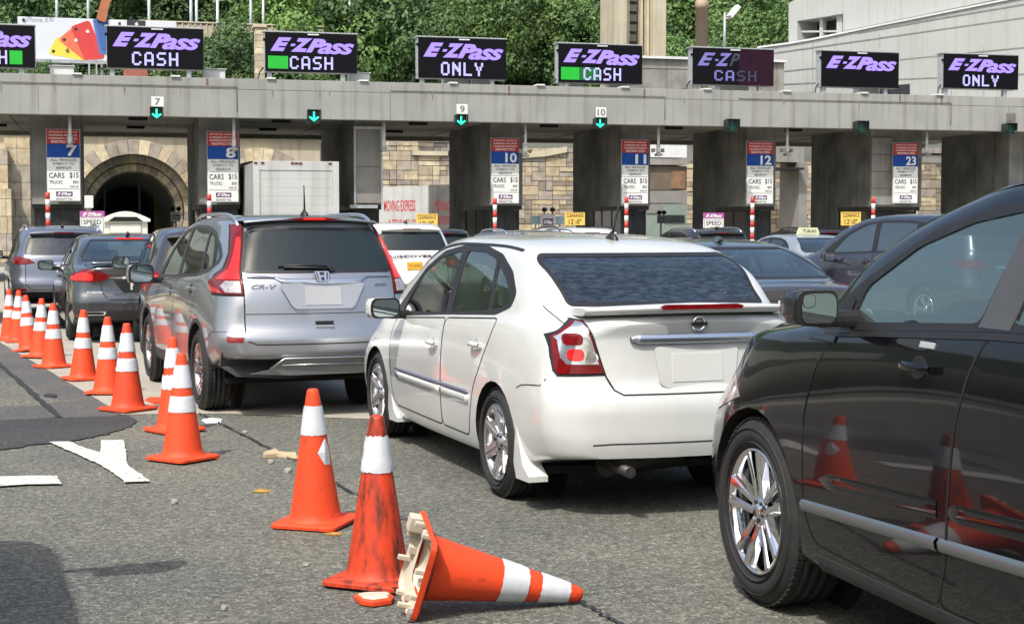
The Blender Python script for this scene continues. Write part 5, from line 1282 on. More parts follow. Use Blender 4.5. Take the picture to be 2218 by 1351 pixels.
# ---- wheels
def wheel(root, x, y, r, rimr, width, style, m_rim=None, steer=0., sg=-1, hi=True):
    """sg: -1 left, +1 right; the outer face looks to sg*x"""
    m_rim = m_rim or M_alu; w = width/2; n = 56 if hi else 28
    M = Matrix.Translation((x, y, r)) @ Matrix.Rotation(steer, 4, 'Z') @ (Matrix.Identity(4) if sg > 0 else Matrix.Rotation(math.pi, 4, 'Z'))
    # lathe about x: prof (radius, x offset)
    wh = bpy.data.objects.new('wheel', None); COL.objects.link(wh); wh.parent = root; wh.empty_display_size = .1
    sw = .012; prof = [(rimr-.015, -w+.02), (rimr+.01, -w+.01), (rimr+.035, -w-sw*.5), ((r+rimr)/2, -w-sw), (r-.03, -w+.008), (r-.012, -w+.02), (r, -w+.042)]
    if hi:
        for c in (-.55, -.18, .18, .55): prof += [(r, w*c-.007), (r-.009, w*c-.006), (r-.009, w*c+.006), (r, w*c+.007)]
    prof += [(r, w-.042), (r-.012, w-.02), (r-.03, w-.008), ((r+rimr)/2, w+sw), (rimr+.035, w+sw*.5), (rimr+.01, w-.01), (rimr-.015, w-.02)]
    mb = MB(); mb.lathe(prof, n, 'x', M)
    if hi:   # tread blocks at the shoulders and sidewall ribs
        for i in range(64):
            a = 2*math.pi*i/64; A = M @ Matrix.Rotation(a, 4, 'X')
            for s2 in (-1, 1): mb.box(s2*(w-.034)-.016, s2*(w-.034)+.016, -.012, .012, r-.006, r+.0015, M=A)
        for q in (rimr+.022, r-.045): mb.lathe([(q-.003, w+.002), (q, w+.012), (q+.003, w+.002)], n, 'x', M)
    mb.build('tyre', M_rubber, wh, recalc=True)
    mb = MB(); mb.lathe([(rimr, w-.012), (rimr-.004, w-.002), (rimr-.014, w-.004), (rimr-.022, w-.03), (rimr-.03, w-.08), (rimr-.034, -w+.02), (rimr-.005, -w+.01)], n, 'x', M)
    def spoke(pts_o, d0, d1, th=.02):
        """pts_o: outline (t tangential, rad) ; face depth interpolates d0 at the hub to d1 at the rim"""
        rr = [p[1] for p in pts_o]; a, b = min(rr), max(rr); out = [(d0+(d1-d0)*((p[1]-a)/(b-a))) for p in pts_o]
        N = len(pts_o); v = [(o, p[0], p[1]) for o, p in zip(out, pts_o)]+[(o-th, p[0]*1.15, p[1]) for o, p in zip(out, pts_o)]
        return v, [tuple(range(N)), tuple(range(2*N-1, N-1, -1))]+[(i, (i+1) % N, N+(i+1) % N, N+i) for i in range(N)]
    R1 = rimr-.012
    if style == 'twin5':
        for i in range(5):
            A = M @ Matrix.Rotation(2*math.pi*i/5+.1, 4, 'X')
            for s2 in (-1, 1):
                v, f = spoke([(s2*.007, .045), (s2*.036, .05), (s2*.048, R1*.5), (s2*.072, R1), (s2*.022, R1), (s2*.012, R1*.5), (s2*.007, .09)], w-.030, w-.006, .028); mb.add(v, f, M=A)
                v, f = spoke([(s2*.016, .06), (s2*.028, .06), (s2*.040, R1*.6), (s2*.060, R1*.97), (s2*.036, R1*.97), (s2*.022, R1*.6)], w-.022, w+.001, .01); mb.add(v, f, M=A)
            v, f = spoke([(-.018, .05), (.018, .05), (.024, R1*.32), (-.024, R1*.32)], w-.036, w-.03, .02); mb.add(v, f, M=A)
    elif style == 'blade7':
        for i in range(7):
            A = M @ Matrix.Rotation(2*math.pi*i/7+.2, 4, 'X')
            v, f = spoke([(-.013, .04), (.013, .04), (.036, R1*.52), (.030, R1*.8), (.046, R1), (-.046, R1), (-.030, R1*.8), (-.036, R1*.52)], w-.038, w-.004, .018); mb.add(v, f, M=A)
            v, f = spoke([(-.003, .05), (.003, .05), (.008, R1*.97), (-.008, R1*.97)], w-.030, w+.003, .012); mb.add(v, f, M=A)
        mb.lathe([(R1*.99, w-.012), (R1*.93, w-.006)], n, 'x', M)
    else:
        for i in range(5):
            A = M @ Matrix.Rotation(2*math.pi*i/5+.3, 4, 'X')
            v, f = spoke([(-.024, .045), (.024, .045), (.022, R1*.5), (.066, R1), (.034, R1), (0, R1*.62), (-.034, R1), (-.066, R1), (-.022, R1*.5)], w-.035, w-.008, .024); mb.add(v, f, M=A)
    mb.lathe([(.0, w-.014), (.026, w-.014), (.032, w-.022), (.055, w-.028), (.062, w-.045), (.062, w-.07)], 24, 'x', M)
    rim = mb.build('rim', m_rim, wh)
    mb = MB(); mb.lathe([(0, w-.09), (rimr*.62, w-.09), (rimr*.62, w-.11), (0, w-.11)], 32, 'x', M); mb.build('brake_disc', M_steel, wh)
    mb = MB(); mb.lathe([(0, -w+.05), (rimr-.03, -w+.05)], 24, 'x', M)
    for i in range(5):
        a = 2*math.pi*(i+.5)/5; c = M @ Vector((w-.026, .042*math.sin(a), .042*math.cos(a))); c2 = M @ Vector((w-.017, .042*math.sin(a), .042*math.cos(a))); mb.cyl(c, c2, .008, n=6)
    mb.build('wheel_nut', M_dark if style != 'twin5' else M_black, wh, recalc=False)
    return wh

def seats(root, yF, yR, hw=.36, zs=.55, m=None, head=True, lean=.16, high=1.18):
    m = m or M_seat
    for sx in (-hw, hw):
        mb = MB(); M = Matrix.Translation((sx, yF, zs)); mb.bbox(-.25, .25, -.25, .27, -.14, .02, .06, M=M)
        M = Matrix.Translation((sx, yF-.25, zs)) @ Matrix.Rotation(lean, 4, 'X'); mb.bbox(-.25, .25, -.07, .07, -.02, high-zs-.14, .06, M=M)
        st = mb.build('seat', m, root)
        if head: mb = MB(); mb.bbox(-.14, .14, -.06, .05, high-zs-.11, high-zs+.10, .05, M=M); mb.cyl(M @ Vector((-.05, 0, high-zs-.2)), M @ Vector((-.05, 0, high-zs)), .008, n=6); mb.cyl(M @ Vector((.05, 0, high-zs-.2)), M @ Vector((.05, 0, high-zs)), .008, n=6); mb.build('headrest', m, st)
    mb = MB(); M = Matrix.Translation((0, yR, zs)); mb.bbox(-.62, .62, -.22, .27, -.14, .02, .06, M=M); M = Matrix.Translation((0, yR-.22, zs)) @ Matrix.Rotation(lean, 4, 'X'); mb.bbox(-.62, .62, -.07, .07, -.02, high-zs-.16, .06, M=M)
    st = mb.build('rear_seat', m, root)
    if head:
        mb = MB()
        for sx in (-.38, .38): mb.bbox(sx-.13, sx+.13, -.05, .05, high-zs-.14, high-zs+.02, .04, M=M)
        mb.build('headrest', m, st)
def dash(root, y, z, w=.68, m=None):
    mb = MB(); mb.bbox(-w, w, y-.1, y+.45, z-.32, z, .07); mb.build('dashboard', m or M_seatd, root)
    mb = MB(); M = Matrix.Translation((-.36, y-.22, z-.03)) @ Matrix.Rotation(R_(-65), 4, 'X'); mb.lathe([(.175+.014*math.cos(a), .014*math.sin(a)) for a in [2*math.pi*i/8 for i in range(9)]], 28, 'z', M)
    mb.cyl(M @ Vector((-.17, 0, 0)), M @ Vector((.17, 0, 0)), .014, n=6); mb.cyl(M @ Vector((0, 0, 0)), (-.36, y, z-.12), .03, n=8); mb.build('steering_wheel', M_black, root)

def mirror(root, y, z, x, m, size=(.24, .15), yaw=-.12, both=True, arm=.16, rnd=.05, blind=False):
    for sg in ((-1, 1) if both else (-1,)):
        a, b = size; cx = sg*(x+arm+a/2-.03); M = Matrix.Translation((cx, y, z)) @ Matrix.Rotation(sg*yaw, 4, 'Z')
        bm = bmesh.new(); bmesh.ops.create_cube(bm, size=1); bmesh.ops.subdivide_edges(bm, edges=bm.edges, cuts=3, use_grid_fill=True)
        for v in bm.verts:
            p = v.co*2; k = 1
            f = max(0, p.y); sx = (1-.35*f**1.5); sz = 1-.30*f**1.5
            rr = (abs(p.x)**6+abs(p.z)**6)**(1/6) or 1; q = max(abs(p.x), abs(p.z)); e = q/rr
            v.co = Vector((p.x*e*a/2*sx*(1 if p.x*sg > 0 else 1.0), p.y*.085-.01, p.z*e*b/2*sz))
        mb = MB(); mb.bm(bm, M, True); bm.free(); sh = mb.build('side_mirror', m, root)
        g = roundpoly([(-a*.44, -b*.42), (a*.44, -b*.42), (a*.44, b*.42), (-a*.44, b*.42)], rnd)
        mb = MB(); mb.prism(g, -.103, -.097, 'y', M); mb.build('mirror_glass', M_mirror, sh)
        mb = MB(); fr = roundpoly([(-a*.505, -b*.50), (a*.505, -b*.50), (a*.505, b*.50), (-a*.505, b*.50)], rnd); mb.prism(fr, -.0965, -.088, 'y', M); 
        mb.bbox(-.05, .05, -.03, .05, -.03, .03, .02, M=Matrix.Translation((sg*(x+arm*.35), y+.02, z-b*.36)) @ Matrix.Scale(1+arm*9, 4, (1, 0, 0))); mb.build('mirror_frame', M_black, sh)
        if blind and sg < 0:
            mb = MB(); mb.prism(roundpoly([(-a*.43, b*.02), (-a*.10, b*.02), (-a*.10, b*.41), (-a*.43, b*.41)], .03), -.1045, -.1035, 'y', M); mb.build('blind_spot_rim', M_black, sh); mb = MB(); mb.prism(roundpoly([(-a*.42, b*.04), (-a*.12, b*.04), (-a*.12, b*.395), (-a*.42, b*.395)], .03), -.106, -.105, 'y', M); mb.build('blind_spot_glass', M_mirror, sh)
def handle(car, root, y, z, m, w=.17, side='LR', cup=True, keyhole=False):
    for sd in side:
        M = car.frame(sd, y, z); 
        if cup:
            mb = MB(); g = [(.048*math.cos(2*math.pi*i/20)-.01, .040*math.sin(2*math.pi*i/20)) for i in range(20)]; mb.prism(g, -.0025, .01, 'y', M); mb.build('handle_cup', M_black if m is not M_W else M_cupw, root)
        mb = MB(); P = []
        for i in range(9): t = i/8; P.append((-w/2+w*t, -.016-.022*math.sin(math.pi*t)**.6))
        sec = [(0, .015), (-.010, .012), (-.014, 0), (-.010, -.012), (0, -.015), (.006, -.010), (.006, .010)]; K = len(sec); v = []
        for a in P: v += [(a[0], a[1]+q[0], q[1]) for q in sec]
        mb.add(v, [(i*K+j, (i+1)*K+j, (i+1)*K+(j+1) % K, i*K+(j+1) % K) for i in range(len(P)-1) for j in range(K)], True, M)
        mb.bbox(-w/2-.005, -w/2+.02, -.02, .002, -.013, .013, .005, M=M); mb.bbox(w/2-.03, w/2+.005, -.022, .002, -.015, .015, .006, M=M)
        h = mb.build('door_handle', m, root)
        if keyhole: mb = MB(); mb.lathe([(0, -.03), (.012, -.03), (.014, -.02)], 14, 'y', M @ Matrix.Translation((w/2-.03 if sd == 'L' else -w/2+.03, -.0, 0))); mb.build('keyhole', M_chrome, h)
def antenna(root, y, z, L=.22, ang=20, fin=False, m=None):
    mb = MB()
    if fin:
        bm = bmesh.new(); 
        P = [(-.10, 0), (.09, 0), (.07, .02), (-.03, .055), (-.09, .05), (-.11, .02)]
        v0 = [bm.verts.new((-.022, -a*-1, b)) for a, b in P]; mb2 = MB()
        mb.add([(s*wd, a, z+b) for s in (-1, 1) for (a, b), wd in zip([(y+a, b) for a, b in P], (.03, .02, .015, .008, .008, .02))], [tuple(range(6)), tuple(range(11, 5, -1))]+[(i, (i+1) % 6, 6+(i+1) % 6, 6+i) for i in range(6)]); bm.free()
    else:
        mb.lathe([(.05, -.01), (.045, .015), (.02, .035), (.012, .05), (0, .052)], 14, M=Matrix.Translation((0, y, z)) @ Matrix.Scale(1.5, 4, (0, 1, 0)) @ Matrix.Scale(.62, 4, (1, 0, 0)))
        a = R_(ang); mb.cyl((0, y-.01, z+.03), (0, y-.01-L*math.sin(a), z+.03+L*math.cos(a)), .0085, .005, 8)
    mb.build('antenna', m or M_black, root)
def place(root, cx, cy, hd):
    """rear axle centre at camera-frame ground point (cx, cy), heading hd degrees left of the view direction"""
    p = camxy(cx, cy); root.location = p; root.rotation_euler = (0, 0, -YAW+R_(hd))
M_W = paint('pearl_white', (.55, .565, .545), .28); M_cupw = mat('white_cup', (.42, .42, .40), .4, coat=.5, var=.04)
# ------------------------------------------------------------------ vehicle specifications
SEDAN = dict(rear=-.96, front=3.61, W=.895,
  ztop=[(-.96,1.045),(-.945,1.07),(-.90,1.085),(-.80,1.095),(-.50,1.115),(-.38,1.14),(-.20,1.215),(.05,1.32),(.30,1.41),(.52,1.463),(.85,1.497),(1.25,1.508),(1.55,1.492),(1.85,1.43),(2.3,1.21),(2.62,1.05),(2.80,1.0),(3.15,.935),(3.42,.83),(3.56,.70),(3.61,.60)],
  zsh=[(-.96,.96),(-.85,1.00),(-.4,1.045),(.2,1.035),(1.2,1.01),(2.2,.96),(2.7,.92),(3.15,.84),(3.45,.73),(3.61,.57)],
  wmx=[(-.96,.845),(-.5,.875),(0,.888),(.5,.887),(1.3,.89),(2.3,.887),(2.7,.892),(3.2,.87),(3.61,.80)],
  wsh=[(-.96,.76),(-.5,.80),(0,.825),(1.3,.845),(2.4,.83),(3,.77),(3.61,.62)],
  zbot=[(-.96,.33),(-.6,.27),(-.3,.22),(.4,.20),(2.3,.19),(3.2,.21),(3.61,.27)],
  tail=[(.25,.10),(.33,.02),(.45,0),(.62,.0),(.66,.02),(.70,.05),(.95,.07),(1.05,.05),(1.09,.06)], nose=[(.2,.10),(.35,.02),(.5,0),(.6,.03),(.75,.12),(.9,.2)],
  tumble=.40, arches=[(0,.352,.315),(2.685,.352,.315)], wr=.315, rimr=.205, tw=.205, wb=2.685, bow_r=.13, bow_f=.25, Rr=.15, Rf=.3,
  dlo=[(2.42,.975),(2.30,1.06),(1.92,1.285),(1.60,1.402),(1.25,1.437),(.85,1.425),(.55,1.375),(.34,1.275),(.20,1.13),(.235,1.065),(.40,1.045),(1.2,1.02),(2.2,.965)],
  wins=[('front_window',[(2.16,1.005),(1.90,1.245),(1.60,1.365),(1.30,1.398),(1.265,1.045),(1.6,1.035)]),('rear_window',[(1.155,1.05),(1.18,1.398),(.85,1.388),(.60,1.345),(.52,1.07)]),('quarter_window',[(.475,1.075),(.55,1.315),(.38,1.235),(.27,1.125),(.29,1.09)])],
  backlight=(.70,1.125,.555,1.425,-.45,.42), screen=(.70,1.06,.56,1.43),
  doors=[('front_door',[(2.26,.945),(2.30,.80),(2.24,.40),(2.16,.29),(1.215,.29),(1.205,1.0)]),('rear_door',[(1.20,1.0),(1.21,.29),(.55,.29),(.50,.42),(.40,.60),(.30,.72),(.24,.90),(.22,1.0)])])
SUV = dict(rear=-.97, front=3.56, W=.91,
  ztop=[(-.97,1.545),(-.955,1.575),(-.92,1.592),(-.80,1.602),(-.4,1.625),(.3,1.648),(1.0,1.648),(1.5,1.615),(1.85,1.53),(2.25,1.34),(2.62,1.14),(2.80,1.085),(3.15,1.02),(3.38,.93),(3.52,.78),(3.56,.68)],
  zsh=[(-.97,1.14),(-.5,1.15),(.0,1.13),(.6,1.09),(1.2,1.065),(2.2,1.02),(2.7,.99),(3.15,.92),(3.45,.80),(3.56,.66)],
  wmx=[(-.97,.87),(-.5,.895),(0,.905),(1.3,.905),(2.7,.905),(3.2,.88),(3.56,.82)],
  wsh=[(-.97,.75),(-.5,.80),(0,.835),(1.3,.855),(2.4,.84),(3,.79),(3.56,.66)],
  zbot=[(-.97,.49),(-.6,.42),(-.3,.29),(.4,.26),(2.3,.25),(3.2,.26),(3.56,.32)],
  tail=[(.3,.16),(.46,.06),(.53,.0),(.66,0),(.70,.03),(.76,.05),(.95,.075),(1.08,.11),(1.15,.15),(1.35,.27),(1.5,.37),(1.6,.42)], nose=[(.3,.1),(.45,0),(.7,.04),(.85,.12),(1.0,.2)],
  tumble=.30, TL=1.0, arches=[(0,.395,.345),(2.62,.395,.345)], wr=.345, rimr=.225, tw=.225, wb=2.62, bow_r=.15, bow_f=.25, Rr=.17, Rf=.3, zc=.72,
  dlo=[(2.42,1.04),(2.2,1.19),(1.85,1.39),(1.5,1.515),(1.05,1.555),(.5,1.55),(.05,1.50),(-.22,1.40),(-.36,1.30),(-.33,1.24),(-.1,1.16),(.3,1.115),(1.2,1.085),(2.2,1.04)],
  wins=[('front_window',[(2.14,1.075),(1.85,1.335),(1.5,1.475),(1.25,1.515),(1.20,1.105),(1.6,1.09)]),('rear_window',[(1.09,1.11),(1.14,1.52),(.6,1.52),(.36,1.505),(.22,1.17),(.35,1.135)]),('quarter_window',[(.16,1.18),(.28,1.495),(.05,1.465),(-.18,1.37),(-.30,1.29),(-.25,1.24),(-.05,1.19)])],
  backlight=(.66,1.13,.57,1.475,-1.2,.2), screen=(.70,1.13,.60,1.52),
  doors=[('front_door',[(2.22,1.02),(2.26,.85),(2.20,.45),(2.12,.34),(1.155,.34),(1.14,1.08)]),('rear_door',[(1.135,1.08),(1.15,.34),(.60,.34),(.56,.45),(.44,.62),(.30,.75),(.16,.95),(.10,1.14)])])
def scaled(S, sy=1., sx=1., sz=1., **kw):
    D = {}
    for k, v in S.items():
        if k in ('ztop', 'zsh', 'zbot'): D[k] = [(a*sy, b*sz) for a, b in v]
        elif k in ('wmx', 'wsh'): D[k] = [(a*sy, b*sx) for a, b in v]
        elif k in ('tail', 'nose'): D[k] = [(a*sz, b) for a, b in v]
        elif k == 'arches': D[k] = [(a*sy, r, z) for a, r, z in v]
        elif k == 'dlo': D[k] = [(a*sy, b*sz) for a, b in v]
        elif k in ('wins', 'doors'): D[k] = [(n, [(a*sy, b*sz) for a, b in p]) for n, p in v]
        elif k == 'backlight': a = v; D[k] = (a[0]*sx, a[1]*sz, a[2]*sx, a[3]*sz, a[4]*sy, a[5]*sy)
        elif k == 'screen': a = v; D[k] = (a[0]*sx, a[1]*sz, a[2]*sx, a[3]*sz)
        elif k in ('rear', 'front', 'wb'): D[k] = v*sy
        elif k == 'W': D[k] = v*sx
        else: D[k] = v
    D.update(kw)
    if 'wr' in kw: D['arches'] = [(a, kw['wr']+.042, kw['wr']) for a, _, _ in D['arches']]
    return D
G_clear = glass('glass_clear', (.50, .60, .56), .06, .80); G_tint = glass('glass_tinted', (.10, .12, .12), .05, .55); G_priv = glass('glass_privacy', (.03, .035, .04), -.01, .3); G_back = glass('glass_rear', (.12, .15, .18), .0, .45, mottle=(.10, .13, .18))
G_teal = glass('glass_blue_green', (.22, .34, .36), .10, .7)

def vehicle(S, name, label, cat, body, glassm, backm, lamps=(), extra=None, ny=84, ns=46, hi=True, rim='y5', m_rim=None, sideg=None, trimm=None, group=None, seatm=None, steer=0., rear_bits=(), seatdim=None, screen_m=None, door_regions=True, seam_w=.006, handles=True, hm=None, lampoff=.004, steps=()):
    root = thing(name, label, cat, group=group); car = Car(S, ny, ns)
    T = {}
    if door_regions:
        for i, (nm, p) in enumerate(S['doors']): car.region(nm, roundpoly(p, .05, 3), 'S', xmin=.4); T[nm] = (body, 'door', 0)
    for (nm, m, poly, side, kw) in rear_bits: car.region(nm, poly, side, **kw); T[nm] = (m, nm, kw.get('_', 0))
    trim = trimm or M_black
    car.region('window_trim', roundpoly(S['dlo'], .04, 3), 'S', xmin=.3, nmin=.3); T['window_trim'] = (trim, 'window_trim', .0015)
    for i, (nm, p) in enumerate(S['wins']):
        car.region(nm, roundpoly(p, .035, 3), 'S', xmin=.3, nmin=.3); T[nm] = ((sideg or {}).get(nm, glassm), nm, -.004)
    w0, z0, w1, z1, ya, yb = S['backlight']
    pl = roundpoly([(-w0, z0), (w0, z0), (w0*.995, z0+(z1-z0)*.25), (w1+.02, z1-.05), (w1-.03, z1), (-w1+.03, z1), (-w1-.02, z1-.05), (-w0*.995, z0+(z1-z0)*.25)], .045, 4)
    lm = lambda c: ya < c.y < yb
    car.region('rear_glass_border', pl, 'B', nmin=.12, lim=lm); T['rear_glass_border'] = (M_black, 'rear_glass_border', .001)
    car.region('rear_glass', roundpoly(inset(pl, .022)[::1], .0), 'B', nmin=.12, lim=lm); T['rear_glass'] = (backm, 'rear_glass', -.002)
    w0, z0, w1, z1 = S['screen']; pl = roundpoly([(-w0, z0), (w0, z0), (w1+.02, z1-.05), (w1-.03, z1), (-w1+.03, z1), (-w1-.02, z1-.05)], .05, 4)
    lm2 = lambda c: 1.3*S['wb']/2.685 < c.y < 2.9*S['wb']/2.685
    car.region('windshield', pl, 'F', nmin=.12, lim=lm2); T['windshield'] = (screen_m or G_clear, 'windshield', -.002)
    for (nm, m, poly, mir, side, off) in lamps:
        kw = dict(nmin=.10) if side in 'BF' else {}
        if mir: kw['mir'] = True
        car.region(nm, poly, side, **kw); T[nm] = (m, nm, off)
    bvh_lines = MB()
    lines = list(S['doors']) if door_regions else []
    for nm, p in lines: car.ribbons(bvh_lines, roundpoly(p, .05, 3)+[roundpoly(p, .05, 3)[0]], w=seam_w)
    made = car.flush(root, T, body)
    if extra: extra(car, root, bvh_lines, made)
    if bvh_lines.f: bvh_lines.build('panel_gap', M_dark, root, recalc=False)
    for (y, st) in ((0, 0), (S['wb'], steer)):
        for sg in (-1, 1): wheel(root, sg*(S['W']-S['tw']/2-.018), y, S['wr'], S['rimr'], S['tw'], rim, m_rim, st, sg, hi)
    mb = MB(); mb.box(-.70, .70, -.5, S['wb']+.4, S['zbot'][4][1]+.01, S['zbot'][4][1]+.05); mb.cyl((-.7, 0, S['wr']), (.7, 0, S['wr']), .04, n=8); mb.cyl((-.7, S['wb'], S['wr']), (.7, S['wb'], S['wr']), .03, n=8)
    mb.build('underbody', M_dark, root)
    if hi or seatdim is not None:
        zs = seatdim or .52; f = S['wb']/2.685
        seats(root, 1.25*f, .35*f, zs=zs, m=seatm, high=zs+.66); dash(root, 2.0*f, zs+.42)
    if handles and door_regions:
        for (nm, p) in S['doors']:
            yb_ = min(a for a, b in p); yy = yb_+.16 if nm == 'front_door' else yb_+.26; zz = max(b for a, b in p)-.13
            handle(car, root, yy, zz, hm or body)
    return root, car

# ------------------------------------------------------------------ white compact sedan
M_stripbar = mat('dull_chrome', (.28, .31, .33), .3, .85, var=.05)
M_silverbar = mat('satin_chrome', (.62, .66, .74), .22, .9, var=.04, coat=.5)
def sentra_extra(car, root, gap, made):
    rb = gap
    # roof mouldings, boot lid and bumper gaps
    mb = MB(); 
    for sg in (-1, 1):
        car.ribbon(mb, [(sg*.615, .12), (sg*.62, .4), (sg*.625, .8), (sg*.62, 1.3), (sg*.625, 1.75), (sg*.66, 2.2)], 'T', w=.022, off=.003)
    mb.build('roof_moulding', M_black, root, recalc=False)
    lid = [(-.64, 1.06), (-.60, 1.05), (-.512, .76), (-.475, .69), (-.43, .665), (.43, .665), (.475, .69), (.512, .76), (.60, 1.05), (.64, 1.06)]
    car.ribbon(rb, lid, 'B', w=.009)
    for sg in 'LR': car.ribbon(rb, [(-.70, .745), (-.66, .705), (-.5, .695), (-.42, .685), (-.36, .665)], sg, w=.006)
    for sg in (-1, 1): car.ribbon(rb, [(sg*.70, -.42), (sg*.68, -.55), (sg*.675, -.78)], 'T', w=.006)
    car.ribbon(rb, [(-.60, .405), (-.5, .41), (.5, .41), (.60, .405)], 'B', w=.007)
    # spoiler
    mb = MB(); N = 24; secs = []
    for i in range(N+1):
        x = -.615+1.23*i/N; e = abs(x)/.615; yy = -.905+.14*e**2.2; zz = 1.098+.012*(1-e**2)-.006; hgt = .036*(1-.35*e); sw = .0 if e < .97 else .02
        secs.append([(x, yy-.055, zz+.012), (x, yy-.05, zz+hgt), (x, yy+.05, zz+hgt+.004), (x, yy+.17, zz+.012), (x, yy+.17, zz-.02), (x, yy-.02, zz-.014)])
    v = [p for s_ in secs for p in s_]; K = 6
    mb.add(v, [(i*K+j, (i+1)*K+j, (i+1)*K+(j+1) % K, i*K+(j+1) % K) for i in range(N) for j in range(K)], True); mb.f += [list(range(K)), list(range(N*K, N*K+K))]; mb.sm += [False]*2; mb.mi += [0, 0]
    sp = mb.build('spoiler', M_W, root)
    mb = MB(); P = [(-.23, -.012), (.23, -.012), (.24, .004), (.21, .012), (-.21, .012), (-.24, .004)]; mb.prism(P, -.975, -.94, 'y', Matrix.Translation((0, .01, 1.126))); mb.build('brake_light', M_redlamp, sp)
    # chrome bar, badge, blank plate
    F = car.frame('B', 0, .955); F = Matrix.Translation((0, 0, 0)) @ F
    mb = MB()
    N = 16
    for i in range(N):
        xa, xb = -.38+.76*i/N, -.38+.76*(i+1)/N
        pa, na = car.hit('B', xa, .955); pb, _ = car.hit('B', xb, .955)
        sh = lambda x: (.030 if abs(x) < .355 else .012)
        v = []
        for p, x in ((pa, xa), (pb, xb)):
            h = sh(x); v += [(x, p.y-.004, .955-h), (x, p.y-.022, .955-h*.7), (x, p.y-.024, .955+h*.7), (x, p.y-.004, .955+h)]
        mb.add(v, [(0, 4, 5, 1), (1, 5, 6, 2), (2, 6, 7, 3), (3, 7, 4, 0)], True)
    mb.build('chrome_bar', M_silverbar, root)
    F = car.frame('B', 0, 1.035); mb = MB(); mb.lathe([(.030, -.004), (.033, -.012), (.040, -.012), (.043, -.004)], 32, 'y', F); mb.bbox(-.050, .050, -.014, -.003, -.011, .011, .003, M=F); mb.build('badge', M_chrome, root)
    mb = MB(); fit_text(mb, 'NISSAN', -.042, .042, -.006, .006, -.0145, M2=F, ext=.0006); mb.build('badge_lettering', M_ink, root)
    F = car.frame('B', 0, .80); mb = MB(); pr = roundpoly([(-.25, .115), (.25, .115), (.225, -.08), (.19, -.105), (-.19, -.105), (-.225, -.08)], .03); mb.prism(pr, -.003, .004, 'y', F); mb.build('plate_recess', mat('recess_white', (.54, .555, .53), .5, var=.04), root)
    mb = MB(); mb.bbox(-.152, .152, -.006, -.002, -.076, .076, .002, M=F); mb.build('licence_plate', mat('plate_white', (.56, .57, .545), .45, var=.03), root)
    # side mouldings
    for sd, sg in (('L', -1), ('R', 1)):
        for (y0, y1) in ((.47, 1.02), (1.045, 2.10)):
            va = MB(); vb = MB()
            for i in range(12):
                ya, yb = y0+(y1-y0)*i/12, y0+(y1-y0)*(i+1)/12; z = .535
                pa, _ = car.hit(sd, ya, z); pb, _ = car.hit(sd, yb, z); xa, xb = pa.x, pb.x; o = sg
                for (m_, za, zb_, d) in ((va, z-.045, z+.006, .012), (vb, z+.0065, z+.030, .014)):
                    v = []
                    for y, x in ((ya, xa), (yb, xb)): v += [(x-o*.004, y, za), (x+o*d, y, za+.006), (x+o*d, y, zb_-.004), (x-o*.004, y, zb_)]
                    f = [(0, 4, 5, 1), (1, 5, 6, 2), (2, 6, 7, 3)]
                    if i == 0: f.append((0, 1, 2, 3))
                    if i == 11: f.append((4, 7, 6, 5))
                    m_.add(v, f, True)
            va.build('side_moulding', M_W, root); vb.build('moulding_strip', mat('blue_grey_strip', (.10, .105, .16), .4, var=.05), root)
    # mud flaps
    for sg in (-1, 1):
        for yw in (0, 2.685):
            mb = MB(); x = sg*.825
            for (a, b) in (((yw-.375, .40), (yw-.345, .16)),):
                P = [(yw-.352, .48), (yw-.375, .42), (yw-.46, .25), (yw-.56, .20), (yw-.56, .17), (yw-.36, .165), (yw-.318, .25)]; mb.prism(P, min(x-sg*.10, x+sg*.012), max(x-sg*.10, x+sg*.012), 'x')
            o = mb.build('mud_flap', M_W, root)
    # exhaust
    mb = MB(); mb.cyl((-.42, -.97, .265), (-.42, -.60, .27), .030, n=16); mb.cyl((-.42, -.62, .26), (.1, -.45, .27), .075, n=14); mb.lathe([(.023, 0), (.030, 0)], 16, 'y', Matrix.Translation((-.42, -.971, .265))); mb.build('exhaust', mat('sooty_exhaust', (.05, .048, .045), .5, .6, var=.4, vscale=9), root)
    antenna(root, .26, car.hit('T', 0, .26)[0].z-.004, L=.20, ang=28)
    mb = MB(); p0, _ = car.hit('B', 0, 1.40); p1, _ = car.hit('B', 0, 1.345); mb.cyl(p0+Vector((0, .02, -.0)), p1+Vector((0, .03, 0)), .006, n=6); mb.build('antenna_shadow_rod', M_black, root)  # black rod behind the rear glass stands in for the antenna's shadow
    mirror(root, 2.04, .985, .78, M_W, (.215, .14), -.15, arm=.12)
    for o in root.children: pass
def circ(cx, cz, r, rz=None, n=16): return [(cx+r*math.cos(2*math.pi*i/n), cz+(rz or r)*math.sin(2*math.pi*i/n)) for i in range(n)]
M_redglow2 = mat('brake_strip_lit', (.4, .01, .01), .15, coat=1, var=.5, vscale=60, emit=(1, .02, .015), estr=.22)
M_silver_lens = mat('silver_lamp_bowl', (.72, .74, .76), .16, .85, var=.2, vscale=18, coat=1)
def circ(cx, cz, r, rz=None, n=16): return [(cx+r*math.cos(2*math.pi*i/n), cz+(rz or r)*math.sin(2*math.pi*i/n)) for i in range(n)]
def sq(x0, x1, z0, z1, r=.02): return roundpoly([(x0, z0), (x1, z0), (x1, z1), (x0, z1)], r, 3)
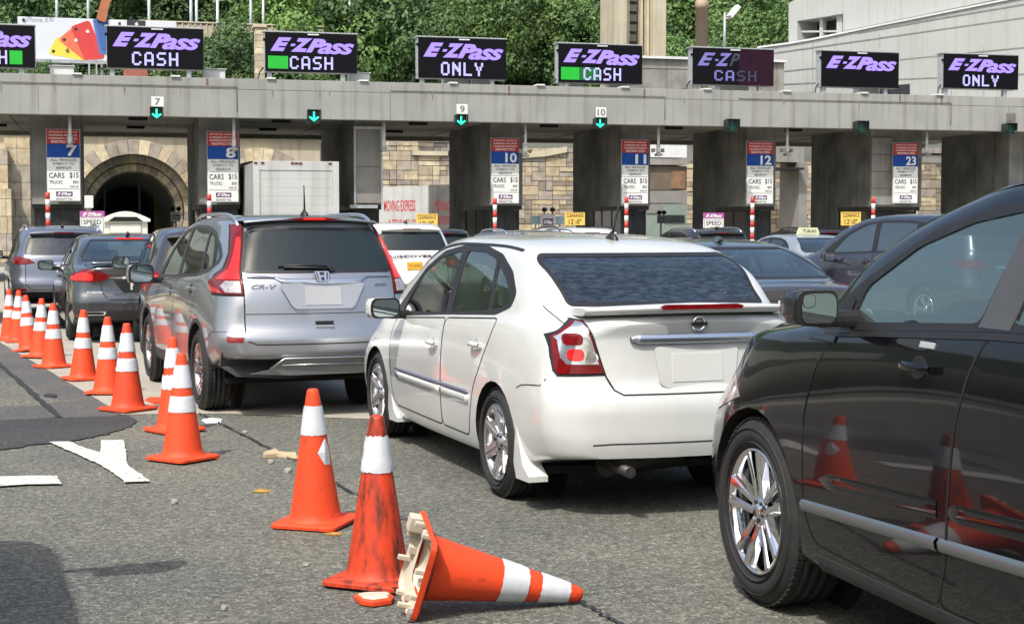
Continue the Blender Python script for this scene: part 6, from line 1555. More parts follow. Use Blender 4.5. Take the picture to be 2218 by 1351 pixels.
sent_l = [('lamp_gasket', M_black, [(-.510, .765), (-.600, 1.055), (-.63, 1.062), (-.70, 1.02), (-.760, .975), (-.768, .86), (-.765, .79), (-.75, .76)], True, 'B', .001),
          ('tail_lamp', M_redlamp, [(-.522, .78), (-.608, 1.043), (-.63, 1.05), (-.697, 1.01), (-.748, .968), (-.757, .865), (-.755, .80), (-.742, .775)], True, 'B', .008),
          ('lamp_bowl', M_silver_lens, [(-.548, .825), (-.610, 1.035), (-.63, 1.043), (-.692, 1.0), (-.740, .965), (-.730, .95), (-.728, .86), (-.705, .825)], True, 'B', .010),
          ('upper_lens', M_redlamp, sq(-.712, -.625, .925, .985, .025), True, 'B', .014), ('stop_lens', M_redglow2, sq(-.70, -.62, .842, .905, .028), True, 'B', .014), ('reverse_ring', M_chrome, circ(-.585, .858, .034), True, 'B', .012), ('reverse_lens', mat('grey_lens', (.16, .17, .17), .15, coat=1, var=.4, vscale=40), circ(-.583, .857, .022), True, 'B', .016)]
WSED = scaled(SEDAN, 1, .95, 1, tumble=.31, rimr=.222, backlight=(.60, 1.115, .61, 1.395, -.80, .25),
  zsh=[(-.96,.96),(-.85,1.00),(-.4,1.035),(.2,1.02),(1.2,.975),(2.2,.905),(2.7,.875),(3.15,.81),(3.45,.71),(3.61,.57)],
  dlo=[(2.44,.905),(2.30,1.00),(1.92,1.265),(1.58,1.385),(1.15,1.43),(.70,1.425),(.38,1.385),(.10,1.29),(-.08,1.17),(-.06,1.09),(.15,1.035),(1.1,.985),(2.2,.915)],
  wins=[('front_window',[(2.17,.955),(1.90,1.23),(1.57,1.345),(1.17,1.39),(1.09,1.0),(1.6,.975)]),('rear_window',[(.98,1.01),(1.05,1.392),(.70,1.388),(.43,1.345),(.30,1.055)]),('quarter_window',[(.25,1.065),(.37,1.32),(.18,1.25),(.01,1.155),(-.01,1.115),(.10,1.08)])],
  doors=[('front_door',[(2.26,.90),(2.30,.78),(2.24,.40),(2.16,.29),(1.04,.29),(1.03,.97)]),('rear_door',[(1.025,.97),(1.035,.29),(.50,.29),(.45,.42),(.37,.60),(.27,.72),(.14,.90),(.08,1.02)])], ztop=[(-.96,1.045),(-.945,1.07),(-.90,1.083),(-.78,1.098),(-.66,1.128),(-.50,1.20),(-.28,1.31),(-.05,1.405),(.15,1.457),(.45,1.49),(.85,1.505),(1.25,1.508),(1.55,1.492),(1.85,1.43),(2.3,1.21),(2.62,1.05),(2.80,1.0),(3.15,.935),(3.42,.83),(3.56,.70),(3.61,.60)])
M_rimS = mat('satin_wheel_cover', (.50, .51, .52), .30, .85, var=.1, vscale=6)
wsed, _c = vehicle(WSED, 'white_sedan', 'white compact sedan with a boot spoiler in the middle foreground, seen from its left rear', 'car', M_W, G_clear, G_back, lamps=sent_l, extra=sentra_extra, ny=100, ns=56, rim='blade7', m_rim=M_rimS, seatm=mat('beige_seat', (.30, .29, .24), .9, var=.15), seatdim=.50, trimm=M_black, handles=False, seam_w=.009)
handle(_c, wsed, 1.20, .80, M_W); handle(_c, wsed, .34, .85, M_W)
place(wsed, .69, 8.96, 19.6)

# ------------------------------------------------------------------ silver SUV (hatch)
M_pewter = mat('pewter', (.16, .165, .17), .3, .7, var=.1)
M_silver = paint('silver_metallic', (.39, .405, .43), .32, .8); M_clad = mat('grey_cladding', (.035, .035, .037), .65, var=.2, vscale=12, bump=.1, bscale=120)
def crv_extra(car, root, gap, made):
    gate = roundpoly([(-.62, .50), (-.655, .62), (-.655, 1.14), (.655, 1.14), (.655, .62), (.62, .50)], .05)
    car.ribbon(gap, [(-.625, 1.17), (-.63, .70), (-.61, .63), (-.54, .605), (.54, .605), (.61, .63), (.63, .70), (.625, 1.17)], 'B', w=.010)
    car.ribbon(gap, [(-.62, .845), (.62, .845)], 'B', w=.006)
    for sg in 'LR': car.ribbon(gap, [(-.86, .71), (-.6, .70), (-.40, .62)], sg, w=.005)
    # spoiler lip and high brake lamp
    mb = MB(); N = 20; v = []
    for i in range(N+1):
        x = -.56+1.12*i/N; e = (abs(x)/.56)**2; y = -.60+.07*e; z = 1.598-.03*e
        v += [(x, y, z), (x, y-.015, z+.008), (x, y+.06, z+.022), (x, y+.32, z+.018), (x, y+.08, z-.012)]
    mb.add(v, [(i*5+j, (i+1)*5+j, (i+1)*5+(j+1) % 5, i*5+(j+1) % 5) for i in range(N) for j in range(5)], True); sp = mb.build('spoiler', M_silver, root)
    mb = MB(); P = [(-.24, 0), (-.10, -.014), (.10, -.014), (.24, 0), (.10, .012), (-.10, .012)]; mb.prism(P, -.625, -.59, 'y', Matrix.Translation((0, 0, 1.604))); mb.build('brake_light', M_redlamp, sp)
    mb = MB(); mb.box(-.09, .09, -.630, -.626, 1.598, 1.611); mb.build('brake_light_glow', M_redglow, sp)
    # wiper
    mb = MB(); pts = [car.hit('B', x, z)[0]+Vector((0, -.018, 0)) for x, z in ((.08, 1.20), (-.05, 1.21), (-.30, 1.215))]; mb.tube(pts, .010, 6); pts = [car.hit('B', x, z)[0]+Vector((0, -.015, 0)) for x, z in ((.06, 1.22), (-.12, 1.23), (-.34, 1.225))]; mb.tube(pts, .008, 6); mb.cyl(car.hit('B', .09, 1.20)[0], car.hit('B', .09, 1.20)[0]+Vector((0, -.04, 0)), .02, n=10); mb.build('wiper', M_black, root)
    # chrome garnish with drooping ends, emblem
    up = lambda x: 1.120-(.022 if abs(x) < .30 else 0)*1.0
    mb = MB(); N = 40; v = []
    for i in range(N+1):
        x = -.60+1.2*i/N; a = abs(x); zt = 1.153-.028*smooth01((.50-a)/.25); zb = (1.135 if a > .40 else 1.135-.055*smooth01((.40-a)/.10))-.0
        pt, _ = car.hit('B', x, zt); pb, _ = car.hit('B', x, zb); v += [(x, pt.y-.002, zt), (x, pt.y-.016, zt-.004), (x, pb.y-.018, zb+.004), (x, pb.y-.002, zb)]
    mb.add(v, [(i*4+j, (i+1)*4+j, (i+1)*4+j+1, i*4+j+1) for i in range(N) for j in range(3)], True); mb.build('chrome_garnish', M_silverbar, root)
    F = car.frame('B', 0, 1.125); mb = MB(); fr = roundpoly([(-.062, .048), (.062, .048), (.045, -.048), (-.045, -.048)], .015)
    mb.prism(fr, -.028, -.020, 'y', F); mb.build('emblem_plate', M_black, root)
    mb = MB(); n = len(fr); inn = [(a*.84, b*.82) for a, b in fr]; v = [F @ Vector((a, -.032, b)) for a, b in fr]+[F @ Vector((a, -.032, b)) for a, b in inn]; mb.add(v, [(i, (i+1) % n, n+(i+1) % n, n+i) for i in range(n)])
    for sg in (-1, 1): mb.prism([(sg*.040, .040), (sg*.022, .040), (sg*.016, .006), (sg*.013, -.038), (sg*.030, -.038), (sg*.033, 0)], -.033, -.026, 'y', F)
    mb.prism([(-.018, .008), (.018, .008), (.015, -.008), (-.015, -.008)], -.033, -.026, 'y', F); mb.build('emblem', M_chrome, root)
    F = car.frame('B', -.47, 1.06); mb = MB(); fit_text(mb, 'CR-V', -.10, .10, -.018, .018, -.003, .3, .01, M2=F, ext=.002); mb.build('model_lettering', M_pewter, root)
    F = car.frame('B', .50, 1.065); mb = MB(); fit_text(mb, 'AWD', -.055, .055, -.012, .012, -.003, .3, .01, M2=F, ext=.002); mb.build('drive_lettering', M_pewter, root)
    # plate recess with blank plate
    F = car.frame('B', 0, .985); mb = MB(); fr = roundpoly([(-.36, .105), (.36, .105), (.25, -.105), (-.25, -.105)], .04); 
    mb.prism(fr, -.0015, .003, 'y', F); mb.build('plate_recess', mat('recess_silver', (.44, .45, .47), .4, .6, var=.05), root)
    mb = MB(); mb.bbox(-.152, .152, -.006, -.002, -.076, .076, .002, M=F); mb.build('licence_plate', mat('plate_grey', (.36, .37, .385), .5, var=.05), root)
    F = car.frame('B', .0, .755); mb = MB(); mb.bbox(-.075, .075, -.006, .004, -.002, .03, .01, M=F); mb.build('release_recess', M_dark, root); mb = MB(); mb.bbox(-.075, .075, -.012, .004, -.022, -.004, .006, M=F); mb.build('release_handle', M_silver, root)
    # lower diffuser: black with a silver skid plate
    mb = MB(); P = [(-.60, .37), (-.44, .405), (-.33, .49), (.33, .49), (.44, .405), (.60, .37), (.30, .355), (-.30, .355)]
    v = [];
    for (x, z) in P: p, _ = car.hit('B', x, max(z, .52)); v.append((x, p.y-.012+max(0, .48-z)*.35, z))
    mb.add(v+[(a, b+.02, c) for a, b, c in v], [tuple(range(8)), tuple(range(15, 7, -1))]+[(i, (i+1) % 8, 8+(i+1) % 8, 8+i) for i in range(8)]); mb.build('skid_plate', mat('satin_silver_skid', (.30, .31, .31), .4, .6, var=.1), root)
    mb = MB()
    for line in (([(-.45, .415), (-.34, .493), (.34, .493), (.45, .415)]), ([(-.36, .44), (.36, .44)])):
        pts = [Vector((x, car.hit('B', x, .53)[0].y-.018+max(0, .48-z)*.35, z)) for x, z in line]; mb.tube(pts, .007, 6)
    mb.build('skid_highlight', M_alu, root)
    mb = MB(); 
    P = [(-.80, .545), (-.80, .42), (-.68, .34), (-.30, .32), (.30, .32), (.68, .34), (.80, .42), (.80, .545)]
    v = [(x, -.92+.17*(abs(x)/.80)**3+(.545-z)*.4, z) for x, z in P]; mb.add(v+[(a*.95, b+.5, c) for a, b, c in v], [tuple(range(8))]+[(i, (i+1) % 8, 8+(i+1) % 8, 8+i) for i in range(8)]); mb.build('lower_valance', M_clad, root)
    # roof rails
    for sg in (-1, 1):
        mb = MB(); pts = []
        for i in range(15):
            t = i/14; y = -.38+1.85*t; x = sg*(.57+.015*math.sin(math.pi*t)); z = car.hit('T', x, y)[0].z+(.045*math.sin(math.pi*t)**.35 if 0 < t < 1 else -.01); pts.append(Vector((x, y, z)))
        mb.tube(pts, .016, 10)
        mb.build('roof_rail', M_silverbar, root)
    antenna(root, -.30, 1.638, L=.22, ang=-4)
    mirror(root, 2.0, 1.09, .81, M_silver, (.24, .18), -.12, arm=.13, rnd=.06)
crv_l = [('arch_trim', M_clad, circ(0, .345, .432, n=40), False, 'L', .004), ('arch_trim', M_clad, circ(0, .345, .432, n=40), False, 'R', .004), ('arch_trim', M_clad, circ(2.62, .345, .432, n=40), False, 'L', .004), ('arch_trim', M_clad, circ(2.62, .345, .432, n=40), False, 'R', .004),
         ('lower_cladding', M_clad, [(.44, .20), (2.18, .20), (2.18, .375), (.44, .375)], False, 'L', .004), ('lower_cladding', M_clad, [(.44, .20), (2.18, .20), (2.18, .375), (.44, .375)], False, 'R', .004),
         ('lamp_gasket', M_black, [(-.620, .985), (-.620, 1.17), (-.540, 1.56), (-.615, 1.56), (-.675, 1.33), (-.725, 1.20), (-.845, 1.055), (-.845, .985)], True, 'B', .001),
         ('tail_lamp', M_redlamp, [(-.632, 1.0), (-.632, 1.17), (-.553, 1.55), (-.605, 1.55), (-.663, 1.33), (-.713, 1.20), (-.828, 1.055), (-.835, 1.035), (-.835, 1.0)], True, 'B', .012),
         ('stop_lens', M_redglow, [(-.642, 1.115), (-.640, 1.17), (-.580, 1.45), (-.605, 1.45), (-.65, 1.31), (-.695, 1.20), (-.765, 1.115)], True, 'B', .014), ('stop_side', M_redglow2, [(-.82, 1.01), (-.765, 1.01), (-.80, 1.06), (-.825, 1.04)], True, 'B', .015),
         ('reverse_lens', M_clear, [(-.645, 1.012), (-.645, 1.10), (-.735, 1.10), (-.765, 1.06), (-.745, 1.012)], True, 'B', .016), ('reflector', mat('red_reflector', (.22, .01, .015), .3, coat=1, var=.2, vscale=60), sq(-.77, -.65, .625, .67, .008), True, 'B', .004)]
G_crvs = glass('glass_smoke', (.35, .38, .36), .12, .6)
CSUV = scaled(SUV, 1, .95, 1, backlight=(.625, 1.165, .545, 1.535, -1.2, .2))
crv, _c = vehicle(CSUV, 'silver_suv', 'silver compact SUV with tall lit brake lamps, left of the white sedan', 'car', M_silver, G_crvs, G_priv, lamps=crv_l, extra=crv_extra, ny=100, ns=56, rim='y5', seatm=M_seat, seatdim=.62, trimm=mat('trim_grey_black', (.02, .02, .021), .3, var=.1))
place(crv, -1.86, 13.11, 22.3)

# ------------------------------------------------------------------ black SUV, right foreground
M_blk = mat('paint_gloss_black', (.004, .0045, .006), .15, coat=.8, spec=.12, var=.1, backdark=True)
M_pill = mat('grey_pillar_film', (.055, .055, .055), .35, var=.1, coat=.4)
EDGE = scaled(SUV, 2.824/2.62, 1.055, 1.0, wr=.385, rimr=.262, tw=.245)
EDGE['ztop'] = [(-1.0,1.58),(-.98,1.62),(-.8,1.68),(-.2,1.74),(.6,1.765),(1.0,1.76),(1.35,1.735),(1.65,1.67),(2.0,1.55),(2.3,1.39),(2.62,1.235),(2.82,1.20),(3.2,1.15),(3.5,1.06),(3.66,.95),(3.74,.78)]
EDGE['zsh'] = [(-1.0,1.25),(-.5,1.27),(.0,1.265),(.6,1.25),(1.2,1.228),(2.0,1.185),(2.4,1.155),(2.7,1.13),(3.1,1.085),(3.45,.99),(3.62,.88),(3.74,.72)]
EDGE['rear'] = -1.0; EDGE['front'] = 3.74; EDGE['nose'] = [(.3, .1), (.45, 0), (.7, .03), (.85, .08), (1.05, .16)]
EDGE['wins'] = [('front_window', [(2.12, 1.205), (2.08, 1.335), (1.80, 1.482), (1.50, 1.565), (1.17, 1.608), (1.285, 1.252)]), ('rear_window', [(1.11, 1.26), (1.0, 1.612), (.40, 1.60), (.10, 1.565), (.16, 1.285)]), ('quarter_window', [(.05, 1.295), (-.02, 1.55), (-.30, 1.485), (-.45, 1.39), (-.32, 1.31)])]
EDGE['dlo'] = [(2.44, 1.17), (2.12, 1.36), (1.72, 1.545), (1.35, 1.625), (.8, 1.636), (.2, 1.612), (-.25, 1.54), (-.52, 1.40), (-.40, 1.29), (.0, 1.272), (1.2, 1.232), (2.3, 1.165)]
EDGE['doors'] = [('front_door', [(2.20, 1.155), (2.31, 1.03), (2.36, .85), (2.35, .48), (2.28, .36), (1.42, .33), (1.35, .50), (1.32, .95), (1.27, 1.10), (1.20, 1.225)]), ('rear_door', [(1.195, 1.225), (1.265, 1.10), (1.315, .95), (1.345, .50), (1.415, .33), (.62, .33), (.55, .45), (.42, .66), (.22, .85), (.12, 1.26)])]
def edge_extra(car, root, gap, made):
    mb = MB()
    for sd, sg in (('L', -1), ('R', 1)):
        # black belt strip along window base and chrome strip on the lower doors
        car.ribbon(mb, [(2.30, 1.148), (1.9, 1.176), (1.2, 1.216), (.15, 1.25)], sd, w=.022, off=.004)
    mb.build('belt_strip', M_black, root, recalc=False)
    for sd, sg in (('L', -1), ('R', 1)):
        for (y0, y1) in ((2.36, 1.40), (1.38, .66)):
            mb = MB(); v = []; N = 14
            for i in range(N+1):
                y = y0+(y1-y0)*i/N; z = .50+.045*(2.36-y); p, _ = car.hit(sd, y, z); v += [(p.x-sg*.004, y, z-.030), (p.x+sg*.008, y, z-.018), (p.x+sg*.012, y, z+.006), (p.x-sg*.004, y, z+.024)]
            mb.add(v, [(i*4+j, (i+1)*4+j, (i+1)*4+j+1, i*4+j+1) for i in range(N) for j in range(3)], True); mb.add([v[j] for j in range(4)], [(0, 1, 2, 3)]); mb.build('chrome_strip', M_stripbar, root)
            mb = MB(); v = []
            for i in range(N+1):
                y = y0-.14*(1 if y0 > 1.5 else .2)+(y1-y0+.14)*i/N; z = .61+.045*(2.36-y); p, _ = car.hit(sd, y, z); e = min(1, i/1.2, 1); v += [(p.x-sg*.002, y, z-.036*e), (p.x+sg*.003*e, y, z-.026*e), (p.x+sg*.003*e, y, z+.022*e), (p.x-sg*.002, y, z+.034*e)]
            mb.add(v, [(i*4+j, (i+1)*4+j, (i+1)*4+j+1, i*4+j+1) for i in range(N) for j in range(3)], True); mb.build('door_moulding', M_blk, root)
        # keypad chip above the handle
        F = car.frame(sd, 1.53, 1.165); mb = MB(); mb.bbox(-.045, .045, -.008, .002, -.011, .011, .004, M=F); mb.build('keypad', M_steel, root)
        F = car.frame(sd, 2.30, 1.135); mb = MB(); mb.bbox(-.11, .11, -.007, .002, -.013, .013, .004, M=F); mb.build('fender_trim', M_blk, root)
        handle(car, root, 1.555, 1.09, M_blk, .19, side=sd, keyhole=True); handle(car, root, .42, 1.11, M_blk, .21, side=sd)
    # roof side: drip rail line
    for sg in (-1, 1):
        mb = MB(); car.ribbon(mb, [(sg*.70, .0), (sg*.71, .6), (sg*.70, 1.2), (sg*.695, 1.6), (sg*.72, 2.0), (sg*.755, 2.4)], 'T', w=.018, off=.004); mb.build('roof_moulding', M_black, root, recalc=False)
    # side pillar panel ahead of the front glass
    for sd, sg in (('L', -1), ('R', 1)):
        mb = MB(); car.ribbon(mb, [(2.19, 1.185), (2.17, 1.24), (2.15, 1.29)], sd, w=.05, off=.006); mb.build('mirror_sail', M_black, root, recalc=False)
    mirror(root, 2.08, 1.265, .885, mat('mirror_black', (.012, .012, .013), .3, coat=.6, var=.1), (.160, .125), -.10, arm=.16, rnd=.035, blind=True)
    # front lamp edge seen at the nose
    mb = MB()
    P = [(3.18, .90), (3.45, .86), (3.60, .78), (3.55, .70), (3.35, .74), (3.20, .80)]
edge_l = [('b_pillar', M_pill, [(1.28, 1.24), (1.165, 1.63), (1.0, 1.63), (1.11, 1.24)], False, 'L', .003), ('b_pillar', M_pill, [(1.28, 1.24), (1.165, 1.63), (1.0, 1.63), (1.11, 1.24)], False, 'R', .003),
          ('headlamp', M_clear, [(2.98, .84), (3.1, .93), (3.35, .92), (3.6, .86), (3.6, .72), (3.25, .76)], False, 'L', .004), ('headlamp', M_clear, [(2.98, .84), (3.1, .93), (3.35, .92), (3.6, .86), (3.6, .72), (3.25, .76)], False, 'R', .004),
          ('sill', M_clad, [(.48, .2), (2.28, .2), (2.28, .325), (.48, .325)], False, 'L', .004), ('sill', M_clad, [(.48, .2), (2.28, .2), (2.28, .325), (.48, .325)], False, 'R', .004),
          ('tail_lamp', M_redlamp, sq(-.92, -.70, .93, 1.12, .03), True, 'B', .004)]
G_edge = glass('glass_green_clear', (.66, .78, .72), .17, .95, sky_sheen=(.25, .3, .27), gcol=(.88, 1, .92))  # pale diffuse share paints the hazy sky's reflection into this glass
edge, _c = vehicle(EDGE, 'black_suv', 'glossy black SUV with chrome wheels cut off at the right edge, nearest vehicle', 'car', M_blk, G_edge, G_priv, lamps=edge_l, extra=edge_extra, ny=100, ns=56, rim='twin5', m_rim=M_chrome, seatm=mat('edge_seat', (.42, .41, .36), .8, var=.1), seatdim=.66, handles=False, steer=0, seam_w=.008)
place(edge, 2.655, 3.734, 15.5)

# ------------------------------------------------------------------ dark grey saloon, left
M_dgrey = paint('dark_grey_metallic', (.085, .095, .105), .22, .75)
M_fus = scaled(SEDAN, 1.06, 1.03, .985, wr=.325, rimr=.22, tw=.22)
def fus_extra(car, root, gap, made):
    car.ribbon(gap, [(-.70, 1.06), (-.55, .99), (-.50, .70), (-.42, .60), (.42, .60), (.50, .70), (.55, .99), (.70, 1.06)], 'B', w=.012)
    mb = MB(); 
    for i in range(1): 
        pts = [(-.60, .90), (-.3, .895), (0, .893), (.3, .895), (.60, .90)]; car.ribbon(mb, pts, 'B', w=.018, off=.008)
    mb.build('chrome_bar', M_chrome, root, recalc=False)
    mb = MB(); N = 16; v = []
    for i in range(N+1):
        x = -.62+1.24*i/N; e = (abs(x)/.62)**2; v += [(x, -.985+.10*e, 1.07), (x, -1.03+.12*e, 1.105), (x, -.90+.1*e, 1.10), (x, -.85+.1*e, 1.07)]
    mb.add(v, [(i*4+j, (i+1)*4+j, (i+1)*4+(j+1) % 4, i*4+(j+1) % 4) for i in range(N) for j in range(4)], True); mb.build('spoiler', M_dgrey, root)
    F = car.frame('B', 0, .80); mb = MB(); mb.prism(roundpoly([(-.36, .07), (.36, .07), (.22, -.11), (-.22, -.11)], .03), -.003, .004, 'y', F); mb.build('plate_recess', M_black, root)
    F = car.frame('B', .02, .80); mb = MB(); mb.bbox(-.152, .152, -.014, -.005, -.07, .076, .004, M=F); pl = mb.build('licence_plate', M_signwhite, root)
    mb = MB(); fit_text(mb, 'UFE', -.115, .0, -.045, .04, -.0145, M2=F, ext=.001); mb.build('plate_lettering', M_ink, root)
    F = car.frame('B', -.60, .70); mb = MB(); fit_text(mb, 'FUSION', -.10, .10, -.016, .016, -.003, .1, .01, M2=F, ext=.002); mb.build('model_lettering', M_chrome, root)
    for sg in (-1, 1):
        F = car.frame('B', sg*.60, .42); mb = MB(); mb.prism(roundpoly([(-.13, -.025), (.13, -.025), (.15, .025), (-.15, .025)], .02), -.012, .004, 'y', F); ex = mb.build('exhaust_tip', M_chrome, root); mb = MB(); mb.prism(roundpoly([(-.11, -.016), (.11, -.016), (.12, .016), (-.12, .016)], .012), -.014, -.0125, 'y', F); mb.build('exhaust_opening', M_dark, ex)
    mb = MB(); p, n = car.hit('B', 0, 1.41); mb.bbox(-.19, .19, p.y-.02, p.y+.03, 1.408, 1.425, .006); mb.build('brake_light', M_redglow, root)
    antenna(root, .62, 1.462, fin=True, m=M_black); mirror(root, 2.2, 1.0, .85, M_dgrey, (.23, .15), -.12, arm=.14)
fus_l = [('lower_valance', M_black, [(-.86, .2), (.86, .2), (.86, .36), (.60, .40), (.45, .46), (-.45, .46), (-.60, .40), (-.86, .36)], False, 'B', .002),
         ('tail_lamp', M_redlamp, roundpoly([(-.38, .915), (-.52, .985), (-.70, 1.01), (-.93, .92), (-.93, .85), (-.62, .835), (-.48, .86)], .02), True, 'B', .010), ('stop_lens', M_redglow, roundpoly([(-.62, .86), (-.62, .95), (-.76, .97), (-.88, .90), (-.88, .865)], .02), True, 'B', .013)]
fus, _c = vehicle(M_fus, 'grey_saloon', 'dark grey saloon with lit slim tail lamps behind the row of cones on the left', 'car', M_dgrey, G_clear, G_teal, lamps=fus_l, extra=fus_extra, ny=90, ns=50, rim='y5', seatdim=.50)
place(fus, -5.38, 21.6, 20.0)

# ------------------------------------------------------------------ other traffic
M_bgrey = paint('blue_grey_metallic', (.17, .19, .24), .26, .7)
def suv_extra(col, rails=True, plate=None, text=None, fin=True, bar=True, gloss=None, badge=False):
    def ex(car, root, gap, made):
        S = car.P; zr = S['ztop'][5][1]; yr = S['rear']
        car.ribbon(gap, [(-.66, 1.10), (-.67, .62), (-.58, .53), (.58, .53), (.67, .62), (.66, 1.10)], 'B', w=.012)
        p, n = car.hit('B', 0, S['backlight'][3]+.02); 
        mb = MB(); N = 14; v = []
        for i in range(N+1):
            x = -.58+1.16*i/N; e = (abs(x)/.58)**2; y = p.y-.07+.05*e; z = S['backlight'][3]+.045-.02*e; v += [(x, y, z), (x, y+.01, z+.025), (x, y+.28, z+.035), (x, y+.12, z-.02)]
        mb.add(v, [(i*4+j, (i+1)*4+j, (i+1)*4+(j+1) % 4, i*4+(j+1) % 4) for i in range(N) for j in range(4)], True); sp = mb.build('spoiler', col, root)
        mb = MB(); mb.bbox(-.17, .17, p.y-.085, p.y-.05, S['backlight'][3]+.042, S['backlight'][3]+.062, .006); mb.build('brake_light', M_redlamp, sp)
        if rails:
            for sg in (-1, 1):
                mb = MB(); pts = []
                for i in range(13):
                    t = i/12; y = -.35+1.8*t; x = sg*.60*S['W']/.91; q = car.hit('T', x, y)[0]; pts.append(Vector((x, y, q.z+.05*math.sin(math.pi*t)**.35-.005)))
                mb.tube(pts, .018, 8); mb.build('roof_rail', M_silverbar if rails == 1 else M_black, root)
        if fin: antenna(root, -.15, car.hit('T', 0, -.15)[0].z-.004, fin=True)
        F = car.frame('B', 0, .88)
        mb = MB(); mb.bbox(-.152, .152, -.014, -.003, -.076, .076, .004, M=F); mb.build('licence_plate', plate or M_signwhite, root)
        mb = MB(); fit_text(mb, 'T7-N97E' if plate else 'LXR 20', -.12, .12, -.03, .03, -.0145, M2=F, ext=.001); mb.build('plate_lettering', M_ink, root)
        if bar: mb = MB(); car.ribbon(mb, [(-.40, .985), (.40, .985)], 'B', w=.03, off=.008); mb.build('chrome_bar', M_silverbar, root, recalc=False)
        if text:
            F = car.frame('B', 0, 1.065); mb = MB(); fit_text(mb, text, -.47, .47, -.024, .024, -.003, 0, .012, M2=F, ext=.006, space=1.0); mb.build('model_lettering', M_ink, root)
        if badge:
            F = car.frame('B', .60, .93); mb = MB(); mb.lathe([(0, -.004), (.05, -.004)], 18, 'y', F @ Matrix.Scale(.6, 4, (0, 0, 1))); mb.build('badge', M_steel, root)
        mirror(root, 2.0*S['wb']/2.62, 1.09, S['W']-.05, col, (.23, .16), -.12, arm=.12)
    return ex
def suv_lamps(kind):
    if kind == 'horizontal': return [('tail_lamp', M_redlamp, roundpoly([(-.50, .99), (-.62, 1.07), (-.78, 1.10), (-.95, 1.05), (-.95, .98), (-.70, .96)], .02), True, 'B', .010), ('reflector', M_redlamp, sq(-.84, -.66, .50, .545, .01), True, 'B', .004)]
    if kind == 'lit': return [('tail_lamp', M_redlamp, roundpoly([(-.66, .86), (-.62, 1.02), (-.78, 1.05), (-.95, 1.0), (-.95, .88)], .02), True, 'B', .010), ('stop_lens', M_redglow, roundpoly([(-.70, .90), (-.70, 1.0), (-.82, 1.0), (-.82, .90)], .02), True, 'B', .013)]
    return [('tail_lamp', M_redlamp, roundpoly([(-.66, .88), (-.66, 1.12), (-.90, 1.12), (-.92, .88)], .02), True, 'B', .010)]
def mk_suv(label, col, x, y, hd, sc_=(1, 1, 1), lamps='plain', glassm=None, backm=None, ny=60, ns=36, name='suv', **k):
    S = scaled(SUV, *sc_, wr=.35, rimr=.225, tw=.22)
    r, c = vehicle(S, name, label, 'car', col, glassm or G_tint, backm or G_priv, lamps=suv_lamps(lamps), extra=suv_extra(col, **k), ny=ny, ns=ns, hi=False, seatdim=.62)
    place(r, x, y, hd); return r
mk_suv('blue grey SUV with silver roof rails at the far left behind the cones', M_bgrey, -8.15, 27.6, 20, (1.04, 1.02, .995), 'horizontal', G_tint, G_back, ny=76, ns=42)
mk_suv('dark hatchback squeezed between the grey saloon and the silver SUV', paint('charcoal', (.045, .045, .05), .2, .5), -3.68, 18.75, 16.5, (.97, .97, .955), 'lit', G_crvs, G_priv, rails=False, fin=False, name='dark_hatchback')
M_white2 = paint('plain_white', (.74, .75, .75), .3)
mk_suv('white SUV with an orange number plate between the silver SUV and the white sedan', M_white2, -2.12, 29.8, 17.5, (1.0, 1.03, 1.035), 'lit', G_tint, G_priv, plate=mat('orange_plate', (.72, .36, .03), .5, var=.08), text='DISCOVERY', rails=False, bar=False, badge=True)
M_blk2 = paint('black_far', (.012, .013, .016), .18)
mk_suv('black SUV just beyond the right side of the white SUV with the orange plate', M_blk2, -1.75, 35.5, 16, (1.0, 1.02, .985), 'lit', rails=False, fin=False)
mk_suv('dark blue grey estate with roof rails partly above the front of the white sedan roof', paint('steel_blue', (.10, .12, .15), .24, .6), .42, 27.2, 17, (1.0, 1.02, .935), 'plain', G_tint, G_priv, fin=False)
mk_suv('white SUV roof with black rear glass rising behind the white sedan roof', M_white2, 1.55, 33.5, 15, (1.0, 1.03, .985), 'plain', rails=2, fin=False)
mk_suv('black SUV with silver roof rails behind the right end of the white sedan roof', M_blk2, 4.95, 37.5, 14, (1.02, 1.0, .98), 'plain', rails=1)
mk_suv('black SUV roof beyond the silver taxi', M_blk2, 8.6, 42.5, 12, (1.03, 1.03, .99), 'plain', rails=2, fin=False)
# dark wagon in profile behind the black SUV's pillar
mk_suv('dark slate blue wagon in side view beyond the black SUV window frame', paint('slate_blue', (.055, .06, .085), .2, .6), 6.95, 23.0, 24, (1.10, 1.03, 1.075), 'horizontal', glass('glass_smoke_blue', (.12, .14, .16), .16, .4), G_priv, rails=False, fin=False, ny=76, ns=42)

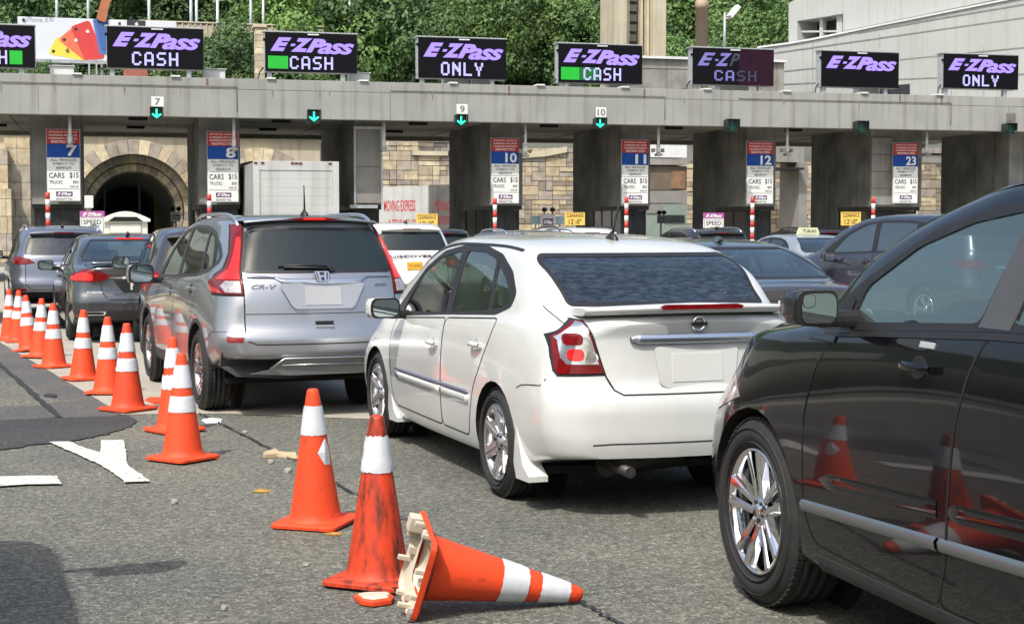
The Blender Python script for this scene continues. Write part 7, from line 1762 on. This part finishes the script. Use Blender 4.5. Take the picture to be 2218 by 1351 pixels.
def mk_sedan(label, col, x, y, hd, sc_=(1, 1, 1), lit=False, fin=True, ny=70, ns=40, glassm=None, name='sedan', more=None, backm=None):
    S = scaled(SEDAN, *sc_, wr=.325, rimr=.215, tw=.21)
    def ex(car, root, gap, made):
        car.ribbon(gap, [(-.70, 1.06), (-.58, 1.0), (-.50, .70), (-.42, .62), (.42, .62), (.50, .70), (.58, 1.0), (.70, 1.06)], 'B', w=.012)
        F = car.frame('B', 0, .82); mb = MB(); mb.bbox(-.152, .152, -.014, -.003, -.076, .076, .004, M=F); mb.build('licence_plate', M_signwhite, root)
        if fin: antenna(root, .62*sc_[0], car.hit('T', 0, .62*sc_[0])[0].z-.003, fin=True, m=col)
        mb = MB(); p, n = car.hit('B', 0, 1.17*sc_[2]); mb.bbox(-.15, .15, p.y+.05, p.y+.12, 1.135*sc_[2], 1.16*sc_[2], .006); mb.build('brake_light', M_redlamp, root)
        mirror(root, 2.05*sc_[0], 1.0, .84, col, (.22, .145), -.12, arm=.12)
        if more: more(car, root)
    lm = [('tail_lamp', M_redlamp, roundpoly([(-.52, .90), (-.56, 1.0), (-.78, 1.02), (-.93, .96), (-.93, .87), (-.60, .85)], .02), True, 'B', .010)]
    r, c = vehicle(S, name, label, 'car', col, glassm or G_clear, backm or G_teal, lamps=lm, extra=ex, ny=ny, ns=ns, hi=False, seatdim=.48); place(r, x, y, hd); return r
mk_sedan('dark purple grey sedan with a shark fin aerial, right behind the white sedan', paint('purple_grey', (.085, .088, .10), .25, .6), 2.18, 14.2, 17.5, (1.05, 1.03, .945), ny=84, ns=46)
def taxi_sign(car, root):
    mb = MB(); z = car.hit('T', 0, .95)[0].z; mb.prism([(-.24, z), (.24, z), (.19, z+.14), (-.19, z+.14)], .88, 1.02); sg = mb.build('roof_sign', mat('taxi_sign', (.62, .66, .42), .4, var=.08), root)
    mb = MB(); fit_text(mb, 'TAXI', -.15, .15, z+.04, z+.10, .876, ext=.002); mb.build('sign_lettering', M_ink, root)
mk_sedan('pale silver sedan with a yellow green roof sign right of the dark sedan', paint('pale_silver', (.42, .47, .48), .3, .6), 6.55, 31.5, 16, (1.05, 1.02, .97), fin=False, glassm=G_clear, name='taxi', more=taxi_sign)
mk_sedan('pale tan sedan just entering at the left edge beside the blue grey SUV', paint('tan', (.42, .36, .20), .3, .2), -9.75, 25.5, 21, (1.04, 1.02, .98), fin=False, ny=60, ns=36)
mk_sedan('small white car on the far side of the plaza below the tunnel mouth', M_white2, -17.3, 75.0, 17, (1.02, 1.0, .98), fin=False, ny=44, ns=28)
mk_sedan('white car driving on the overpass behind the light poles', M_white2, -25.6, 120.2, 14.8, (1.02, 1.0, .98), fin=False, ny=44, ns=28, name='white_car').location.z = OVZ
# ------------------------------------------------------------------ box truck in lane 8
def truck_box(root, w, h0, h1, L, sidem, m=M_slab):
    pass
def put(root, u, yy_, hd):
    x = XZ(u, 500, yy_)[0]; root.location = (x, yy_, gz(yy_)); root.rotation_euler = (0, 0, R_(hd))
M_trk = mat('truck_white', (.44, .46, .455), .55, var=.08, vscale=1.2, streak=.2); M_trks = mat('truck_side_grey', (.30, .32, .32), .55, var=.08, streak=.2)
t = thing('box_truck', 'tall grey white box truck with a roll-up rear door in the lane 8 gap', 'truck')
mb = MB(); mb.box(-1.24, 1.24, .06, 6.5, 1.05, 3.52); mb.build('cargo_box', M_trks, t)
mb = MB()
for a in ((-1.27, -1.08, -.02, .08, .95, 3.55), (1.08, 1.27, -.02, .08, .95, 3.55), (-1.079, 1.079, -.018, .08, 3.28, 3.55), (-1.079, 1.079, -.018, .08, .95, 1.08)): mb.bbox(*a, .012)
mb.build('door_frame', M_trk, t)
mb = MB()
for i in range(9): mb.bbox(-1.075, 1.075, .0, .05, 1.085+i*.2435, 1.085+(i+1)*.2435-.003, .005)
mb.build('rear_door', M_trk, t)
for x in (-1.0, -.12, 0, .12, 1.0, -1.2): mb = MB(); mb.bbox(x-.05, x+.05, -.045, -.019, 3.47, 3.51, .005); mb.build('marker_lamp', M_redlamp, t)
mb = MB(); mb.box(-1.1, 1.1, .3, 8.6, .75, 1.0); mb.box(-1.2, 1.2, -.1, .1, .5, .65); mb.build('chassis', M_black, t)
mb = MB(); mb.bbox(-1.1, 1.1, 6.8, 8.8, .7, 2.7, .2); mb.build('cab', M_trk, t)
for (x, y) in ((-.95, 1.6), (.95, 1.6), (-1.0, 7.6), (1.0, 7.6)): wheel(t, x, y, .48, .28, .26, 'y5', M_steel, 0, -1 if x < 0 else 1, False)
put(t, 643, 45.6, 0); t.location.z = gz(45.6); t.scale = (1, 1, 1.03)
# moving company trailer beyond lane 9
t = thing('moving_trailer', 'white removals trailer with red lettering seen past the clearance sign', 'trailer')
L = 9.5; mb = MB(); mb.box(-1.25, 1.25, .05, L, .95, 3.75); mb.build('cargo_box', M_trk, t)
mb = MB(); mb.box(-1.28, 1.28, -.02, .049, .9, 3.8); 
for y in (.02, L-.05, L*.42, L*.46): mb.box(-1.275, -1.251, y, y+.05, .95, 3.75)
mb.build('frame_post', M_slab, t)
def sidetext(mb, s, y0, y1, z0, z1, bold=.01):
    vs, fs = textmesh(s, 1, 0, bold, .003, 1, 'LEFT'); ax = [v[0] for v in vs]; az = [v[1] for v in vs]; a0, a1, b0, b1 = min(ax), max(ax), min(az), max(az)
    mb.add([(-1.256-v[2], y1+(v[0]-a0)/(a1-a0)*(y0-y1), z0+(v[1]-b0)/(b1-b0)*(z1-z0)) for v in vs], fs)
M_red_ink = mat('red_lettering', (.45, .03, .03), .6, var=.1)
mb = MB(); sidetext(mb, 'MOVING EXPRESS', .9, 3.0, 2.65, 3.15); sidetext(mb, '& STORAGE CO.', .7, 2.7, 1.95, 2.3)
fit_text(mb, 'MOVING EXPRESS', -.95, .95, 2.65, 3.1, -.022); fit_text(mb, '& STORAGE CO.', -.8, .8, 2.1, 2.45, -.022); mb.build('lettering', M_red_ink, t)
mb = MB(); mb.box(-1.1, 1.1, .3, L, .7, .94); mb.build('chassis', M_black, t)
for (x, y) in ((-1.0, 1.2), (1.0, 1.2), (-1.0, 2.3), (1.0, 2.3)): wheel(t, x, y, .5, .29, .26, 'y5', M_steel, 0, -1 if x < 0 else 1, False)
put(t, 975, 66, 31); t.location.z = gz(66)-.15
# white shuttle in the tunnel mouth
t = thing('white_shuttle', 'small white rounded-roof shuttle in front of the tunnel mouth', 'van')
M_cream = mat('cream_white', (.72, .74, .68), .4, coat=.5, var=.05)
def arcpoly(w, z0, z1, bulge, n=10): return [(-w, z0), (w, z0), (w, z1)]+[(w-2*w*i/n, z1+bulge*math.sin(math.pi*i/n)) for i in range(1, n)]+[(-w, z1)]
mb = MB(); mb.prism(arcpoly(1.0, .5, 2.15, .30), .05, 5.2, 'y'); mb.build('body', M_cream, t)
mb = MB(); P = arcpoly(1.12, 2.10, 2.22, .36); mb.prism(P, -.10, .30, 'y'); mb.build('roof_hood', M_cream, t)
mb = MB(); mb.prism([(-.8, 2.11), (.8, 2.11), (.5, 2.32), (-.5, 2.32)], -.104, -.101, 'y'); mb.build('vent', M_dark, t)
mb = MB(); mb.bbox(-.72, .72, .02, .049, 1.55, 2.0, .02); mb.build('panel_frame', M_steel, t)
mb = MB(); mb.bbox(-.69, .69, .005, .019, 1.58, 1.97, .01); mb.build('rear_panel', M_cream, t)
mb = MB(); mb.lathe([(0, .0), (.27, .0), (.27, .04)], 24, 'y', Matrix.Translation((.02, 0, 1.3)) @ Matrix.Scale(.8, 4, (0, 0, 1))); mb.build('round_logo', mat('logo_purple', (.16, .10, .28), .5, var=.1), t)
mb = MB(); mb.prism([(-.16, 1.30), (-.02, 1.40), (.18, 1.36), (.20, 1.26), (-.10, 1.24)], -.008, -.001, 'y'); mb.build('logo_mark', mat('logo_white_red', (.7, .35, .38), .5, var=.2), t)
for x in (-.9, .9): mb = MB(); mb.bbox(x-.06, x+.06, -.01, .04, .9, 1.2, .02); mb.build('tail_lamp', M_redlamp, t)
for (x, y) in ((-.85, 1.0), (.85, 1.0), (-.85, 4.2), (.85, 4.2)): wheel(t, x, y, .36, .22, .22, 'y5', M_steel, 0, -1 if x < 0 else 1, False)
put(t, 272, 73, 3)
# ------------------------------------------------------------------ vehicle just outside the left edge, whose shadow enters the picture
M_van = paint('van_white', (.6, .6, .6), .35)
van = thing('passing_truck', 'white box van standing beside the lane, out of view, casting its shadow on the asphalt', 'van')
bm = bmesh.new(); bmesh.ops.create_cube(bm, size=1)
for v in bm.verts: v.co = Vector((v.co.x*2.2, 3.9+v.co.y*4.2, 1.95+v.co.z*2.7))
bmesh.ops.bevel(bm, geom=[e for e in bm.edges if abs(e.verts[0].co.z-e.verts[1].co.z) > 1 or e.verts[0].co.z > 2], offset=.62, segments=6, affect='EDGES', profile=.6)
mb = MB(); mb.bm(bm, smooth=True); bm.free(); mb.build('body', M_van, van)
mb = MB(); mb.prism([(4.6, 1.5), (5.5, 1.5), (5.35, 2.3), (4.6, 2.3)], 1.09, 1.106, 'x'); mb.build('window', G_tint, van)
mb = MB(); mb.prism([(2.6, 1.5), (4.3, 1.5), (4.3, 1.75), (2.6, 1.75)], 1.101, 1.108, 'x'); mb.build('blue_stripe', M_signblue, van)
mb = MB(); mb.prism([(2.6, 1.8), (4.3, 1.8), (4.3, 1.98), (2.6, 1.98)], 1.101, 1.108, 'x'); mb.build('red_stripe', M_signred, van)
mb = MB(); mb.bbox(1.0, 1.55, 5.20, 5.26, 2.72, 2.77, .02); mb.build('mirror_arm', M_black, van); mb = MB(); mb.bbox(1.40, 1.72, 5.15, 5.28, 2.55, 2.80, .04); mb.build('side_mirror', M_black, van)
for (x, y) in ((-.95, 2.7), (.95, 2.7), (-.95, 5.1), (.95, 5.1)): wheel(van, x, y, .40, .24, .24, 'y5', M_alu, 0, -1 if x < 0 else 1, False)
p = camxy(-2.22, -.25); van.location = p; van.rotation_euler = (0, 0, -YAW+R_(20))

# ------------------------------------------------------------------ traffic cones
M_or = None
M_ordirty = None
def dirty(name='scuffed_orange', a0=.36, a1=.46, a2=.56, sc=(14, 14, 3.4), base=(.62, .050, .012)):
    m = bpy.data.materials.new(name); m.use_nodes = True; n = m.node_tree.nodes; l = m.node_tree.links; b = n['Principled BSDF']
    tc = n.new('ShaderNodeTexCoord'); mp = n.new('ShaderNodeMapping'); mp.inputs['Scale'].default_value = sc; l.new(tc.outputs['Object'], mp.inputs[0])
    ns = n.new('ShaderNodeTexNoise'); ns.inputs['Scale'].default_value = 1.2; ns.inputs['Detail'].default_value = 9; ns.inputs['Roughness'].default_value = .68; l.new(mp.outputs[0], ns.inputs['Vector'])
    cr = n.new('ShaderNodeValToRGB'); e = cr.color_ramp.elements; e[0].position = a0; e[0].color = (.035, .018, .012, 1); e[1].position = a2; e[1].color = (*base, 1); q = e.new(a1); q.color = (.34, .035, .012, 1)
    l.new(ns.outputs[0], cr.inputs[0]); l.new(cr.outputs[0], b.inputs['Base Color']); b.inputs['Roughness'].default_value = .6; return m
M_scuff = dirty(); M_or = dirty('cone_orange', .22, .32, .43, (11, 11, 5), (.74, .062, .012))
M_refl = mat('reflective_collar', (.66, .69, .72), .35, col2=(.50, .53, .56), vscale=7, stretch=(1, 1, 2.5), bump=.12, bscale=14)
M_cbase = mat('cone_underside', (.55, .48, .38), .7, var=.15, vscale=6)
CH = .71
def cone_r(t): return .030+(.134-.030)*t       # t: 0 at the tip, 1 at the base plate
def cone_parts(root, bands, bodym, seed=0, wear=.0, plate=True, hollow=False, patch=False):
    rnd = random.Random(seed); H = CH; zt = lambda t: H-(H-.03)*t
    prof = [(0, H), (.022, H), (.028, H-.006)]+[(cone_r(t/12.), zt(t/12.)-.0) for t in range(0, 13)][0:]
    prof = [(0, H-.004), (.020, H), (.028, H-.005), (.031, H-.015)]+[(cone_r(t/14.), zt(t/14.)) for t in range(1, 14)]+[(.134, .045), (.142, .036), (.150, .031)]
    mb = MB(); mb.lathe(prof, 40); body = mb.build('cone_body', bodym, root)
    if hollow: mb = MB(); mb.lathe([(r-.006, z-.008) for r, z in prof[3:]], 40); mb.build('inner_shell', M_cbase, root)
    for (a, b) in bands:
        K = 40; v = []; rows = 5
        for j in range(rows):
            t = a+(b-a)*j/(rows-1)
            for i in range(K):
                an = 2*math.pi*i/K; r = cone_r(t)+.0028+rnd.uniform(0, .0012)*wear+(0.0015*wear if j in (1, 3) else 0); z = zt(t)+(rnd.uniform(-.0025, .0025)*wear if j in (0, rows-1) else 0)
                v.append((r*math.cos(an), r*math.sin(an), z))
        mb = MB(); mb.add(v, [(j*K+i, (j+1)*K+i, (j+1)*K+(i+1) % K, j*K+(i+1) % K) for j in range(rows-1) for i in range(K)], True); mb.build('reflective_band', M_refl, root)
    if plate:
        s = .182; g = roundpoly([(-s, -s), (s, -s), (s, s), (-s, s)], .05, 4); n = len(g); mb = MB()
        v = [(x, y, .010) for x, y in g]+[(x, y, .024) for x, y in g]+[(x*.93, y*.93, .031) for x, y in g]+[(x*.60, y*.60, .034) for x, y in g]
        f = [(i, (i+1) % n, n+(i+1) % n, n+i) for i in range(n)]+[(n+i, n+(i+1) % n, 2*n+(i+1) % n, 2*n+i) for i in range(n)]+[(2*n+i, 2*n+(i+1) % n, 3*n+(i+1) % n, 3*n+i) for i in range(n)]+[tuple(range(3*n, 4*n))]+([] if hollow else [tuple(range(n-1, -1, -1))])
        mb.add(v, f); base = mb.build('base_plate', bodym, root)
        mb = MB()
        for a in range(4):
            for b in (-.09, .09):
                M = Matrix.Rotation(a*math.pi/2, 4, 'Z'); mb.bbox(.135, .165, b-.02, b+.02, 0, .0095, .003, M=M)
        mb.build('foot', M_rubber, base)
    return body
TWO = [(.115, .335), (.415, .57)]; ONE = [(.125, .345)]
p_two = []
def cone_at(u, v, label, bands=TWO, rz=0., tilt=(0, 0), bodym=None, wear=.4, seed=0, src=None, scale=1.):
    p = G(u, v)
    t = thing('traffic_cone', label, 'traffic cone', (p.x, p.y, gz(p.y)+.004), rz, 'orange traffic cones lining the lane')
    t.rotation_euler = (tilt[0], tilt[1], rz); t.scale = (scale,)*3
    cone_parts(t, bands, bodym or M_or, seed, wear); return t
src = cone_at(117, 796, 'upright two-band cone at the left rear wheel of the grey saloon', seed=1, rz=.6, wear=1)
def copy_cone(u, v, rz, label, tilt=(0, 0), s=1.):
    p = G(u, v); c = dup(src, (p.x, p.y, gz(p.y)+.004), rz, label); c.rotation_euler = (tilt[0], tilt[1], rz); c.scale = (s, s, s); return c
copy_cone(22, 737, 1.1, 'leftmost two-band cone, standing farthest away at the left edge')
copy_cone(40, 741, .2, 'two-band cone second from the left edge', (.02, .02))
copy_cone(64, 761, 2.0, 'two-band cone third from the left edge, leaning a little left', (-.02, .09))
copy_cone(88, 775, .9, 'two-band cone half hidden behind the one at the grey saloon wheel', (0, .05))
copy_cone(180, 823, .35, 'two-band cone standing alone before the exhaust of the grey saloon', (0, .02))
copy_cone(234, 853, 1.3, 'two-band cone partly hidden on its right by a scuffed one', (0, .03))
cone_at(277, 889, 'wide scuffed two-band cone near the front wheel of the silver SUV', seed=3, rz=.7, wear=1.2, bodym=mat('cone_orange_worn', (.70, .055, .010), .6, col2=(.50, .05, .015), vscale=14, bump=.1), scale=1.03)
cone_at(378, 934, 'two-band cone with wrinkled bands, half hidden before the rear wheel of the silver SUV', seed=4, rz=.5, wear=2.2, tilt=(0, -.01), scale=1.0)
cone_at(396, 996, 'clean two-band cone right of the painted letter Y', seed=5, rz=.7, wear=.8)
c1 = cone_at(684, 1136, 'upright single-band cone with a white diamond patch, left of the dirty cone', ONE, seed=6, rz=1.0, wear=.8, tilt=(0, -.035), scale=1.0)
# diamond patch of torn tape
mb = MB(); P = [(-.9, 0), (-.1, -.9), (.75, -.9), (1, .1), (.55, 1.0), (.2, .9)]; v = []; cen = math.radians(-58)-1.0
t0 = .475; 
for (a, b) in P:
    t = t0-b*.105; an = cen+a*.52; r = cone_r(t)+.003; v.append((r*math.cos(an), r*math.sin(an), CH-(CH-.03)*t))
v.append(tuple(Vector((cone_r(t0)+.010)*Vector((math.cos(cen), math.sin(cen), 0)))[:2])+(CH-(CH-.03)*t0,))
mb.add(v, [(i, (i+1) % 6, 6) for i in range(6)]); mb.build('tape_patch', M_refl, c1, recalc=False)
c2 = cone_at(818, 1262, 'dirty single-band cone with black scuffs behind the fallen cone', ONE, seed=8, rz=.9, wear=1.8, bodym=M_scuff, scale=1.03)
# broken dark underside block on the dirty cone
mb = MB(); mb.bbox(-.17, -.05, -.175, -.05, 0, .03, .01); mb.build('rubber_block', M_rubber, c2)
# chunk of a broken base beyond the far cones and beside the silver SUV
def shard(u, v, pts, label, rz=0, cream=False):
    p = G(u, v); P = [G(u+a, v+b)-p for a, b in pts]; n = len(P); mb = MB()
    mb.add([(q.x, q.y, .006) for q in P]+[(q.x, q.y, .022) for q in P]+[(q.x*.9, q.y*.9, .028) for q in P], [(i, (i+1) % n, n+(i+1) % n, n+i) for i in range(n)]+[(n+i, n+(i+1) % n, 2*n+(i+1) % n, 2*n+i) for i in range(n)]+[tuple(range(2*n, 3*n)), tuple(range(n-1, -1, -1))])
    t = thing('cone_fragment', label, 'cone fragment', (p.x, p.y, 0)); mb.build('orange_piece', M_or, t)
    if cream:
        mb = MB(); n_ = len(P); mb.add([(q.x*.80, q.y*.72, .0285) for q in P]+[(q.x*.76, q.y*.6, .036) for q in P], [(i, (i+1) % n_, n_+(i+1) % n_, n_+i) for i in range(n_)]+[tuple(range(n_, 2*n_))]); mb.build('pale_underside', M_cbase, t)
shard(810, 1304, [(-44, -4), (-20, -8), (36, -8), (44, -2), (38, 6), (0, 12), (-28, 8)], 'broken base fragment of orange rubber with pale underside left of the fallen cone', cream=True)
shard(333, 871, [(-18, -2), (-8, -6), (16, -5), (18, 4), (0, 5)], 'small flat orange rubber scrap between the scuffed cone and the silver SUV')
# the fallen cone
A = G(893, 1338); B_ = G(1251, 1313)
fc = thing('traffic_cone', 'fallen two-band cone lying on its side in front, its hollow pale base facing left', 'traffic cone', (0, 0, 0), 0, 'orange traffic cones lining the lane')
cone_parts(fc, [(.09, .285), (.37, .545)], M_or, 9, .8, plate=False, hollow=True)
# ragged base frame
s = .175; g = roundpoly([(-s, -s), (s, -s), (s, s), (-s, s)], .045, 4); n = len(g); rnd = random.Random(4)
rim = [(x*(1+rnd.uniform(-.02, .015)), y*(1+rnd.uniform(-.02, .015))) for x, y in g]; ring = []
for x, y in rim: a = math.atan2(y, x); ring.append((.142*math.cos(a), .142*math.sin(a)))
mb = MB(); mb.add([(x, y, -.012) for x, y in rim]+[(x, y, .012) for x, y in rim]+[(x*.94, y*.94, .020) for x, y in rim]+[(x, y, .034) for x, y in ring], [(i, (i+1) % n, n+(i+1) % n, n+i) for i in range(n)]+[(n+i, n+(i+1) % n, 2*n+(i+1) % n, 2*n+i) for i in range(n)]+[(2*n+i, 2*n+(i+1) % n, 3*n+(i+1) % n, 3*n+i) for i in range(n)]); mb.build('base_plate', M_or, fc)
mb = MB(); mb.add([(x*.985, y*.985, -.011) for x, y in rim]+[(x*.90, y*.90, .008) for x, y in rim]+[(x*.93, y*.93, .020) for x, y in ring], [(i, (i+1) % n, n+(i+1) % n, n+i) for i in range(n)]+[(n+i, n+(i+1) % n, 2*n+(i+1) % n, 2*n+i) for i in range(n)])
for a in range(4):
    M = Matrix.Rotation(a*math.pi/2, 4, 'Z')
    mb.bbox(.148, .166, -.055, -.035, -.045, .01, .004, M=M); mb.bbox(.148, .166, .055, .075, -.035, .01, .004, M=M); mb.bbox(.125, .155, -.01, .02, -.016, .016, .004, M=M)
mb.bbox(.105, .162, .09, .155, -.05, .012, .008); mb.build('pale_underside', M_cbase, fc)
mb = MB(); mb.bbox(-.05, .05, .140, .160, -.002, .018, .004); mb.bbox(-.165, -.12, -.165, -.13, -.02, .012, .005); mb.build('dark_insert', M_slab, fc)
ax = (B_-A); ax.z = 0; d = ax.normalized(); el = math.atan2(-(.165), .70); 
zax = Vector((d.x*math.cos(el), d.y*math.cos(el), math.sin(el)))
zl_2 = Vector((0, 0, 1)); xax = zl_2.cross(zax).normalized(); yax = zax.cross(xax)
tw_ = R_(14); xr = xax*math.cos(tw_)+yax*math.sin(tw_); yr_ = zax.cross(xr)
Mx = Matrix((xr, yr_, zax)).transposed().to_4x4()
fc.rotation_euler = Mx.to_euler(); zmin = min((Mx @ Vector((x, y, -.012))).z for x, y in rim); tipz = (Mx @ Vector((0, 0, CH))).z
fc.location = Vector((A.x, A.y, 0))+Vector((.03, 0, -zmin+.002))+Vector((0, .05, 0))

# ------------------------------------------------------------------ driver of the black SUV
def driver(root_loc, rz):
    V = [((0, 0, 0), .13), ((0, -.03, .18), .135), ((0, -.07, .36), .15), ((0, -.07, .47), .11), ((0, -.04, .55), .055), ((0, -.02, .64), .085), ((0, .0, .73), .088), ((0, -.01, .79), .06)]
    E = [(0, 1), (1, 2), (2, 3), (3, 4), (4, 5), (5, 6), (6, 7)]
    def add(p, r, par): V.append((p, r)); E.append((par, len(V)-1)); return len(V)-1
    for s in (-1, 1):
        a = add((s*.17, -.06, .45), .065, 3); b = add((s*.24, .06, .24), .045, a); c = add((s*.17, .30, .26), .032, b); d = add((s*.16, .38, .28), .030, c)
        for k in range(4): f = add((s*(.13+.016*k), .43, .30-.012*k), .009, d); add((s*(.13+.016*k), .445, .27-.012*k), .008, f)
        t = add((s*.125, .40, .30), .010, d); add((s*.115, .42, .32), .009, t)
        k = add((s*.12, .22, .02), .085, 0); q = add((s*.14, .48, .02), .065, k); w_ = add((s*.14, .62, -.34), .045, q); add((s*.14, .74, -.36), .04, w_)
    me = bpy.data.meshes.new('person'); me.from_pydata([v[0] for v in V], E, []); o = bpy.data.objects.new('person', me); COL.objects.link(o)
    sk = o.modifiers.new('s', 'SKIN'); sk.use_smooth_shade = True
    for i, (p, r) in enumerate(V): me.skin_vertices[0].data[i].radius = (r, r*.8 if i in (1, 2) else r)
    me.skin_vertices[0].data[0].use_root = True
    o.modifiers.new('u', 'SUBSURF').levels = 1
    bpy.context.view_layer.update(); dg = bpy.context.evaluated_depsgraph_get(); m2 = bpy.data.meshes.new_from_object(o.evaluated_get(dg)); o.modifiers.clear(); o.data = m2; m2.name = 'person'
    for m in (mat('skin_tone', (.42, .24, .16), .55, var=.08), mat('yellow_shirt', (.72, .58, .13), .85, var=.12, bump=.2), mat('dark_trousers', (.03, .035, .05), .9, var=.2)): m2.materials.append(m)
    for p in m2.polygons:
        c = p.center; p.material_index = 1 if (.06 < c.z < .52 and c.y < .22) else (2 if c.z <= .10 and abs(c.x) < .25 and not (c.y > .36 and c.z > .2) else 0)
    o.location = root_loc; o.rotation_euler = (0, 0, rz); tag(o, 'driver in a yellow shirt at the wheel of the black SUV', 'person')
    mb = MB(); mb.lathe([(0, .845), (.05, .838), (.088, .80), (.098, .74), (.092, .69), (.075, .68)], 18, M=Matrix.Translation((0, -.022, 0))); mb.build('hair', mat('dark_hair', (.025, .018, .014), .8, var=.2, bump=.4, bscale=60), o)
    mb = MB()
    for s in (-1, 1): mb.lathe([(0, .0), (.008, .003), (.011, .010)], 8, 'y', Matrix.Translation((s*.032, .078, .715)))
    mb.build('eye', M_signwhite, o); mb = MB(); mb.prism([(-.012, .66), (.012, .66), (.006, .705), (-.006, .705)], .07, .098, 'y'); mb.build('nose', MATS['skin_tone'], o)
q = edge.matrix_basis @ Vector((-.36, 1.22, .74)); driver(q, edge.rotation_euler.z)
# ------------------------------------------------------------------ separate far-apart pieces of shared trim into objects of their own
def split_pieces(o, gapf=.5):
    me = o.data; bm = bmesh.new(); bm.from_mesh(me); bm.verts.ensure_lookup_table(); seen = {}; isl = []
    for v in bm.verts:
        if v.index in seen: continue
        st = [v]; seen[v.index] = len(isl); mem = [v.index]
        while st:
            a = st.pop()
            for e in a.link_edges:
                b = e.other_vert(a)
                if b.index not in seen: seen[b.index] = len(isl); mem.append(b.index); st.append(b)
        isl.append(mem)
    if len(isl) < 2 or len(isl) > 400: bm.free(); return
    bx = []
    for m in isl:
        c = [bm.verts[i].co for i in m]; bx.append(([min(p[k] for p in c) for k in range(3)], [max(p[k] for p in c) for k in range(3)]))
    par = list(range(len(isl)))
    def fd(i):
        while par[i] != i: i = par[i]
        return i
    for i in range(len(isl)):
        for j in range(i+1, len(isl)):
            g = math.sqrt(sum(max(0, bx[i][0][k]-bx[j][1][k], bx[j][0][k]-bx[i][1][k])**2 for k in range(3))); sz = max(max(bx[q][1][k]-bx[q][0][k] for k in range(3)) for q in (i, j))
            if g <= max(.02, .5*sz): par[fd(i)] = fd(j)
    roots = sorted({fd(i) for i in range(len(isl))})
    bm.free()
    if len(roots) < 2 or len(roots) > 40: return
    vroot = {}
    for i, m in enumerate(isl):
        for q in m: vroot[q] = fd(i)
    co = [v.co.copy() for v in me.vertices]; polys = [(tuple(p.vertices), p.use_smooth, p.material_index) for p in me.polygons]; nm = o.name.split('.')[0]
    for k, r in enumerate(roots):
        P = [p for p in polys if vroot[p[0][0]] == r]
        if not P: continue
        ids = {}; vs = []; F = []
        for p, _, _ in P:
            row = []
            for q in p:
                if q not in ids: ids[q] = len(vs); vs.append(tuple(co[q]))
                row.append(ids[q])
            F.append(row)
        n = bpy.data.meshes.new(nm); n.from_pydata(vs, [], F)
        for a, b in zip(n.polygons, P): a.use_smooth = b[1]; a.material_index = b[2]
        for q in me.materials: n.materials.append(q)
        if k == 0: keep = n; continue
        c = bpy.data.objects.new(nm, n); COL.objects.link(c); c.parent = o.parent; c.location = o.location; c.rotation_euler = o.rotation_euler
    o.data = keep
skip = {'crown', 'trunk', 'grit', 'ground', 'body', 'block_facing', 'road_joint'}
for o in [x for x in bpy.data.objects if x.type == 'MESH']:
    b = o.name.split('.')[0]
    if b in skip or o.data.users > 1 or 'lettering' in b or b in ('wordmark', 'lane_word', 'faded_letter', 'green_bar', 'door', 'wheel_nut', 'foot', 'brake_disc') or o.parent is None: continue
    split_pieces(o)
